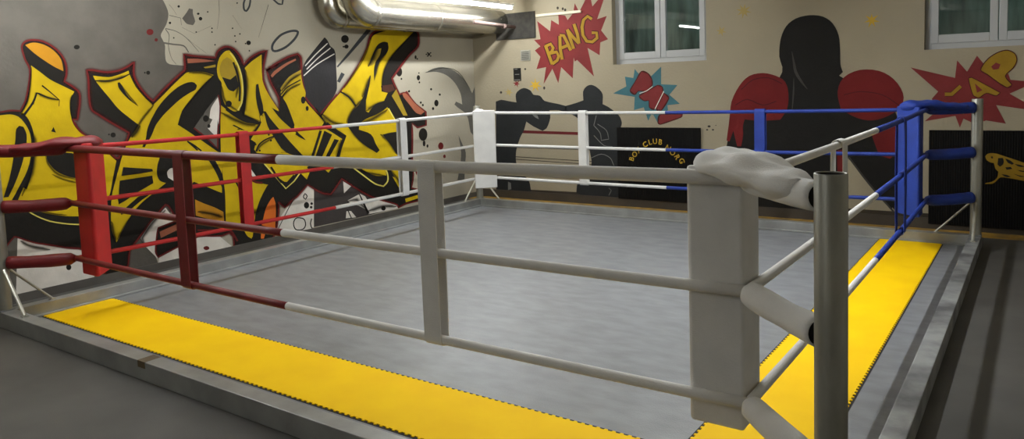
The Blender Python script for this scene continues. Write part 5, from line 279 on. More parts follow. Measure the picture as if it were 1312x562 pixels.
  (4,'h',"3.129 1.598 3.123 1.603 3.118 1.607 3.185 1.618 3.165 1.636 3.145 1.653 3.228 1.649 3.207 1.669 3.186 1.688 3.269 1.675 3.251 1.698 3.233 1.719 3.312 1.694 3.298 1.718 3.284 1.742 3.359 1.713 3.348 1.735 3.337 1.758 3.402 1.746 3.399 1.752 3.396 1.758"),
  (4,'h',"4.713 .644 4.721 .648 4.730 .652 4.750 .575 4.781 .590 4.812 .606 4.807 .516 4.842 .532 4.877 .548 4.859 .460 4.896 .473 4.933 .487 4.899 .406 4.938 .417 4.977 .428 4.938 .351 4.975 .359 5.012 .368 5.002 .299 5.012 .301 5.022 .304"),
  (4,'h',"4.166 .694 4.170 .699 4.173 .704 4.227 .646 4.241 .664 4.255 .683 4.299 .608 4.314 .630 4.328 .651 4.380 .577 4.390 .600 4.401 .622 4.474 .551 4.481 .575 4.489 .599 4.576 .531 4.581 .554 4.587 .576 4.681 .526 4.683 .532 4.684 .538"),
  (4,'h',"1.136 .532 1.143 .532 1.150 .532 1.121 .494 1.147 .494 1.173 .494 1.122 .456 1.150 .457 1.179 .457 1.127 .419 1.155 .421 1.183 .422 1.132 .387 1.160 .390 1.188 .392 1.141 .355 1.167 .358 1.192 .361 1.167 .326 1.173 .327 1.180 .328"),
  (4,'h',"1.186 .351 1.183 .353 1.180 .355 1.217 .380 1.206 .388 1.195 .396 1.242 .414 1.229 .423 1.217 .432 1.265 .449 1.253 .458 1.242 .468 1.293 .485 1.281 .495 1.270 .504 1.322 .523 1.311 .532 1.300 .541 1.344 .567 1.341 .570 1.338 .572"),
  (4,'h',"1.453 .240 1.445 .238 1.437 .237 1.447 .319 1.419 .324 1.391 .329 1.481 .343 1.454 .367 1.426 .390 1.516 .386 1.489 .410 1.462 .434 1.552 .424 1.527 .450 1.502 .476 1.595 .459 1.572 .487 1.549 .515 1.640 .498 1.621 .522 1.603 .545 1.677 .550 1.671 .557 1.665 .565"),
  (4,'h',"4.019 .280 4.017 .291 4.015 .302 4.141 .254 4.169 .290 4.197 .326 4.346 .106 4.357 .112 4.368 .118"),
  (4,'h',"4.361 .102 4.357 .112 4.353 .122 4.461 .085 4.446 .122 4.431 .159 4.551 .091 4.537 .132 4.523 .173 4.633 .093 4.625 .135 4.618 .176 4.704 .086 4.706 .127 4.708 .168 4.783 .075 4.788 .112 4.792 .150 4.870 .087 4.871 .097 4.872 .107"),
  (4,'h',".378 .492 .382 .497 .385 .502 .393 .458 .405 .477 .417 .496 .416 .435 .428 .457 .440 .479 .445 .416 .454 .440 .462 .464 .491 .395 .498 .420 .505 .445 .546 .375 .552 .399 .557 .422 .605 .371 .607 .377 .608 .384"),
  (1,'h',"5.544 1.855 5.543 1.857 5.542 1.860 5.678 1.876 5.675 1.883 5.672 1.890 5.812 1.899 5.809 1.909 5.806 1.920 5.938 1.911 5.937 1.922 5.937 1.933 6.050 1.907 6.054 1.918 6.057 1.929 6.162 1.889 6.169 1.900 6.176 1.910 6.258 1.854 6.270 1.863 6.282 1.872 6.352 1.785 6.367 1.792 6.382 1.798 6.446 1.693 6.457 1.697 6.468 1.701 6.544 1.599 6.548 1.601 6.552 1.602"),
 ],
},
'arrow': {
 'grey': [
  (1,'p',"5.560 1.857 5.612 1.877 5.665 1.898 5.721 1.914 5.789 1.925 5.863 1.933 5.938 1.932 6.022 1.921 6.111 1.903 6.195 1.876 6.275 1.837 6.352 1.789 6.418 1.739 6.470 1.688 6.514 1.632 6.547 1.588 6.566 1.565 6.585 1.542 6.665 1.660 6.759 1.653 6.737 1.605 6.714 1.557 6.692 1.509 6.671 1.459 6.650 1.408 6.634 1.360 6.626 1.319 6.622 1.277 6.618 1.236 6.605 1.143 6.589 1.027 6.573 .912 6.536 .939 6.508 .967 6.492 1.028 6.478 1.105 6.461 1.170 6.444 1.202 6.419 1.232 6.388 1.260 6.340 1.289 6.285 1.317 6.237 1.341 6.209 1.358 6.183 1.376 6.156 1.393 6.197 1.433 6.337 1.386 6.330 1.440 6.324 1.493 6.308 1.546 6.276 1.601 6.233 1.657 6.184 1.707 6.130 1.749 6.069 1.787 6.004 1.818 5.936 1.841 5.863 1.857 5.789 1.867 5.713 1.868 5.636 1.862"),
  (1,'p',"6.220 .941 6.249 .894 6.277 .846 6.305 .799 6.332 .756 6.360 .713 6.375 .669 6.372 .608 6.357 .541 6.343 .473 6.334 .405 6.326 .335 6.318 .265 6.155 .285 6.180 .352 6.205 .419 6.226 .486 6.245 .550 6.260 .614 6.266 .679 6.257 .762 6.239 .852"),
 ],
},
'bang': {
 'burst': [
  (1,'p',"-5.264 1.645 -5.215 1.879 -5.377 1.858 -5.303 2.028 -5.394 2.122 -5.298 2.173 -5.402 2.268 -5.294 2.273 -5.338 2.527 -5.131 2.373 -5.105 2.525 -4.985 2.451 -4.988 2.588 -4.878 2.567 -4.842 2.505 -4.790 2.555 -4.733 2.611 -4.742 2.638 -4.722 2.721 -4.663 2.610 -4.637 2.629 -4.559 2.750 -4.484 2.806 -4.452 2.655 -4.366 2.732 -4.268 2.786 -4.282 2.724 -4.385 2.481 -4.240 2.512 -4.329 2.329 -4.230 2.207 -4.346 2.172 -4.362 2.003 -4.542 2.109 -4.456 1.724 -4.709 1.956 -4.747 1.936 -4.763 1.991 -4.787 1.709 -4.967 1.869 -5.021 1.650 -5.111 1.852"),
 ],
 'letter_edge': [
  (2,'s',"-5.253 2.169 -5.172 2.189 -5.151 1.904 -5.071 1.925"),
  (2,'s',"-5.196 2.135 -5.229 2.202 -5.134 2.162 -5.115 2.231 -5.129 2.136 -5.045 2.142 -5.142 2.115 -5.078 2.068 -5.186 2.097 -5.141 2.034"),
  (2,'s',"-5.148 2.030 -5.163 2.100 -5.045 2.047 -5.019 2.114 -5.042 2.020 -4.958 2.020 -5.059 1.988 -4.997 1.939 -5.134 1.949 -5.087 1.889"),
  (2,'s',"-4.907 1.978 -4.989 1.969 -4.932 2.123 -5.015 2.121 -4.931 2.295 -5.014 2.299"),
  (2,'s',"-4.973 2.268 -4.971 2.339 -4.943 2.277 -4.883 2.322 -4.890 2.178 -4.816 2.204 -4.843 2.079 -4.768 2.103"),
  (2,'s',"-4.935 2.098 -4.965 2.165 -4.826 2.131 -4.856 2.198"),
  (2,'s',"-4.720 2.119 -4.798 2.101 -4.766 2.251 -4.845 2.234 -4.813 2.384 -4.891 2.368"),
  (2,'s',"-4.885 2.357 -4.819 2.395 -4.801 2.252 -4.737 2.293 -4.702 2.154 -4.642 2.199"),
  (2,'s',"-4.632 2.180 -4.712 2.173 -4.654 2.307 -4.732 2.294 -4.705 2.452 -4.782 2.436"),
  (2,'s',"-4.442 2.514 -4.487 2.461 -4.532 2.565 -4.527 2.496 -4.627 2.505 -4.558 2.468 -4.660 2.396 -4.580 2.388 -4.647 2.276 -4.571 2.293 -4.576 2.173 -4.528 2.226 -4.456 2.152 -4.477 2.219 -4.357 2.215 -4.427 2.249 -4.369 2.325 -4.426 2.280 -4.469 2.341 -4.471 2.273"),
 ],
 'letter': [
  (3,'s',"-5.236 2.174 -5.189 2.185 -5.134 1.908 -5.088 1.920"),
  (3,'s',"-5.203 2.149 -5.222 2.187 -5.130 2.176 -5.119 2.216 -5.111 2.137 -5.063 2.141 -5.128 2.105 -5.091 2.078 -5.176 2.083 -5.151 2.048"),
  (3,'s',"-5.151 2.045 -5.160 2.086 -5.039 2.062 -5.025 2.100 -5.024 2.020 -4.976 2.020 -5.046 1.978 -5.010 1.950 -5.124 1.936 -5.097 1.901"),
  (3,'s',"-4.924 1.976 -4.971 1.971 -4.949 2.122 -4.997 2.121 -4.949 2.296 -4.996 2.298"),
  (3,'s',"-4.973 2.283 -4.971 2.324 -4.931 2.286 -4.896 2.313 -4.875 2.184 -4.831 2.199 -4.827 2.084 -4.784 2.098"),
  (3,'s',"-4.941 2.112 -4.959 2.151 -4.832 2.146 -4.850 2.184"),
  (3,'s',"-4.737 2.115 -4.782 2.105 -4.783 2.248 -4.828 2.238 -4.829 2.381 -4.874 2.371"),
  (3,'s',"-4.871 2.365 -4.833 2.387 -4.787 2.261 -4.751 2.285 -4.689 2.164 -4.654 2.189"),
  (3,'s',"-4.649 2.179 -4.695 2.174 -4.670 2.304 -4.715 2.297 -4.721 2.449 -4.766 2.439"),
  (3,'s',"-4.452 2.503 -4.478 2.472 -4.531 2.550 -4.528 2.511 -4.612 2.497 -4.572 2.476 -4.643 2.395 -4.597 2.390 -4.630 2.279 -4.587 2.289 -4.566 2.184 -4.538 2.215 -4.460 2.166 -4.473 2.205 -4.372 2.222 -4.412 2.242 -4.381 2.315 -4.414 2.289 -4.470 2.327 -4.471 2.288"),
 ],
},
'paw': {
 'burst': [
  (1,'p',"-4.173 1.490 -3.977 1.577 -3.994 1.705 -3.874 1.683 -3.852 1.799 -3.794 1.734 -3.629 1.693 -3.483 1.815 -3.487 1.591 -3.266 1.576 -3.377 1.456 -3.239 1.340 -3.407 1.325 -3.399 1.263 -3.466 1.210 -3.536 1.085 -3.601 1.202 -3.630 1.211 -3.676 1.126 -3.702 1.206 -3.735 1.301 -3.874 1.266 -3.860 1.438"),
 ],
 'letter': [
  (3,'p',"-3.754 1.760 -3.667 1.730 -3.620 1.657 -3.616 1.586 -3.691 1.516 -3.809 1.519 -3.859 1.473 -3.918 1.521 -3.846 1.628"),
  (3,'p',"-3.791 1.446 -3.672 1.507 -3.535 1.575 -3.478 1.555 -3.470 1.493 -3.580 1.282 -3.647 1.300 -3.655 1.390 -3.723 1.391"),
  (3,'p',"-3.446 1.475 -3.390 1.412 -3.494 1.263 -3.557 1.282"),
  (3,'p',"-3.505 1.201 -3.204 1.205 -3.233 1.174 -3.507 1.085 -3.535 1.103"),
 ],
 'letter_edge': [
  (2,'s',"-3.747 1.750 -3.760 1.769 -3.733 1.752 -3.732 1.774 -3.714 1.746 -3.704 1.766 -3.693 1.734 -3.679 1.752 -3.675 1.722 -3.659 1.738 -3.661 1.708 -3.642 1.721 -3.649 1.690 -3.628 1.701 -3.639 1.672 -3.617 1.680 -3.631 1.653 -3.609 1.660 -3.626 1.637 -3.603 1.641 -3.623 1.620 -3.599 1.622 -3.623 1.604 -3.599 1.601 -3.627 1.590 -3.605 1.581 -3.638 1.573 -3.618 1.560 -3.654 1.554 -3.637 1.539 -3.674 1.537 -3.660 1.519 -3.695 1.526 -3.687 1.506 -3.719 1.524 -3.719 1.502 -3.750 1.527 -3.753 1.505 -3.782 1.531 -3.784 1.509 -3.812 1.529 -3.805 1.508 -3.832 1.517 -3.815 1.501 -3.846 1.500 -3.826 1.487 -3.855 1.487 -3.838 1.471 -3.860 1.484 -3.858 1.462 -3.871 1.487 -3.881 1.467 -3.889 1.497 -3.904 1.480 -3.902 1.509 -3.923 1.498 -3.906 1.520 -3.930 1.522 -3.898 1.539 -3.920 1.549 -3.880 1.565 -3.900 1.577 -3.857 1.593 -3.877 1.607 -3.835 1.622 -3.856 1.634 -3.813 1.657 -3.835 1.668 -3.790 1.697 -3.811 1.708 -3.767 1.731 -3.787 1.744 -3.747 1.750 -3.760 1.769"),
  (2,'s',"-3.779 1.442 -3.802 1.450 -3.767 1.452 -3.781 1.470 -3.737 1.466 -3.748 1.486 -3.700 1.482 -3.711 1.502 -3.666 1.497 -3.677 1.516 -3.631 1.516 -3.643 1.535 -3.594 1.536 -3.605 1.555 -3.559 1.554 -3.569 1.573 -3.533 1.564 -3.537 1.585 -3.507 1.562 -3.500 1.582 -3.487 1.548 -3.470 1.563 -3.483 1.539 -3.461 1.546 -3.479 1.525 -3.456 1.528 -3.479 1.510 -3.455 1.508 -3.481 1.497 -3.459 1.490 -3.501 1.450 -3.479 1.442 -3.531 1.388 -3.509 1.378 -3.563 1.328 -3.542 1.317 -3.589 1.289 -3.571 1.275 -3.596 1.286 -3.594 1.264 -3.610 1.289 -3.618 1.268 -3.626 1.296 -3.640 1.279 -3.636 1.306 -3.658 1.295 -3.640 1.321 -3.664 1.319 -3.639 1.346 -3.663 1.347 -3.638 1.373 -3.662 1.371 -3.645 1.397 -3.665 1.384 -3.667 1.406 -3.669 1.384 -3.688 1.404 -3.684 1.382 -3.706 1.401 -3.705 1.378 -3.719 1.402 -3.727 1.381 -3.738 1.411 -3.750 1.391 -3.761 1.424 -3.776 1.406 -3.777 1.437 -3.797 1.425 -3.779 1.442 -3.802 1.450"),
  (2,'s',"-3.438 1.467 -3.453 1.484 -3.436 1.452 -3.421 1.468 -3.417 1.438 -3.401 1.454 -3.404 1.425 -3.384 1.435 -3.402 1.415 -3.379 1.410 -3.416 1.383 -3.396 1.373 -3.444 1.339 -3.425 1.327 -3.476 1.298 -3.458 1.284 -3.501 1.272 -3.486 1.255 -3.512 1.269 -3.510 1.247 -3.530 1.271 -3.537 1.249 -3.543 1.276 -3.559 1.261 -3.545 1.280 -3.568 1.284 -3.530 1.313 -3.552 1.323 -3.502 1.363 -3.522 1.373 -3.467 1.418 -3.488 1.428 -3.438 1.467 -3.453 1.484"),
  (2,'s',"-3.501 1.191 -3.508 1.212 -3.447 1.198 -3.448 1.220 -3.370 1.198 -3.370 1.220 -3.285 1.196 -3.284 1.217 -3.208 1.195 -3.201 1.216 -3.226 1.194 -3.208 1.181 -3.238 1.183 -3.228 1.164 -3.293 1.164 -3.285 1.143 -3.372 1.137 -3.365 1.117 -3.453 1.112 -3.446 1.091 -3.509 1.096 -3.505 1.075 -3.519 1.099 -3.532 1.080 -3.524 1.106 -3.547 1.100 -3.523 1.125 -3.547 1.125 -3.521 1.154 -3.545 1.157 -3.514 1.179 -3.534 1.190 -3.501 1.191 -3.508 1.212"),
 ],
 'highlight': [
  (4,'s',"-3.456 1.504 -3.446 1.499 -3.581 1.281 -3.571 1.276"),
  (4,'s',"-3.788 1.478 -3.791 1.487 -3.755 1.487 -3.758 1.496 -3.721 1.496 -3.725 1.505 -3.689 1.508 -3.693 1.516 -3.658 1.525 -3.663 1.533 -3.629 1.545 -3.635 1.552 -3.600 1.564 -3.605 1.571"),
 ],
},
'zap': {
 'burst': [
  (1,'p',"-.655 1.690 -.248 1.567 -.231 1.745 -.142 1.627 -.058 1.784 .005 1.694 .127 1.725 .188 1.651 .228 1.533 .339 1.518 .484 1.531 .222 1.396 .489 1.215 .111 1.284 .197 1.098 .028 1.130 -.065 1.093 -.168 1.149 -.199 1.056 -.240 1.177 -.519 1.121 -.404 1.234 -.455 1.357 -.398 1.431"),
 ],
 'letter': [
  (3,'p',"-.025 1.641 -.006 1.678 .013 1.715 .035 1.747 .064 1.773 .096 1.795 .126 1.811 .150 1.820 .176 1.825 .201 1.825 .223 1.817 .244 1.803 .261 1.786 .271 1.766 .276 1.742 .277 1.718 .271 1.694 .261 1.671 .248 1.648 .230 1.623 .207 1.597 .185 1.571 .239 1.485 .199 1.457 .164 1.483 .130 1.508 .099 1.532 .078 1.550 .058 1.569 .037 1.588 .017 1.606 -.004 1.624"),
  (3,'p',"-.129 1.557 -.099 1.565 .147 1.407 .109 1.377 .028 1.404 -.037 1.359 -.087 1.388"),
  (3,'s',"-.337 1.383 -.337 1.420 -.268 1.384 -.283 1.417 -.185 1.468 -.207 1.496"),
  (3,'s',"-.240 1.299 -.212 1.315 -.214 1.240 -.189 1.262 -.172 1.192 -.150 1.217"),
 ],
 'letter_edge': [
  (4,'s',"-.021 1.641 -.029 1.641 -.015 1.663 -.023 1.667 -.001 1.690 -.008 1.697 .018 1.719 .012 1.726 .038 1.743 .032 1.751 .059 1.763 .053 1.771 .082 1.780 .077 1.789 .105 1.795 .101 1.804 .127 1.806 .124 1.815 .145 1.813 .143 1.823 .164 1.819 .163 1.828 .183 1.821 .182 1.831 .200 1.820 .201 1.830 .216 1.815 .219 1.824 .232 1.806 .236 1.815 .247 1.795 .252 1.803 .258 1.783 .264 1.789 .265 1.769 .273 1.773 .270 1.753 .278 1.755 .273 1.736 .281 1.736 .273 1.719 .281 1.717 .269 1.702 .277 1.699 .263 1.685 .270 1.680 .254 1.668 .261 1.662 .245 1.652 .251 1.645 .229 1.634 .235 1.626 .209 1.614 .214 1.607 .190 1.594 .197 1.588 .181 1.571 .189 1.570 .189 1.546 .196 1.551 .207 1.521 .213 1.528 .226 1.499 .232 1.506 .235 1.484 .243 1.486 .232 1.475 .239 1.469 .223 1.467 .227 1.458 .211 1.462 .213 1.452 .200 1.462 .198 1.453 .179 1.474 .175 1.465 .153 1.494 .148 1.485 .125 1.516 .121 1.508 .102 1.536 .097 1.528 .086 1.550 .081 1.542 .071 1.564 .066 1.556 .055 1.578 .050 1.570 .040 1.592 .035 1.584 .021 1.605 .017 1.596 .001 1.616 -.003 1.607 -.015 1.628 -.021 1.621 -.021 1.641 -.029 1.641"),
  (4,'s',"-.125 1.557 -.132 1.558 -.117 1.564 -.118 1.572 -.100 1.562 -.098 1.569 -.054 1.534 -.051 1.541 .010 1.492 .013 1.499 .080 1.446 .083 1.453 .145 1.403 .149 1.410 .136 1.401 .140 1.395 .127 1.391 .131 1.385 .118 1.384 .121 1.377 .109 1.381 .109 1.373 .092 1.385 .091 1.377 .071 1.395 .069 1.387 .049 1.404 .047 1.397 .027 1.407 .028 1.400 .008 1.399 .012 1.392 -.009 1.385 -.004 1.378 -.024 1.370 -.020 1.364 -.038 1.363 -.036 1.355 -.051 1.364 -.052 1.356 -.064 1.369 -.067 1.362 -.076 1.378 -.080 1.372 -.084 1.389 -.090 1.386 -.097 1.425 -.103 1.423 -.110 1.475 -.116 1.473 -.120 1.524 -.127 1.522 -.125 1.557 -.132 1.558"),
  (2,'s',"-.337 1.378 -.337 1.426 -.266 1.379 -.285 1.422 -.182 1.464 -.210 1.500"),
  (2,'s',"-.244 1.296 -.207 1.317 -.218 1.237 -.185 1.265 -.175 1.188 -.146 1.221"),
 ],
 'letter_hole': [
  (4,'p',".064 1.670 .104 1.708 .143 1.688 .128 1.644 .083 1.637"),
  (4,'p',"-.073 1.506 -.007 1.437 -.053 1.411"),
 ],
},
'boxers': {
 'left_boxer': [
  (1,'p',"-6.112 1.409 -6.078 1.419 -6.045 1.429 -6.010 1.434 -5.953 1.427 -5.887 1.415 -5.832 1.405 -5.802 1.401 -5.773 1.397 -5.743 1.393 -5.748 1.435 -5.752 1.477 -5.747 1.513 -5.728 1.540 -5.699 1.562 -5.670 1.579 -5.642 1.590 -5.612 1.596 -5.582 1.595 -5.548 1.586 -5.513 1.571 -5.484 1.554 -5.465 1.525 -5.444 1.499 -5.410 1.492 -5.367 1.489 -5.330 1.479 -5.305 1.457 -5.284 1.429 -5.257 1.407 -5.186 1.389 -5.098 1.373 -5.023 1.359 -4.982 1.349 -4.942 1.339 -4.902 1.329 -4.905 1.229 -4.945 1.245 -4.984 1.261 -5.026 1.272 -5.075 1.275 -5.129 1.274 -5.182 1.273 -5.176 1.238 -5.169 1.202 -5.170 1.167 -5.185 1.119 -5.208 1.067 -5.233 1.026 -5.254 1.008 -5.280 .996 -5.306 .983 -5.356 1.002 -5.405 1.022 -5.453 1.042 -5.496 1.065 -5.538 1.089 -5.580 1.114 -5.595 1.071 -5.611 1.028 -5.628 .987 -5.651 .951 -5.676 .915 -5.699 .878 -5.725 .822 -5.753 .758 -5.773 .694 -5.783 .631 -5.787 .569 -5.780 .510 -5.761 .459 -5.732 .410 -5.697 .366 -5.655 .331 -5.607 .300 -5.570 .262 -5.551 .208 -5.542 .145 -5.534 .082 -6.164 .046"),
 ],
 'right_boxer': [
  (1,'p',"-4.922 1.330 -4.859 1.344 -4.796 1.359 -4.741 1.372 -4.703 1.383 -4.666 1.394 -4.630 1.405 -4.631 1.446 -4.633 1.488 -4.630 1.524 -4.617 1.550 -4.599 1.573 -4.577 1.591 -4.553 1.603 -4.526 1.611 -4.499 1.612 -4.468 1.604 -4.434 1.589 -4.405 1.569 -4.375 1.545 -4.349 1.517 -4.331 1.484 -4.327 1.443 -4.331 1.397 -4.335 1.350 -4.303 1.336 -4.272 1.322 -4.242 1.306 -4.193 1.274 -4.139 1.236 -4.096 1.198 -4.075 1.167 -4.061 1.132 -4.055 1.099 -4.059 1.071 -4.071 1.043 -4.083 1.016 -3.811 1.001 -3.832 .077 -4.134 .082 -4.447 .087 -4.682 .094 -4.716 .101 -4.748 .112 -4.781 .124 -4.776 .172 -4.770 .220 -4.756 .265 -4.728 .303 -4.690 .339 -4.654 .374 -4.609 .418 -4.563 .466 -4.532 .516 -4.526 .572 -4.535 .630 -4.546 .688 -4.555 .746 -4.566 .804 -4.580 .858 -4.596 .904 -4.615 .950 -4.634 .995 -4.649 1.042 -4.664 1.090 -4.689 1.132 -4.736 1.169 -4.795 1.202 -4.845 1.229 -4.871 1.243 -4.897 1.257 -4.924 1.271"),
 ],
 'painted_rope': [
  (0,'s',"-5.718 .948 -5.715 .989 -4.559 .928 -4.556 .967"),
  (0,'s',"-5.745 .320 -5.742 .350 -4.656 .318 -4.654 .346"),
 ],
 'thin_line': [
  (0,'s',"-5.822 .596 -5.821 .606 -4.492 .565 -4.491 .574"),
  (0,'s',"-5.823 .559 -5.822 .569 -4.493 .524 -4.492 .532"),
  (0,'s',"-5.771 .733 -5.770 .743 -4.526 .725 -4.525 .734"),
 ],
 'chalk_line': [
  (2,'s',"-4.439 1.200 -4.430 1.198 -4.482 1.064 -4.472 1.064 -4.447 1.027 -4.439 1.033 -4.413 .994 -4.405 .999 -4.388 .961 -4.380 .965 -4.378 .930 -4.369 .931 -4.375 .896 -4.366 .897 -4.369 .857 -4.367 .866 -4.251 .877 -4.256 .884 -4.257 .922 -4.266 .920 -4.265 .963 -4.274 .960 -4.284 1.000 -4.292 .995 -4.321 1.031 -4.327 1.024 -4.369 1.058 -4.374 1.051 -4.416 1.085 -4.421 1.077"),
  (2,'s',"-4.527 .616 -4.531 .623 -4.474 .638 -4.478 .646 -4.421 .660 -4.424 .668 -4.373 .671 -4.373 .679 -4.326 .665 -4.323 .673 -4.281 .647 -4.276 .655 -4.245 .625 -4.238 .631 -4.222 .596 -4.214 .601 -4.208 .562 -4.199 .565 -4.192 .527 -4.184 .530"),
  (2,'s',"-4.484 .925 -4.477 .931 -4.434 .876 -4.427 .882 -4.383 .827 -4.377 .833 -4.334 .791 -4.329 .798 -4.291 .779 -4.289 .787 -4.245 .777 -4.245 .786 -4.200 .776 -4.200 .784"),
  (2,'s',"-4.275 .217 -4.268 .223 -4.239 .188 -4.230 .188 -4.279 .119 -4.270 .116"),
  (2,'p',"-5.489 1.232 -5.383 1.203 -5.364 1.150 -5.396 1.161 -5.426 1.175 -5.447 1.192 -5.468 1.212"),
  (2,'p',"-5.941 .227 -5.891 .210 -5.886 .118 -5.946 .103"),
 ],
 'painted_ground': [
  (0,'p',"-6.161 .122 -4.661 .137 -.471 .145 -.469 .030 -6.176 .030"),
 ],
},
'hooded': {
 'black_body': [
  (1,'p',"-1.980 1.691 -1.978 1.749 -1.998 1.810 -2.012 1.871 -2.012 1.939 -2.006 2.009 -1.995 2.072 -1.980 2.122 -1.959 2.171 -1.933 2.212 -1.902 2.245 -1.865 2.272 -1.825 2.292 -1.778 2.307 -1.727 2.315 -1.676 2.318 -1.626 2.315 -1.576 2.306 -1.531 2.291 -1.493 2.269 -1.458 2.241 -1.429 2.208 -1.404 2.168 -1.383 2.123 -1.368 2.076 -1.359 2.027 -1.355 1.976 -1.352 1.925 -1.350 1.866 -1.350 1.805 -1.348 1.753 -1.342 1.724 -1.333 1.695 -1.323 1.667 -1.362 1.628 -1.163 1.499 -.970 1.372 -.831 1.268 -.796 1.220 -.776 1.160 -.768 1.097 -.772 .843 -.786 .503 -.800 .160 -.968 .365 -1.138 .573 -1.262 .722 -1.278 .721 -1.279 .471 -1.280 .219 -1.284 .036 -1.292 .030 -1.307 .030 -1.322 .030 -2.617 .030 -2.636 .245 -2.655 .486 -2.657 .693 -2.644 .828 -2.614 .960 -2.557 1.075 -2.458 1.160 -2.336 1.227 -2.227 1.307 -2.128 1.432 -2.038 1.573"),
  (1,'p',"-1.278 .721 -.825 .159 -.737 .891 -.831 1.234 -1.262 1.237"),
 ],
 'left_glove': [
  (2,'p',"-2.604 1.174 -2.598 1.238 -2.591 1.301 -2.578 1.362 -2.552 1.427 -2.518 1.491 -2.481 1.547 -2.447 1.590 -2.408 1.629 -2.364 1.659 -2.313 1.677 -2.258 1.686 -2.203 1.688 -2.148 1.681 -2.094 1.666 -2.046 1.648 -2.009 1.630 -1.975 1.607 -1.948 1.577 -1.929 1.538 -1.917 1.490 -1.911 1.442 -1.910 1.383 -1.915 1.320 -1.927 1.262 -1.948 1.219 -1.976 1.179 -2.005 1.138 -2.094 1.133 -2.185 1.127 -2.276 1.127 -2.380 1.138 -2.491 1.156"),
  (2,'p',"-2.646 .886 -2.637 .946 -2.628 1.005 -2.619 1.064 -2.607 1.154 -2.594 1.256 -2.580 1.359 -2.369 1.355 -2.376 1.309 -2.383 1.262 -2.393 1.216 -2.409 1.170 -2.428 1.123 -2.441 1.077 -2.444 1.034 -2.442 .991 -2.443 .948 -2.449 .905 -2.458 .862 -2.467 .819 -2.515 .818 -2.560 1.006 -2.610 .875"),
 ],
 'right_glove': [
  (2,'p',"-1.378 1.452 -1.367 1.510 -1.345 1.564 -1.312 1.609 -1.266 1.643 -1.208 1.669 -1.149 1.684 -1.085 1.687 -1.019 1.681 -.958 1.666 -.907 1.644 -.860 1.613 -.818 1.576 -.779 1.528 -.746 1.473 -.725 1.420 -.718 1.374 -.723 1.327 -.739 1.284 -.771 1.246 -.815 1.211 -.862 1.182 -.911 1.159 -.965 1.140 -1.019 1.131 -1.073 1.132 -1.127 1.142 -1.180 1.159 -1.235 1.186 -1.290 1.221 -1.345 1.256 -1.360 1.322 -1.375 1.389"),
  (2,'p',"-1.035 .991 -1.009 1.017 -.984 1.042 -.955 1.061 -.905 1.076 -.844 1.086 -.784 1.096 -.777 .999 -.771 .901 -.773 .821 -.789 .783 -.816 .749 -.844 .716 -.954 .748"),
 ],
 'red_trim': [
  (2,'p',"-1.385 .790 -1.311 .810 -1.304 .523 -1.378 .520"),
 ],
 'dark_seam': [
  (3,'s',"-2.455 1.496 -2.462 1.504 -2.409 1.537 -2.416 1.545 -2.365 1.577 -2.371 1.585 -2.316 1.607 -2.320 1.616 -2.258 1.622 -2.260 1.632 -2.196 1.628 -2.196 1.638 -2.137 1.624 -2.135 1.633 -2.084 1.606 -2.080 1.615 -2.033 1.579 -2.029 1.588 -1.983 1.552 -1.978 1.560"),
  (3,'s',"-1.311 1.410 -1.313 1.419 -1.256 1.424 -1.258 1.432 -1.202 1.437 -1.204 1.445 -1.148 1.442 -1.149 1.451 -1.077 1.437 -1.076 1.446 -.999 1.425 -.997 1.433 -.927 1.403 -.924 1.411 -.867 1.369 -.863 1.376 -.812 1.325 -.807 1.332 -.756 1.281 -.752 1.288"),
  (3,'s',"-2.528 1.310 -2.534 1.319 -2.482 1.338 -2.487 1.347 -2.436 1.365 -2.441 1.375 -2.390 1.377 -2.389 1.388 -2.332 1.359 -2.328 1.369 -2.269 1.326 -2.264 1.336 -2.207 1.305 -2.205 1.316 -2.151 1.312 -2.154 1.322 -2.098 1.331 -2.102 1.341 -2.046 1.349 -2.050 1.359"),
 ],
 'grey_shine': [
  (3,'s',"-1.872 1.920 -1.867 1.920 -1.868 1.878 -1.857 1.879 -1.864 1.836 -1.847 1.838 -1.860 1.796 -1.837 1.798 -1.857 1.758 -1.829 1.761 -1.852 1.719 -1.823 1.724 -1.842 1.680 -1.813 1.690 -1.823 1.639 -1.796 1.654 -1.798 1.600 -1.775 1.615 -1.773 1.565 -1.754 1.579 -1.750 1.537 -1.736 1.548 -1.726 1.511 -1.717 1.518 -1.702 1.485 -1.698 1.488"),
  (3,'s',"-1.851 1.619 -1.848 1.619 -1.856 1.560 -1.846 1.560 -1.860 1.501 -1.844 1.500 -1.863 1.442 -1.846 1.440 -1.867 1.371 -1.852 1.369 -1.871 1.294 -1.861 1.293 -1.874 1.217 -1.871 1.217"),
  (2,'s',"-1.269 .715 -1.254 .728 -1.198 .615 -1.183 .628 -1.128 .516 -1.113 .530 -1.056 .420 -1.042 .434 -.978 .324 -.964 .338 -.897 .229 -.883 .243 -.816 .135 -.803 .149"),
  (3,'s',"-1.937 .143 -1.937 .143 -1.918 .347 -1.918 .347"),
 ],
},
'star0_y': {
 'star': [
  (1,'p',"-5.293 1.610 -5.372 1.610 -5.353 1.541 -5.405 1.597 -5.456 1.544 -5.437 1.611 -5.517 1.611 -5.445 1.640 -5.491 1.690 -5.422 1.664 -5.403 1.731 -5.386 1.663 -5.317 1.689 -5.364 1.640"),
 ],
},
'star1_f': {
 'star': [
  (1,'p',"-5.796 1.528 -5.849 1.526 -5.846 1.477 -5.878 1.519 -5.917 1.503 -5.899 1.536 -5.944 1.556 -5.892 1.559 -5.891 1.598 -5.864 1.566 -5.823 1.584 -5.843 1.550"),
 ],
},
'star2_f': {
 'star': [
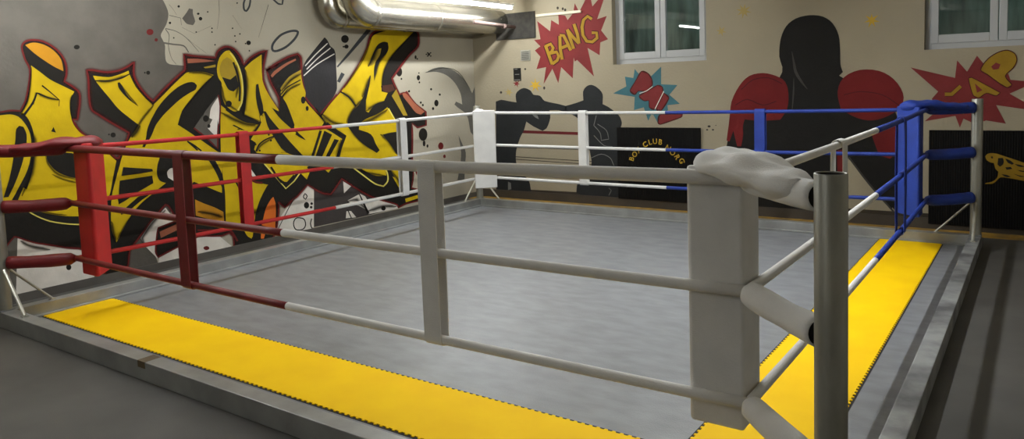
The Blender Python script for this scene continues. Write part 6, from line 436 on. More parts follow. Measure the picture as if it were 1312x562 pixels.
  (1,'p',"-2.328 2.401 -2.390 2.405 -2.375 2.356 -2.413 2.392 -2.441 2.333 -2.440 2.399 -2.500 2.381 -2.455 2.423 -2.513 2.453 -2.449 2.449 -2.470 2.507 -2.426 2.462 -2.402 2.510 -2.400 2.454 -2.336 2.474 -2.385 2.431"),
 ],
},
'star3_f': {
 'star': [
  (1,'p',"-2.633 2.191 -2.679 2.191 -2.676 2.143 -2.702 2.185 -2.737 2.167 -2.719 2.202 -2.760 2.224 -2.714 2.224 -2.719 2.275 -2.692 2.229 -2.649 2.256 -2.674 2.213"),
 ],
},
'star4_y2': {
 'star': [
  (1,'p',"-.950 2.188 -1.011 2.192 -.998 2.138 -1.032 2.182 -1.067 2.131 -1.053 2.195 -1.109 2.196 -1.059 2.220 -1.095 2.268 -1.045 2.239 -1.034 2.284 -1.021 2.237 -.968 2.265 -1.006 2.217"),
 ],
},
'star5_r': {
 'star': [
  (1,'p',"-5.669 1.652 -5.710 1.650 -5.706 1.606 -5.733 1.644 -5.768 1.628 -5.750 1.658 -5.799 1.677 -5.745 1.677 -5.746 1.714 -5.722 1.683 -5.681 1.703 -5.704 1.669"),
 ],
},
'star6_f': {
 'star': [
  (1,'p',"-1.632 2.513 -1.678 2.517 -1.677 2.479 -1.698 2.511 -1.735 2.488 -1.713 2.527 -1.741 2.546 -1.709 2.548 -1.709 2.582 -1.689 2.553 -1.655 2.573 -1.674 2.537"),
 ],
},
'wallspots': {
 'spot': [
  (1,'p',"-5.551 1.865 -5.554 1.858 -5.561 1.853 -5.569 1.851 -5.578 1.854 -5.584 1.859 -5.586 1.866 -5.583 1.873 -5.577 1.878 -5.568 1.880 -5.560 1.878 -5.553 1.872"),
  (1,'p',"-5.239 1.588 -5.242 1.577 -5.248 1.569 -5.257 1.566 -5.265 1.569 -5.271 1.578 -5.273 1.589 -5.270 1.600 -5.264 1.607 -5.255 1.610 -5.247 1.607 -5.241 1.599"),
  (1,'p',"-5.989 1.542 -5.993 1.533 -6.001 1.526 -6.012 1.524 -6.023 1.527 -6.031 1.533 -6.034 1.542 -6.030 1.551 -6.022 1.558 -6.011 1.560 -6.000 1.557 -5.992 1.550"),
  (1,'p',"-4.977 2.679 -4.980 2.669 -4.987 2.663 -4.996 2.661 -5.005 2.664 -5.011 2.672 -5.013 2.682 -5.011 2.692 -5.004 2.698 -4.995 2.700 -4.986 2.697 -4.979 2.689"),
  (1,'p',"-4.896 2.661 -4.898 2.652 -4.905 2.645 -4.914 2.643 -4.923 2.647 -4.929 2.654 -4.931 2.664 -4.929 2.674 -4.922 2.680 -4.913 2.682 -4.904 2.679 -4.898 2.671"),
  (1,'p',"-4.858 2.643 -4.861 2.633 -4.867 2.627 -4.877 2.625 -4.885 2.628 -4.892 2.636 -4.894 2.646 -4.891 2.655 -4.884 2.662 -4.875 2.664 -4.866 2.660 -4.860 2.653"),
  (1,'p',"-2.843 1.058 -2.846 1.051 -2.853 1.046 -2.863 1.044 -2.873 1.046 -2.881 1.051 -2.883 1.057 -2.880 1.064 -2.873 1.069 -2.863 1.071 -2.853 1.069 -2.846 1.064"),
  (1,'p',"-2.800 1.016 -2.802 1.011 -2.807 1.007 -2.815 1.006 -2.822 1.007 -2.827 1.011 -2.829 1.016 -2.827 1.021 -2.822 1.024 -2.814 1.026 -2.807 1.024 -2.802 1.021"),
  (1,'p',"-2.875 1.015 -2.877 1.011 -2.882 1.007 -2.889 1.006 -2.896 1.007 -2.901 1.010 -2.902 1.015 -2.900 1.020 -2.895 1.023 -2.889 1.024 -2.882 1.023 -2.877 1.020"),
  (1,'p',"-2.770 1.070 -2.771 1.067 -2.773 1.065 -2.777 1.065 -2.781 1.065 -2.783 1.067 -2.784 1.070 -2.783 1.072 -2.780 1.074 -2.777 1.075 -2.773 1.074 -2.771 1.072"),
 ],
},
'lion': {
 'emblem': [
  (1,'p',".028 .770 .036 .782 .044 .793 .060 .800 .077 .803 .093 .803 .110 .801 .127 .798 .152 .789 .181 .778 .209 .768 .237 .758 .265 .748 .290 .739 .309 .732 .328 .724 .346 .717 .370 .710 .396 .702 .418 .690 .433 .670 .444 .646 .450 .619 .451 .589 .448 .556 .444 .523 .403 .528 .362 .533 .325 .539 .298 .544 .272 .550 .245 .554 .214 .559 .184 .562 .159 .560 .144 .547 .131 .528 .120 .515 .108 .503 .094 .494 .074 .490 .051 .489 .028 .488 .036 .498 .049 .502 .066 .505 .082 .511 .095 .518 .108 .527 .118 .537 .128 .551 .135 .567 .138 .582 .140 .600 .142 .617 .128 .630 .117 .645 .111 .662 .107 .683 .102 .704 .088 .705 .075 .708 .057 .717 .041 .731 .033 .750"),
 ],
 'emblem_gap': [
  (2,'p',".138 .754 .177 .757 .182 .742 .185 .726 .184 .708 .179 .692 .168 .679 .153 .668 .133 .690"),
  (2,'p',".197 .751 .216 .745 .234 .737 .246 .728 .258 .716 .271 .704 .255 .691 .242 .698 .229 .704 .218 .712 .207 .731"),
  (2,'p',".199 .663 .243 .669 .259 .650 .211 .639"),
  (2,'p',".167 .593 .182 .592 .197 .591 .212 .588 .224 .583 .236 .577 .248 .570 .235 .568 .221 .565 .208 .566 .194 .572 .181 .583"),
  (2,'p',".275 .700 .291 .697 .307 .695 .323 .692 .339 .686 .355 .680 .371 .674 .352 .673 .333 .672 .315 .674 .301 .680 .288 .690"),
  (2,'p',".292 .642 .311 .639 .330 .637 .348 .634 .363 .632 .379 .629 .395 .627 .377 .624 .358 .622 .340 .623 .324 .627 .308 .635"),
  (2,'p',".268 .602 .287 .596 .306 .590 .325 .585 .340 .582 .356 .580 .372 .578 .356 .575 .341 .573 .325 .574 .307 .581 .287 .591"),
  (2,'p',".074 .767 .090 .772 .096 .753 .083 .747"),
 ],
},
}
GLYPHS = [('B', (-3.909, 0.603), -1.302), ('O', (-3.864, 0.665), -1.093), ('X', (-3.807, 0.721), -0.859), ('C', (-3.713, 0.796), -0.492), ('L', (-3.645, 0.826), -0.269), ('U', (-3.576, 0.838), -0.055), ('B', (-3.503, 0.83), 0.167), ('N', (-3.4, 0.756), 0.563), ('O', (-3.342, 0.7), 0.836), ('R', (-3.28, 0.646), 1.105), ('G', (-3.218, 0.598), 1.306)]

L = 5.87          # side of the ring, post to post
D = 0.37          # how far the ropes sit inside the posts
RZ = (1.30, 0.883, 0.459)
WX, WY, CEIL = -6.5, 6.65, 3.0
FZ = -0.018       # gym floor; the ring mat's top is z = 0

# ------------------------------------------------------------------ materials
def lin(c):
    return tuple(((v/255)/12.92 if v/255 <= .04045 else ((v/255+.055)/1.055)**2.4) for v in c)
def mat(name, rgb, rough=.6, metal=0., var=.12, scale=6., bump=0., bscale=60., rgb2=None, detail=4., emit=0., spec=.5, stretch=None, sheen=0.):
    m = bpy.data.materials.new(name); m.use_nodes = True
    nt = m.node_tree; N = nt.nodes; K = nt.links
    b = N['Principled BSDF']
    b.inputs['Roughness'].default_value = rough
    b.inputs['Metallic'].default_value = metal
    b.inputs['Specular IOR Level'].default_value = spec
    if sheen: b.inputs['Sheen Weight'].default_value = sheen
    tc = N.new('ShaderNodeTexCoord')
    src = tc.outputs['Object']
    if stretch:
        mp = N.new('ShaderNodeMapping'); mp.inputs['Scale'].default_value = stretch
        K.new(src, mp.inputs['Vector']); src = mp.outputs['Vector']
    nz = N.new('ShaderNodeTexNoise'); nz.inputs['Scale'].default_value = scale; nz.inputs['Detail'].default_value = detail
    K.new(src, nz.inputs['Vector'])
    rp = N.new('ShaderNodeValToRGB')
    c = lin(rgb)
    c2 = lin(rgb2) if rgb2 else tuple(v*(1-var) for v in c)
    c1 = c if rgb2 else tuple(min(1, v*(1+var)) for v in c)
    rp.color_ramp.elements[0].position = .33; rp.color_ramp.elements[0].color = (*c2, 1)
    rp.color_ramp.elements[1].position = .67; rp.color_ramp.elements[1].color = (*c1, 1)
    K.new(nz.outputs['Fac'], rp.inputs['Fac']); K.new(rp.outputs['Color'], b.inputs['Base Color'])
    if bump:
        n2 = N.new('ShaderNodeTexNoise'); n2.inputs['Scale'].default_value = bscale; n2.inputs['Detail'].default_value = 3
        K.new(tc.outputs['Object'], n2.inputs['Vector'])
        bp = N.new('ShaderNodeBump'); bp.inputs['Strength'].default_value = bump; bp.inputs['Distance'].default_value = .01
        K.new(n2.outputs['Fac'], bp.inputs['Height']); K.new(bp.outputs['Normal'], b.inputs['Normal'])
    if emit:
        b.inputs['Emission Color'].default_value = (*c, 1); b.inputs['Emission Strength'].default_value = emit
    return m
M = {}
M['wall'] = mat('cream_wall_plaster', (148,138,116), .85, var=.05, scale=1.3, bump=.35, bscale=35)
M['wall_left'] = mat('pale_wall_plaster', (156,149,132), .85, var=.05, scale=1.3, bump=.35, bscale=35)
M['ceil'] = mat('white_ceiling_paint', (205,200,188), .9, var=.03, scale=1)
M['skirt'] = mat('dark_brown_skirting_paint', (58,50,40), .7, var=.15, scale=4)
M['skirt_left'] = mat('dark_grey_skirting_paint', (74,70,64), .7, var=.15, scale=4)
M['floor'] = mat('dark_grey_rubber_floor', (72,70,66), .6, var=.22, scale=2.2, bump=.15, bscale=160, detail=8)
M['mat'] = mat('grey_foam_ring_mat', (124,126,129), .42, var=.15, scale=8, bump=.2, bscale=120, detail=9, stretch=(.6,1.3,1))
M['yellow_mat'] = mat('yellow_foam_mat', (255,204,0), .7, var=.05, scale=3, bump=.1, bscale=150, spec=.15)
M['seam'] = mat('dark_mat_seam', (40,36,30), .9)
M['beam'] = mat('galvanised_frame_steel', (148,149,147), .36, metal=.3, var=.16, scale=5, bump=.1, bscale=40, detail=8)
M['beam_worn'] = mat('taped_frame_steel', (160,162,160), .45, metal=.25, scale=4.5, rgb2=(88,88,90), detail=6, bump=.15, bscale=50)
M['tape'] = mat('brown_tape', (92,76,50), .6)
M['post'] = mat('galvanised_post_steel', (140,139,130), .42, metal=.45, var=.22, scale=9, bump=.05, stretch=(1,1,.35))
M['post_in'] = mat('dark_pipe_inside', (30,28,25), .8)
M['brace'] = mat('zinc_brace_steel', (190,188,176), .35, metal=.7, var=.15, scale=12)
M['bolt'] = mat('dark_bolt_steel', (60,56,50), .4, metal=.8)
M['c_white'] = mat('white_ring_fabric', (214,213,210), .8, var=.05, scale=8, bump=.3, bscale=220, sheen=.1)
M['c_red'] = mat('red_ring_fabric', (178,24,24), .62, var=.12, scale=8, bump=.3, bscale=220)
M['c_dred'] = mat('dark_red_rope_cover', (112,15,21), .5, var=.12, scale=8, bump=.25, bscale=220)
M['c_blue'] = mat('blue_ring_fabric', (18,50,140), .6, var=.14, scale=8, bump=.3, bscale=220)
M['duct'] = mat('shiny_duct_metal', (176,172,160), .27, metal=.95, var=.2, scale=5, bump=.25, bscale=9, stretch=(1,.3,1))
M['plate'] = mat('mottled_dark_plate', (46,43,37), .8, var=.4, scale=14)  # dark grey, mottled at random
M['pinkpipe'] = mat('rusty_red_pipe', (96,78,72), .6, var=.2)
M['frame'] = mat('white_window_plastic', (166,167,166), .45, var=.03, scale=2)
M['lamp_body'] = mat('white_lamp_housing', (215,213,205), .5)
M['tube'] = mat('lit_fluorescent_tube', (246,250,252), .5, var=0, emit=1.)
M['fill_tube'] = mat('added_fill_tube', (248,250,250), .5, var=0, emit=62.)  # tube of the added fill lamp
M['well'] = mat('mossy_lightwell_concrete', (120,142,132), .9, scale=3, rgb2=(62,78,70), stretch=(3,1,.5), detail=6)
M['board'] = mat('black_wall_board', (14,13,12), .8, var=.15, spec=.12, scale=30, stretch=(8,1,.3))
M['conduit'] = mat('cream_conduit_plastic', (196,186,160), .5)
M['vent'] = mat('grey_vent_metal', (140,138,126), .6, var=.12)
M['strip'] = mat('worn_yellow_floor_paint', (170,130,40), .7, scale=7, rgb2=(120,96,48))
m = bpy.data.materials.new('window_glass'); m.use_nodes = True
b = m.node_tree.nodes['Principled BSDF']; b.inputs['Transmission Weight'].default_value = 1; b.inputs['Roughness'].default_value = 0.0; b.inputs['IOR'].default_value = 1.5
b.inputs['Base Color'].default_value = (.86,.93,.9,1)
M['glass'] = m
# board ribs
nt = M['board'].node_tree; w = nt.nodes.new('ShaderNodeTexWave'); w.bands_direction = 'X'; w.inputs['Scale'].default_value = 14
tc = nt.nodes.new('ShaderNodeTexCoord'); bp = nt.nodes.new('ShaderNodeBump'); bp.inputs['Strength'].default_value = .5; bp.inputs['Distance'].default_value = .01
nt.links.new(tc.outputs['Object'], w.inputs['Vector']); nt.links.new(w.outputs['Fac'], bp.inputs['Height']); nt.links.new(bp.outputs['Normal'], nt.nodes['Principled BSDF'].inputs['Normal'])
PAINT = dict(arrow=(88,86,80), black=(22,19,14), dred=(92,24,22), yellow=(184,156,6), pale=(206,192,90), amber=(170,118,20), olive=(150,126,32), brown=(64,36,26),
             salmon=(146,86,62), orange=(200,100,32), white=(206,200,190), grey=(84,80,73), dgrey=(60,55,53), charcoal=(38,36,37), slate=(52,54,56),
             red=(130,30,30), yellowd=(142,112,28), teal=(60,102,110), boxer=(34,35,36), chalk=(110,110,106), prope=(88,28,30), line=(52,46,42),
             ground=(56,50,42), body=(22,20,18), glove=(98,22,22), seam=(66,18,20), shine=(58,56,52), fstar=(158,138,84), star=(180,146,46), redl=(112,40,40), edge=(66,22,18), high=(206,204,190))
for k, v in PAINT.items():
    M['p_'+k] = mat(k+'_wall_paint', v, .75, var=.1, scale=5, bump=.25, bscale=35, spec=.2)

# ------------------------------------------------------------------ helpers
def link(name, me, material=None, parent=None, smooth=None):
    o = bpy.data.objects.new(name, me); C.objects.link(o)
    if material is not None: me.materials.append(M[material] if isinstance(material, str) else material)
    if parent is not None: o.parent = parent; o.matrix_parent_inverse = Matrix.Translation(-Vector(parent.location))
    if smooth is not None:
        me.shade_smooth() if hasattr(me, 'shade_smooth') else None
    return o
def obj(name, bm, material, parent=None, smooth=False):
    bmesh.ops.recalc_face_normals(bm, faces=bm.faces)
    me = bpy.data.meshes.new(name); bm.to_mesh(me); bm.free()
    if smooth:
        for p in me.polygons: p.use_smooth = True
    return link(name, me, material, parent)
def tag(o, label, cat, group=None, kind=None):
    if label: o['label'] = label
    if cat: o['category'] = cat
    if group: o['group'] = group
    if kind: o['kind'] = kind
    return o
def thing(name, label, cat, loc=(0,0,0), group=None):
    o = bpy.data.objects.new(name, None); C.objects.link(o); o.location = loc
    o.empty_display_size = .1
    return tag(o, label, cat, group)
def struct(name, bm, material, label=None):
    o = obj(name, bm, material); o['kind'] = 'structure'
    if label: o['label'] = label
    return o
def box(bm, x0, x1, y0, y1, z0, z1, bevel=0.):
    r = bmesh.ops.create_cube(bm, size=1, matrix=Matrix.Translation(((x0+x1)/2,(y0+y1)/2,(z0+z1)/2)) @ Matrix.Diagonal((x1-x0,y1-y0,z1-z0,1)))
    if bevel:
        es = list({e for v in r['verts'] for e in v.link_edges})
        bmesh.ops.bevel(bm, geom=es, offset=bevel, segments=2, affect='EDGES', profile=.6)
def tube(bm, path, radii, n=14, caps=True, up=Vector((0,0,1))):
    rings = []
    path = [Vector(p) for p in path]
    if not isinstance(radii, (list, tuple)): radii = [radii]*len(path)
    prev = None
    for i, p in enumerate(path):
        d = (path[min(i+1, len(path)-1)]-path[max(i-1, 0)]).normalized()
        a = prev if prev is not None else (up if abs(d.dot(up)) < .95 else Vector((1,0,0)))
        s = d.cross(a).normalized(); t = s.cross(d).normalized(); prev = t
        r = radii[i]; ra, rb = (r if isinstance(r, tuple) else (r, r))
        rings.append([bm.verts.new(p+s*ra*math.cos(2*math.pi*k/n)+t*rb*math.sin(2*math.pi*k/n)) for k in range(n)])
    for a, b_ in zip(rings, rings[1:]):
        for k in range(n): bm.faces.new((a[k], a[(k+1)%n], b_[(k+1)%n], b_[k]))
    if caps: bm.faces.new(rings[0]); bm.faces.new(rings[-1][::-1])
    return rings
def prism(bm, pts2, z0, z1, bevel=0.):
    a = [bm.verts.new((x,y,z0)) for x,y in pts2]; b_ = [bm.verts.new((x,y,z1)) for x,y in pts2]
    n = len(pts2); fs = [bm.faces.new(a[::-1]), bm.faces.new(b_)]
    for k in range(n): fs.append(bm.faces.new((a[k],a[(k+1)%n],b_[(k+1)%n],b_[k])))
    if bevel:
        es = list({e for f in fs for e in f.edges})
        bmesh.ops.bevel(bm, geom=es, offset=bevel, segments=4, affect='EDGES', profile=.5)

# ------------------------------------------------------------------ room shell
RX, RY = 3.4, -5.2
bm = bmesh.new(); box(bm, WX-.2, RX+.2, RY-.2, WY+.35, FZ-.1, FZ); struct('floor', bm, 'floor')
bm = bmesh.new(); box(bm, WX-.2, RX+.2, RY-.2, WY+.35, CEIL, CEIL+.15); struct('ceiling', bm, 'ceil')
bm = bmesh.new(); box(bm, WX-.2, WX, RY-.2, WY+.35, FZ, CEIL); struct('wall_left', bm, 'wall_left')
bm = bmesh.new(); box(bm, RX, RX+.2, RY-.2, WY+.35, FZ, CEIL); struct('wall_right', bm, 'ceil')
bm = bmesh.new(); box(bm, WX, RX, RY-.2, RY, FZ, CEIL); struct('wall_front', bm, 'ceil')
W1 = (-4.165, -2.885); W2 = (-.53, .765); SZ, TZ = 1.868, 2.86
bm = bmesh.new()
box(bm, WX, RX, WY, WY+.35, FZ, SZ); box(bm, WX, RX, WY, WY+.35, TZ, CEIL)
box(bm, WX, W1[0], WY, WY+.35, SZ, TZ); box(bm, W1[1], W2[0], WY, WY+.35, SZ, TZ); box(bm, W2[1], RX, WY, WY+.35, SZ, TZ)
struct('wall_back', bm, 'wall')
bm = bmesh.new(); box(bm, WX, WX+.012, RY, WY, FZ, .055); struct('baseboard_left', bm, 'skirt_left')
bm = bmesh.new(); box(bm, WX+.012, RX, WY-.012, WY, FZ, .10); struct('baseboard_back', bm, 'skirt')
bm = bmesh.new(); box(bm, WX+.02, RX, 6.38, 6.637, FZ, FZ+.004); struct('trim_1', bm, 'strip')

def window(name, x0, x1, label):
    yf = WY+.10
    bm = bmesh.new(); zt = TZ
    box(bm, x0, x0+.055, yf, yf+.07, SZ, zt, .004); box(bm, x1-.055, x1, yf, yf+.07, SZ, zt, .004)
    box(bm, x0+.055, x1-.055, yf, yf+.07, SZ, SZ+.07, .004); box(bm, x0+.055, x1-.055, yf, yf+.07, zt-.06, zt, .004)
    w_ = struct(name, bm, 'frame'); w_['label'] = label
    xm = (x0+x1)/2
    for a, b_ in ((x0+.05, xm-.004), (xm+.004, x1-.05)):
        bm = bmesh.new(); y0, y1 = yf-.012, yf+.05; z0, z1 = SZ+.06, zt-.05; t = .07
        box(bm, a, a+t, y0, y1, z0, z1, .006); box(bm, b_-t, b_, y0, y1, z0, z1, .006)
        box(bm, a+t, b_-t, y0, y1, z0, z0+t+.02, .006); box(bm, a+t, b_-t, y0, y1, z1-t, z1, .006)
        s = obj('window_sash', bm, 'frame', w_)
        bm = bmesh.new(); box(bm, a+t-.004, b_-t+.004, yf+.015, yf+.021, z0+t+.014, z1-t+.004)
        obj('window_pane', bm, 'glass', s)
window('window_1', *W1, 'white two-sash window between the two comic bursts')
window('window_2', *W2, 'white two-sash window above the burst with yellow lettering')
bm = bmesh.new(); box(bm, WX, RX, WY+1.0, WY+1.1, 1.0, 3.1); struct('wall_outer', bm, 'well')

# ------------------------------------------------------------------ murals
def mural_mesh(name, polys, wall, material, parent, flat=0.0007):
    bm = bmesh.new(); mids = set(); base = 0; soft = []
    def at(u, v, ly):
        h = .0012+flat*ly
        return Vector((WX+h, u, v)) if wall == 'L' else Vector((u, wall-h, v))
    for i, (ly, kind, s) in enumerate(polys):
        a = [float(t) for t in s.split()]
        P = [(a[k], a[k+1]) for k in range(0, len(a), 2)]
        jig = ly+ (i % 7)*.04; n_before = len(bm.verts); mids = set()
        if kind == 'p':
            vs = [bm.verts.new(at(u, v, jig)) for u, v in P]
            for tri in tessellate_polygon([[Vector((u, v, 0)) for u, v in P]]):
                try: bm.faces.new([vs[t] for t in tri])
                except ValueError: pass
        elif kind == 'h':
            vs = [bm.verts.new(at(u, v, jig+.2)) for u, v in P]
            for k in range(0, len(vs)-5, 3):
                for q in (0, 1):
                    try: bm.faces.new((vs[k+q], vs[k+q+1], vs[k+q+4], vs[k+q+3]))
                    except ValueError: pass
                mids.add(k+1); mids.add(k+4)
            soft += [n_before+k for k in mids]
        else:
            vs = [bm.verts.new(at(u, v, jig+.2)) for u, v in P]
            for k in range(0, len(vs)-3, 2):
                try: bm.faces.new((vs[k], vs[k+1], vs[k+3], vs[k+2]))
                except ValueError: pass
    want = Vector((1,0,0)) if wall == 'L' else Vector((0,-1,0))
    bm.normal_update()
    for f in bm.faces:
        if f.normal.dot(want) < 0: f.normal_flip()
    me = bpy.data.meshes.new(name); bm.to_mesh(me); bm.free()
    if soft:
        at_ = me.attributes.new('spray', 'FLOAT', 'POINT')
        for k in soft: at_.data[k].value = 1.0
    return link(name, me, material, parent)
def spray(name, rgb, dens):
    m = mat(name, rgb, .8, var=.08, scale=5, spec=.2); nt = m.node_tree; b = nt.nodes['Principled BSDF']
    a = nt.nodes.new('ShaderNodeAttribute'); a.attribute_name = 'spray'
    p = nt.nodes.new('ShaderNodeMath'); p.operation = 'POWER'; p.inputs[1].default_value = 1.35
    q = nt.nodes.new('ShaderNodeMath'); q.operation = 'MULTIPLY'; q.inputs[1].default_value = dens
    nt.links.new(a.outputs['Fac'], p.inputs[0]); nt.links.new(p.outputs[0], q.inputs[0]); nt.links.new(q.outputs[0], b.inputs['Alpha'])
    return m
M['p_spray'] = spray('soft_black_spray', (24,20,10), .85); M['p_spray_red'] = spray('soft_red_spray', (84,20,20), 1.0)
g = thing('graffiti_mural', 'big yellow and black graffiti lettering sprayed across the whole side wall', 'mural', (WX, 2.5, 1.2))
GM = dict(grey_field='p_grey', cream_paint='p_white', dark_grey_field='p_dgrey', black_paint='p_black', dark_red_outline='p_dred', yellow_paint='p_yellow', pale_yellow_line='p_pale',
          amber_paint='p_amber', olive_paint='p_olive', brown_paint='p_brown', salmon_paint='p_salmon', orange_paint='p_orange', black_detail='p_black', white_paint='p_white',
          charcoal_paint='p_charcoal', slate_paint='p_slate', black_splatter='p_black', red_splatter='p_dred', soft_black_spray='p_spray', soft_red_spray='p_spray_red')
for part, polys in MURALS['graffiti']['parts'].items() if 'parts' in MURALS['graffiti'] else MURALS['graffiti'].items():
    mural_mesh(part, polys, 'L', GM[part], g)
def single(key, part, name, label, cat, material, wall=WY, sub=None, group=None):
    o = mural_mesh(name, MURALS[key][part], wall, material, None)
    return tag(o, label, cat, group)
single('arrow', 'grey', 'painted_arrow', 'grey curved arrow sprayed near the far corner of the side wall', 'painting', 'p_arrow', 'L')
def burst(key, name, label, mats):
    t = thing(name, label, 'painting', (0, WY, 1.6))
    for part, polys in MURALS[key].items():
        mural_mesh({'burst':'burst_shape','letter':'lettering','letter_edge':'lettering_outline','letter_hole':'lettering_gap','highlight':'white_line'}[part], polys, WY, mats[part], t)
burst('bang', 'comic_burst', 'red spiky comic burst with the yellow word BANG', dict(burst='p_redl', letter='p_yellowd', letter_edge='p_edge'))
burst('paw', 'comic_burst', 'small teal comic burst with red letters under the window', dict(burst='p_teal', letter='p_redl', letter_edge='p_edge', highlight='p_high'))
burst('zap', 'comic_burst', 'red comic burst with yellow letters ending in AP', dict(burst='p_redl', letter='p_yellowd', letter_edge='p_edge', letter_hole='p_redl'))
mb = MURALS['boxers']
t = thing('boxer_silhouette', 'painted dark boxer guarding his face, beside the far white corner', 'painting', (-5.6, WY, .1))
mural_mesh('body', mb['left_boxer'], WY, 'p_boxer', t)
t2 = thing('boxer_silhouette', 'painted dark boxer throwing a punch, beside the black lettered board', 'painting', (-4.6, WY, .1))
mural_mesh('body', mb['right_boxer'], WY, 'p_boxer', t2); mural_mesh('chalk_line', mb['chalk_line'], WY, 'p_chalk', t2)
t = thing('painted_ring_ropes', 'dark red and black ropes painted behind the two boxers', 'painting', (-5, WY, .8))
mural_mesh('painted_rope', mb['painted_rope'], WY, 'p_prope', t); mural_mesh('thin_rope', mb['thin_line'], WY, 'p_line', t)
tag(mural_mesh('painted_ground', mb['painted_ground'], WY, 'p_ground', None), 'dark brown painted ground band along the bottom of the back wall', 'painting')
h = thing('hooded_boxer_painting', 'large painted hooded black figure with red boxing gloves', 'painting', (-1.8, WY, .1))
HM = dict(black_body='p_body', left_glove='p_glove', right_glove='p_glove', red_trim='p_glove', dark_seam='p_seam', grey_shine='p_shine')
HN = dict(left_glove='boxing_glove', right_glove='boxing_glove', grey_shine='face_highlight')
for part, polys in MURALS['hooded'].items(): mural_mesh(HN.get(part, part), polys, WY, HM[part], h)
SL = ['yellow painted star just under the red BANG burst', 'faint yellow star left of the guarding boxer\'s head', 'faint yellow star right of the first window, nearest the ceiling', 'faint yellow star beside the first window, lowest there',
      'yellow star between the hooded figure\'s head and the second window', 'small red star under the little dark poster', 'faint star above the hooded figure\'s head']
for k in sorted(q for q in MURALS if q.startswith('star')):
    i = int(k[4]); c = k.split('_')[1]
    if i == 6: continue
    single(k, 'star', 'painted_star', SL[i], 'painting', dict(y='p_star', f='p_fstar', y2='p_star', r='p_redl')[c], group='stars painted on the back wall')
single('wallspots', 'spot', 'paint_splatter', 'small dark paint spots scattered over the cream back wall', 'splatter', 'p_line')

# boards on the back wall
bd = thing('wall_board', 'black board with an arc of yellow letters, between the boxer and hooded figure', 'board', (-3.55, WY-.02, .1))
bm = bmesh.new(); box(bm, -4.12, -2.965, WY-.024, WY-.009, .09, 1.04, .004); obj('panel', bm, 'board', bd)
def glyphs(name, items, material, parent, size, y):
    bm = bmesh.new()
    for ch, (x, z), ang in items:
        cu = bpy.data.curves.new('glyph', 'FONT'); cu.body = ch; cu.size = size; cu.align_x = 'CENTER'; cu.align_y = 'CENTER'; cu.extrude = .001; cu.offset = .0015
        o = bpy.data.objects.new('glyph', cu); C.objects.link(o)
        dg = bpy.context.evaluated_depsgraph_get(); me = bpy.data.meshes.new_from_object(o.evaluated_get(dg))
        me.transform(Matrix.Translation((x, y, z+.022)) @ Matrix.Rotation(ang, 4, 'Y') @ Matrix.Rotation(math.pi/2, 4, 'X'))
        bm.from_mesh(me); bpy.data.objects.remove(o); bpy.data.curves.remove(cu); bpy.data.meshes.remove(me)
    return obj(name, bm, material, parent)
glyphs('lettering', GLYPHS, 'p_star', bd, .095, WY-.026)
lb = thing('wall_board', 'wide black ribbed board with a yellow animal emblem, behind the blue corner post', 'board', (.6, WY-.02, .05))
bm = bmesh.new(); box(bm, -.475, 1.75, WY-.026, WY-.009, .04, 1.03, .004); obj('panel', bm, 'board', lb)
mural_mesh('emblem', MURALS['lion']['emblem'], WY-.027, 'p_yellowd', lb); mural_mesh('emblem_holes', MURALS['lion']['emblem_gap'], WY-.0285, 'p_body', lb)  # black holes painted inside the emblem

# small fixtures on the back wall
v = thing('wall_vent', 'small square grey vent plate beside the red BANG burst', 'vent', (-5.56, WY, 2.08))
bm = bmesh.new(); box(bm, -5.635, -5.47, WY-.014, WY, 1.985, 2.135, .004); obj('vent_plate', bm, 'vent', v)
bm = bmesh.new()
for k in range(5): box(bm, -5.615, -5.49, WY-.019, WY-.013, 2.006+k*.024, 2.014+k*.024)
obj('slat', bm, 'plate', v)
v = thing('wall_poster', 'little dark poster on the back wall above a red star', 'poster', (-5.68, WY, 1.8))
bm = bmesh.new(); box(bm, -5.77, -5.645, WY-.01, WY, 1.70, 1.885, .001); obj('poster_board', bm, 'p_body', v)
bm = bmesh.new(); box(bm, -5.745, -5.67, WY-.012, WY-.009, 1.79, 1.80); box(bm, -5.76, -5.655, WY-.012, WY-.009, 1.712, 1.722); box(bm, -5.75, -5.70, WY-.012, WY-.009, 1.865, 1.873); obj('pale_band', bm, 'p_chalk', v)
bm = bmesh.new(); box(bm, -5.35, -4.62, WY-.03, WY, 2.585, 2.62, .004); tag(obj('cable_conduit', bm, 'conduit'), 'cream cable conduit running above the BANG burst', 'conduit')

# ------------------------------------------------------------------ ducts and lamps
def duct(x, y0, z, r, label, seamy):
    t = thing('air_duct', label, 'duct', (x, (y0+WY)/2, z), 'metal ducts under the ceiling')
    R = r*1.35
    path = [(x, WY-.002, z)]
    k = 9
    for i in range(1, k): path.append((x, WY-(WY-y0-R)*i/k, z))
    for i in range(0, 7):
        a = math.pi/2*i/6
        path.append((x, y0+R-R*math.sin(a), z+R-R*math.cos(a)))
    path.append((x, y0, CEIL-.002))
    bm = bmesh.new(); tube(bm, path, r, 28); obj('pipe', bm, 'duct', t, True)
    for yy in seamy:
        bm = bmesh.new(); tube(bm, [(x, yy-.02, z), (x, yy-.012, z), (x, yy+.012, z), (x, yy+.02, z)], [r+.001, r+.008, r+.008, r+.001], 28); obj('seam_ring', bm, 'duct', t, True)
    # elbow cuff
    bm = bmesh.new(); tube(bm, [(x, y0+R-.02, z), (x, y0+R+.03, z)], r+.006, 28); obj('elbow_cuff', bm, 'duct', t, True)
duct(-6.0, 3.84, 2.555, .17, 'shiny fat air duct nearest the fluorescent lamp, bending up', (5.2,))
duct(-6.34, 3.74, 2.52, .13, 'thinner shiny air duct tight against the side wall', (5.0,))
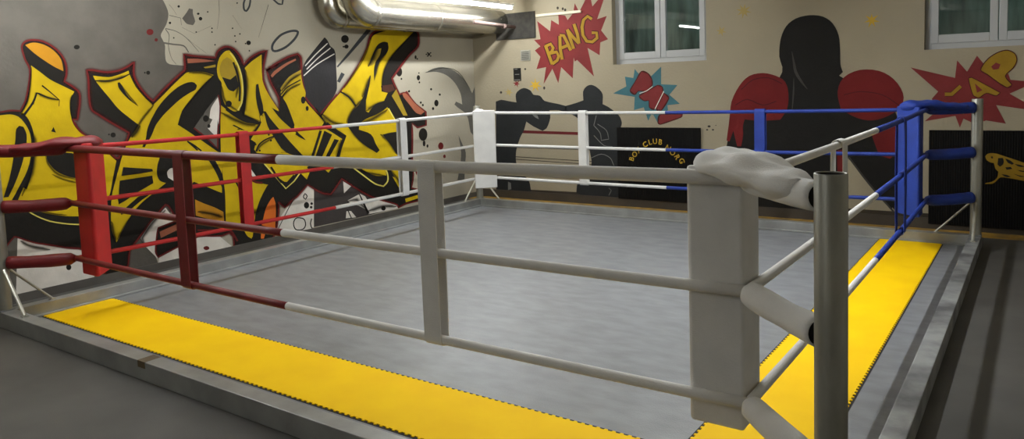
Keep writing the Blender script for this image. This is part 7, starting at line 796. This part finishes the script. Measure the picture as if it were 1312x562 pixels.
t = thing('duct_plate', 'dark mottled plate on the back wall around the duct ends', 'plate', (-5.8, WY, 2.3))
bm = bmesh.new(); box(bm, -6.05, -5.37, WY-.02, WY, 2.30, 2.67, .003); obj('plate', bm, 'plate', t)
bm = bmesh.new(); tube(bm, [(-5.72, 5.7, 2.50), (-5.72, WY-.02, 2.47)], .026, 12); tube(bm, [(-5.72, 6.35, 2.47), (-5.72, 6.40, 2.47)], .036, 12)
tag(obj('red_pipe', bm, 'pinkpipe', None, True), 'thin rusty red pipe beside the fat duct', 'pipe')
LAMP_STRENGTH = 185.
M['tube'].node_tree.nodes['Principled BSDF'].inputs['Emission Strength'].default_value = LAMP_STRENGTH
for nm_, st_ in (('tube_mid', 290.), ('tube_weak', 120.)):
    M[nm_] = mat('lit_'+nm_, (246,250,252), .5, var=0, emit=st_)
def lamp(x, y0, y1, label, mt='tube'):
    t = thing('fluorescent_lamp', label, 'lamp', (x, (y0+y1)/2, CEIL), 'fluorescent lamps hung under the ceiling')
    z = 2.70
    bm = bmesh.new(); box(bm, x-.03, x+.03, y0-.03, y1+.03, z+.026, z+.055, .006); obj('housing', bm, 'lamp_body', t)
    for yy in (y0-.012, y1+.012):
        bm = bmesh.new(); box(bm, x-.014, x+.014, yy-.008, yy+.008, z-.016, z+.03, .002); obj('lamp_holder', bm, 'lamp_body', t)
    bm = bmesh.new(); tube(bm, [(x, y0, z), (x, (y0+y1)/2, z), (x, y1, z)], .017, 12, up=Vector((0,0,1))); obj('tube', bm, mt, t, True)
    for yy in (y0+.3, y1-.3):
        bm = bmesh.new(); tube(bm, [(x, yy, z+.05), (x, yy, CEIL)], .004, 6); obj('hanger', bm, 'bolt', t)
lamp(-5.5, 3.85, 6.25, 'lit fluorescent lamp beside the shiny duct')
lamp(-5.5, -.93, 1.47, 'lit fluorescent lamp over the red half of the ring', 'tube_weak')
lamp(-1.7, 2.0, 4.4, 'lit fluorescent lamp over the middle of the ring', 'tube_mid')
lamp(-1.7, -4.6, -2.1, 'added fill lamp behind the near side of the ring, out of view', 'fill_tube')  # added unseen lamp that brightens the near pads and post

# ------------------------------------------------------------------ ring frame and mat
B = .05
fr = thing('ring_border', 'low grey steel frame around the whole boxing ring', 'frame', (-L/2, L/2, 0))
def beam(x0, x1, y0, y1, material):
    bm = bmesh.new(); box(bm, x0, x1, y0, y1, FZ, .1, .005); obj('beam', bm, material, fr)
beam(-L-B, B, -B, B, 'beam'); beam(-L-B, -L+B, B, L-B, 'beam'); beam(-L-B, B, L-B, L+B, 'beam'); beam(-B, B, B, L-B, 'beam_worn')
bm = bmesh.new(); box(bm, -L+B, -L+B+.022, B+.01, L-B, 0, .018, .004); box(bm, -L+B, -B, L-B-.022, L-B, 0, .018, .004)
obj('inner_lip', bm, 'beam', fr)
bm = bmesh.new(); box(bm, -3.90, -3.82, -B-.0015, B+.001, .06, .1012)
obj('brown_tape', bm, 'tape', fr)
bm = bmesh.new(); box(bm, -L+B+.001, -B-.001, B+.001, L-B-.001, FZ+.0005, 0)
tag(obj('ring_mat', bm, 'mat'), 'large grey foam mat filling the boxing ring', 'mat')
def teeth(a0, a1, base, sgn, pitch=.042, amp=.011):
    out = []; n = max(1, int((a1-a0)/pitch)); p = (a1-a0)/n
    for i in range(n):
        s = a0+i*p
        out += [(s, base), (s+p*.30, base), (s+p*.38, base+sgn*amp), (s+p*.72, base+sgn*amp), (s+p*.80, base)]
    out.append((a1, base)); return out
def strip(name, label, axis, a0, a1, b0, b1, z):
    lo = teeth(a0, a1, b0, -1); hi = teeth(a0, a1, b1, 1)
    ring_ = lo+hi[::-1]
    if axis == 'y': ring_ = [(q, p) for p, q in ring_]
    bm = bmesh.new(); prism(bm, ring_, .0006, z)
    o = thing(name, label, 'mat', ((ring_[0][0]), ring_[0][1], 0))
    obj('foam_tile', bm, 'yellow_mat', o)
    bm = bmesh.new(); 
    for b_ in (b0-.006, b1+.006):
        if axis == 'x': box(bm, a0, a1, b_-.014, b_+.014, .0002, .0012)
        else: box(bm, b_-.014, b_+.014, a0, a1, .0002, .0012)
    obj('dark_seam', bm, 'seam', o)
strip('yellow_floor_mat', 'long yellow mat strip inside the near side of the ring', 'x', -L+B+.024, -.276, .232, .752, .006)
strip('yellow_floor_mat', 'yellow mat strip running from the near corner to the blue corner', 'y', .78, L-B-.024, -.796, -.276, .006)

# ------------------------------------------------------------------ posts, pads, sleeves
CORN = {'near': ((0,0), (-1,1)), 'red': ((-L,0), (1,1)), 'far': ((-L,L), (1,-1)), 'blue': ((0,L), (-1,-1))}
LBL = {'near': 'nearest white corner', 'red': 'red corner', 'far': 'far white corner', 'blue': 'blue corner'}
CM = {'near': 'c_white', 'red': 'c_red', 'far': 'c_white', 'blue': 'c_blue'}
SM = {'near': 'c_white', 'red': 'c_dred', 'far': 'c_white', 'blue': 'c_blue'}
PR, PH = .047, 1.377
for key, ((cx, cy), (sx, sy)) in CORN.items():
    t = thing('ring_post', 'bare steel pipe post of the '+LBL[key], 'post', (cx, cy, .1), 'steel corner posts of the ring')
    bm = bmesh.new()
    n = 32
    def ringv(r, z): return [bm.verts.new((cx+r*math.cos(2*math.pi*k/n), cy+r*math.sin(2*math.pi*k/n), z)) for k in range(n)]
    R_ = [ringv(PR, .1), ringv(PR, PH-.002), ringv(PR-.001, PH), ringv(PR-.005, PH), ringv(PR-.006, PH-.003)]
    for a, b_ in zip(R_, R_[1:]):
        for k in range(n): bm.faces.new((a[k], a[(k+1)%n], b_[(k+1)%n], b_[k]))
    obj('pipe', bm, 'post', t, True)
    bm = bmesh.new(); R_ = [ringv(PR-.006, PH-.003), ringv(PR-.006, PH-.4)]
    for k in range(n): bm.faces.new((R_[0][k], R_[0][(k+1)%n], R_[1][(k+1)%n], R_[1][k]))
    bm.faces.new(R_[1]); obj('pipe_inside', bm, 'post_in', t, True)
    bm = bmesh.new(); box(bm, cx-.049, cx+.049, cy-.049, cy+.049, .1, .108, .002); obj('base_plate', bm, 'beam', t)
    for dx, dy in ((sx, 0), (0, sy)):
        bm = bmesh.new()
        a = Vector((cx+dx*PR*.8, cy+dy*PR*.8, .415)); b_ = Vector((cx+dx*.33, cy+dy*.33, .106))
        tube(bm, [a, a+(b_-a)*.5, b_], [(.014,.010)]*3, 8)
        box(bm, b_.x-.022, b_.x+.022, b_.y-.022, b_.y+.022, .1, .107, .001)
        obj('brace', bm, 'brace', t)
    # corner pad: a three sided cushion with its right angle at the crossing of the ropes
    ox, oy = cx+sx*(D+.024), cy+sy*(D+.024); w_ = .205
    pz0, pz1 = .335, 1.335
    P3 = [(ox, oy), (ox+sx*w_, oy), (ox+sx*(w_+.015), oy+sy*.02), (ox+sx*.02, oy+sy*(w_+.015)), (ox, oy+sy*w_)]
    if sx*sy < 0: P3 = P3[::-1]
    p = thing('corner_pad', 'tall '+{'near':'white','red':'red','far':'white','blue':'blue'}[key]+' corner cushion of the '+LBL[key], 'corner pad', (ox, oy, pz0), 'corner cushions of the ring')
    bm = bmesh.new(); prism(bm, P3, pz0, pz1, .012); cush = obj('cushion', bm, CM[key], p)
    # sleeves over the turnbuckles
    dn = Vector((sx, sy, 0)).normalized()
    side = Vector((-dn.y, dn.x, 0))
    for lv, z in enumerate(RZ):
        a = Vector((cx, cy, z))+dn*(PR+.004); b_ = Vector((cx+sx*(D-.005), cy+sy*(D-.005), z+.0))
        rad = .047
        t = thing('turnbuckle', ('upper', 'middle', 'lower')[lv]+' fabric sleeved turnbuckle of the '+LBL[key], 'turnbuckle', (cx+sx*D/2, cy+sy*D/2, z), 'sleeved turnbuckles between posts and ropes')
        bm = bmesh.new(); tube(bm, [a-dn*.012, a+dn*.05], .014, 10); obj('eye_bolt', bm, 'bolt', t, True)
        bm = bmesh.new(); path = []; rr = []
        n_ = 14; random.seed(lv*7+len(key))
        for i in range(n_+1):
            f = i/n_
            q = a.lerp(b_, f)+Vector((0,0,-.006*math.sin(math.pi*f)))
            r = rad*(1+.03*math.sin(f*9+lv)) if f < .9 else rad*math.sqrt(max(.05, 1-((f-.9)/.105)**2*.75))
            if key == 'blue': r = rad*(1.12-.1*f) if f < .93 else rad*.8
            path.append(q); rr.append(r)
        rings = tube(bm, path, rr, 22, caps=False)
        bm.faces.new(rings[-1][::-1])
        inn = [bm.verts.new(v_.co.lerp(path[0], .14)+dn*.0) for v_ in rings[0]]
        for k in range(22): bm.faces.new((rings[0][(k+1)%22], rings[0][k], inn[k], inn[(k+1)%22]))
        for v_ in bm.verts:
            nz = noise.noise(v_.co*14+Vector((lv*3, 0, 0)))
            v_.co += (v_.co-path[n_//2]).normalized()*0 + Vector((0,0,1))*nz*.002+side*noise.noise(v_.co*11)*.002
        obj('fabric_sleeve', bm, SM[key], t, True)
        bm = bmesh.new(); tube(bm, [a+dn*.004, a+dn*.008], rad*.86, 22); obj('dark_opening', bm, 'post_in', t)
    # cloth bunched over the pad's top and the upper turnbuckle
    if key == 'far': continue
    tc_ = thing('pad_top_cover', {'near':'crumpled white','red':'wrinkled dark red','far':'small white','blue':'wrinkled blue'}[key]+' cloth bunched over the top of the '+LBL[key]+' pad', 'cloth', (ox, oy, pz1), 'cloths over the tops of the corner pads')
    if key == 'far': amp, ww, hh, end = .0, .035, .02, .55
    bm = bmesh.new(); path = []; rr = []
    st = Vector((cx+sx*(D+.165), cy+sy*(D+.165), 1.335)); en = Vector((cx+sx*.10, cy+sy*.10, 1.305))
    conf = {'near': (.155, .058, .052), 'red': (.10, .047, .050), 'far': (.05, .03, .047), 'blue': (.12, .05, .052)}[key]
    n_ = 26
    for i in range(n_+1):
        f = i/n_
        e = min(1, math.sin(math.pi*min(f*2.2+.06, .5)))        # rounded inner end
        wdt = conf[0]*(1-f)**.8+conf[2]*f**.6
        if f < .22: wdt *= .55+.45*math.sqrt(f/.22)
        hgt = conf[1]*(1-.25*f)+.006*math.sin(f*17)
        if f < .1: hgt *= .35+.65*math.sqrt(f/.1)
        q = st.lerp(en, f)+Vector((0,0,.016*math.sin(math.pi*min(1, f*1.3))))
        path.append(q); rr.append((wdt, hgt))
    tube(bm, path, rr, 40)
    for v_ in bm.verts:
        c = v_.co
        u = (c-st).dot(dn*-1); s_ = (c-st).dot(side)
        fold = math.sin(s_*55+u*20+2.5*noise.noise(c*6))*.55+.6*noise.noise(c*11)+.2*noise.noise(c*26)
        k = .009 if key == 'near' else .006
        v_.co += Vector((0,0,1))*fold*k+side*noise.noise(c*9+Vector((5,0,0)))*k*1.6
    obj('cloth_folds', bm, SM[key], tc_, True)

# ------------------------------------------------------------------ ropes
SIDES = {  # start corner, end corner, colour at start, colour at end
 'near': (Vector((-L+D, D, 0)), Vector((-D, D, 0)), 'c_dred', 'c_white', 'near side, red to white'),
 'side': (Vector((-L+D, D, 0)), Vector((-L+D, L-D, 0)), 'c_red', 'c_white', 'graffiti side, red to white'),
 'back': (Vector((-L+D, L-D, 0)), Vector((-D, L-D, 0)), 'c_white', 'c_blue', 'back wall side, white to blue'),
 'open': (Vector((-D, D, 0)), Vector((-D, L-D, 0)), 'c_white', 'c_blue', 'open side, white to blue')}
PART = {'c_dred': 'red_rope_cover', 'c_red': 'red_rope_cover', 'c_white': 'white_rope_cover', 'c_blue': 'blue_rope_cover'}
for key, (a, b_, m0, m1, txt) in SIDES.items():
    d = (b_-a).normalized(); Lr = (b_-a).length
    for lv, z in enumerate(RZ):
        t = thing('ring_rope', ('upper', 'middle', 'lower')[lv]+' ring rope on the '+txt, 'rope', (a.x, a.y, z), 'ropes of the boxing ring')
        r = .0205 if key == 'open' else .0185
        if key == 'near': r = (.028, .0225, .0225)[lv]
        def pt(f): return a.lerp(b_, f)+Vector((0, 0, z-.012*4*f*(1-f)))
        mid = .505 if key != 'near' else .49
        for f0, f1, m_, rr_ in ((0, mid, m0, r*.97), (mid-.004, 1, m1, r)):
            bm = bmesh.new(); nn = 16
            tube(bm, [pt(f0+(f1-f0)*i/nn) for i in range(nn+1)], rr_, 14); obj(PART[m_], bm, m_, t, True)
    # two fabric spacers tie the three ropes together
    for f, m_ in (((1.885-D)/Lr, m0), ((3.985-D)/Lr, m1)):
        c = a.lerp(b_, f)
        hx = d*.052
        nrm = Vector((-d.y, d.x, 0))
        zt, zb = RZ[0]-.01, RZ[2]-.008
        bm = bmesh.new()
        prof = []                                         # closed loop over the upper and under the lower rope
        for i in range(9):
            an = math.pi*i/8; prof.append((.031*math.cos(an), zt+.030*math.sin(an)))
        for i in range(1, 6): prof.append((-.031-.003*math.sin(math.pi*i/6), zt+(zb-zt)*i/6))
        for i in range(9):
            an = math.pi+math.pi*i/8; prof.append((.031*math.cos(an), zb+.030*math.sin(an)))
        for i in range(1, 6): prof.append((.031+.003*math.sin(math.pi*i/6), zb+(zt-zb)*i/6))
        cz = (zt+zb)/2
        def ins(p): 
            px, pz = p; zz = max(zb, min(zt, pz)); v_ = Vector((px, pz-zz)); l_ = v_.length
            v_ = v_*((l_-.005)/l_); return (v_.x, zz+v_.y)
        lo = [[bm.verts.new(c+hx*s+nrm*px+Vector((0,0,pz))) for px, pz in prof] for s in (-1, 1)]
        li = [[bm.verts.new(c+hx*s+nrm*ins(p)[0]+Vector((0,0,ins(p)[1]))) for p in prof] for s in (-1, 1)]
        n = len(prof)
        for k in range(n):
            k2 = (k+1) % n
            bm.faces.new((lo[0][k], lo[0][k2], lo[1][k2], lo[1][k])); bm.faces.new((li[0][k2], li[0][k], li[1][k], li[1][k2]))
            for q in (0, 1): bm.faces.new((lo[q][k], lo[q][k2], li[q][k2], li[q][k]))
        col = {'c_dred': 'red', 'c_red': 'red', 'c_white': 'white', 'c_blue': 'blue'}[m_]
        where = {'near': 'near side', 'side': 'graffiti side', 'back': 'back wall side', 'open': 'open side'}[key]
        which = ''
        if key in ('near', 'side') and col == 'white': which = ''
        sp = obj('rope_spacer', bm, m_, None, False)
        tag(sp, col+' fabric spacer strap on the '+where+' ropes, nearer the '+{('near','red'):'red',('near','white'):'nearest white',('side','red'):'red',('side','white'):'far white',('back','white'):'far white',('back','blue'):'blue',('open','white'):'nearest white',('open','blue'):'blue'}[(key, col)]+' corner', 'spacer', 'spacer straps on the ropes')

# ------------------------------------------------------------------ world, camera
wd = bpy.data.worlds.new('World'); bpy.context.scene.world = wd; wd.use_nodes = True
wd.node_tree.nodes['Background'].inputs[0].default_value = (.55, .72, .75, 1); wd.node_tree.nodes['Background'].inputs[1].default_value = .8
cp = dict(x=.505, y=-2.316, z=1.67, yaw=35.318, pitch=4.633, roll=-1.998, f=965.261, ppy=184.887)
y_, p_, r_ = [math.radians(cp[k]) for k in ('yaw', 'pitch', 'roll')]
F = Vector((-math.sin(y_)*math.cos(p_), math.cos(y_)*math.cos(p_), -math.sin(p_)))
Rt = F.cross(Vector((0,0,1))).normalized(); Up = Rt.cross(F)
R2 = Rt*math.cos(r_)+Up*math.sin(r_); U2 = -Rt*math.sin(r_)+Up*math.cos(r_)
cam = bpy.data.cameras.new('camera'); co = bpy.data.objects.new('camera', cam); C.objects.link(co)
co.matrix_world = Matrix(((R2.x, U2.x, -F.x, cp['x']), (R2.y, U2.y, -F.y, cp['y']), (R2.z, U2.z, -F.z, cp['z']), (0,0,0,1)))
cam.sensor_width = 36; cam.lens = cp['f']*36/1312; cam.shift_y = -(281-cp['ppy'])/1312; cam.clip_start = .02
sc = bpy.context.scene; sc.camera = co
vs = sc.view_settings; vs.view_transform = 'Standard'; vs.look = 'None'; vs.gamma = 1; vs.use_curve_mapping = False; vs.exposure = 0.16
try: sc.cycles.max_bounces = 8; sc.cycles.diffuse_bounces = 5
except Exception: pass
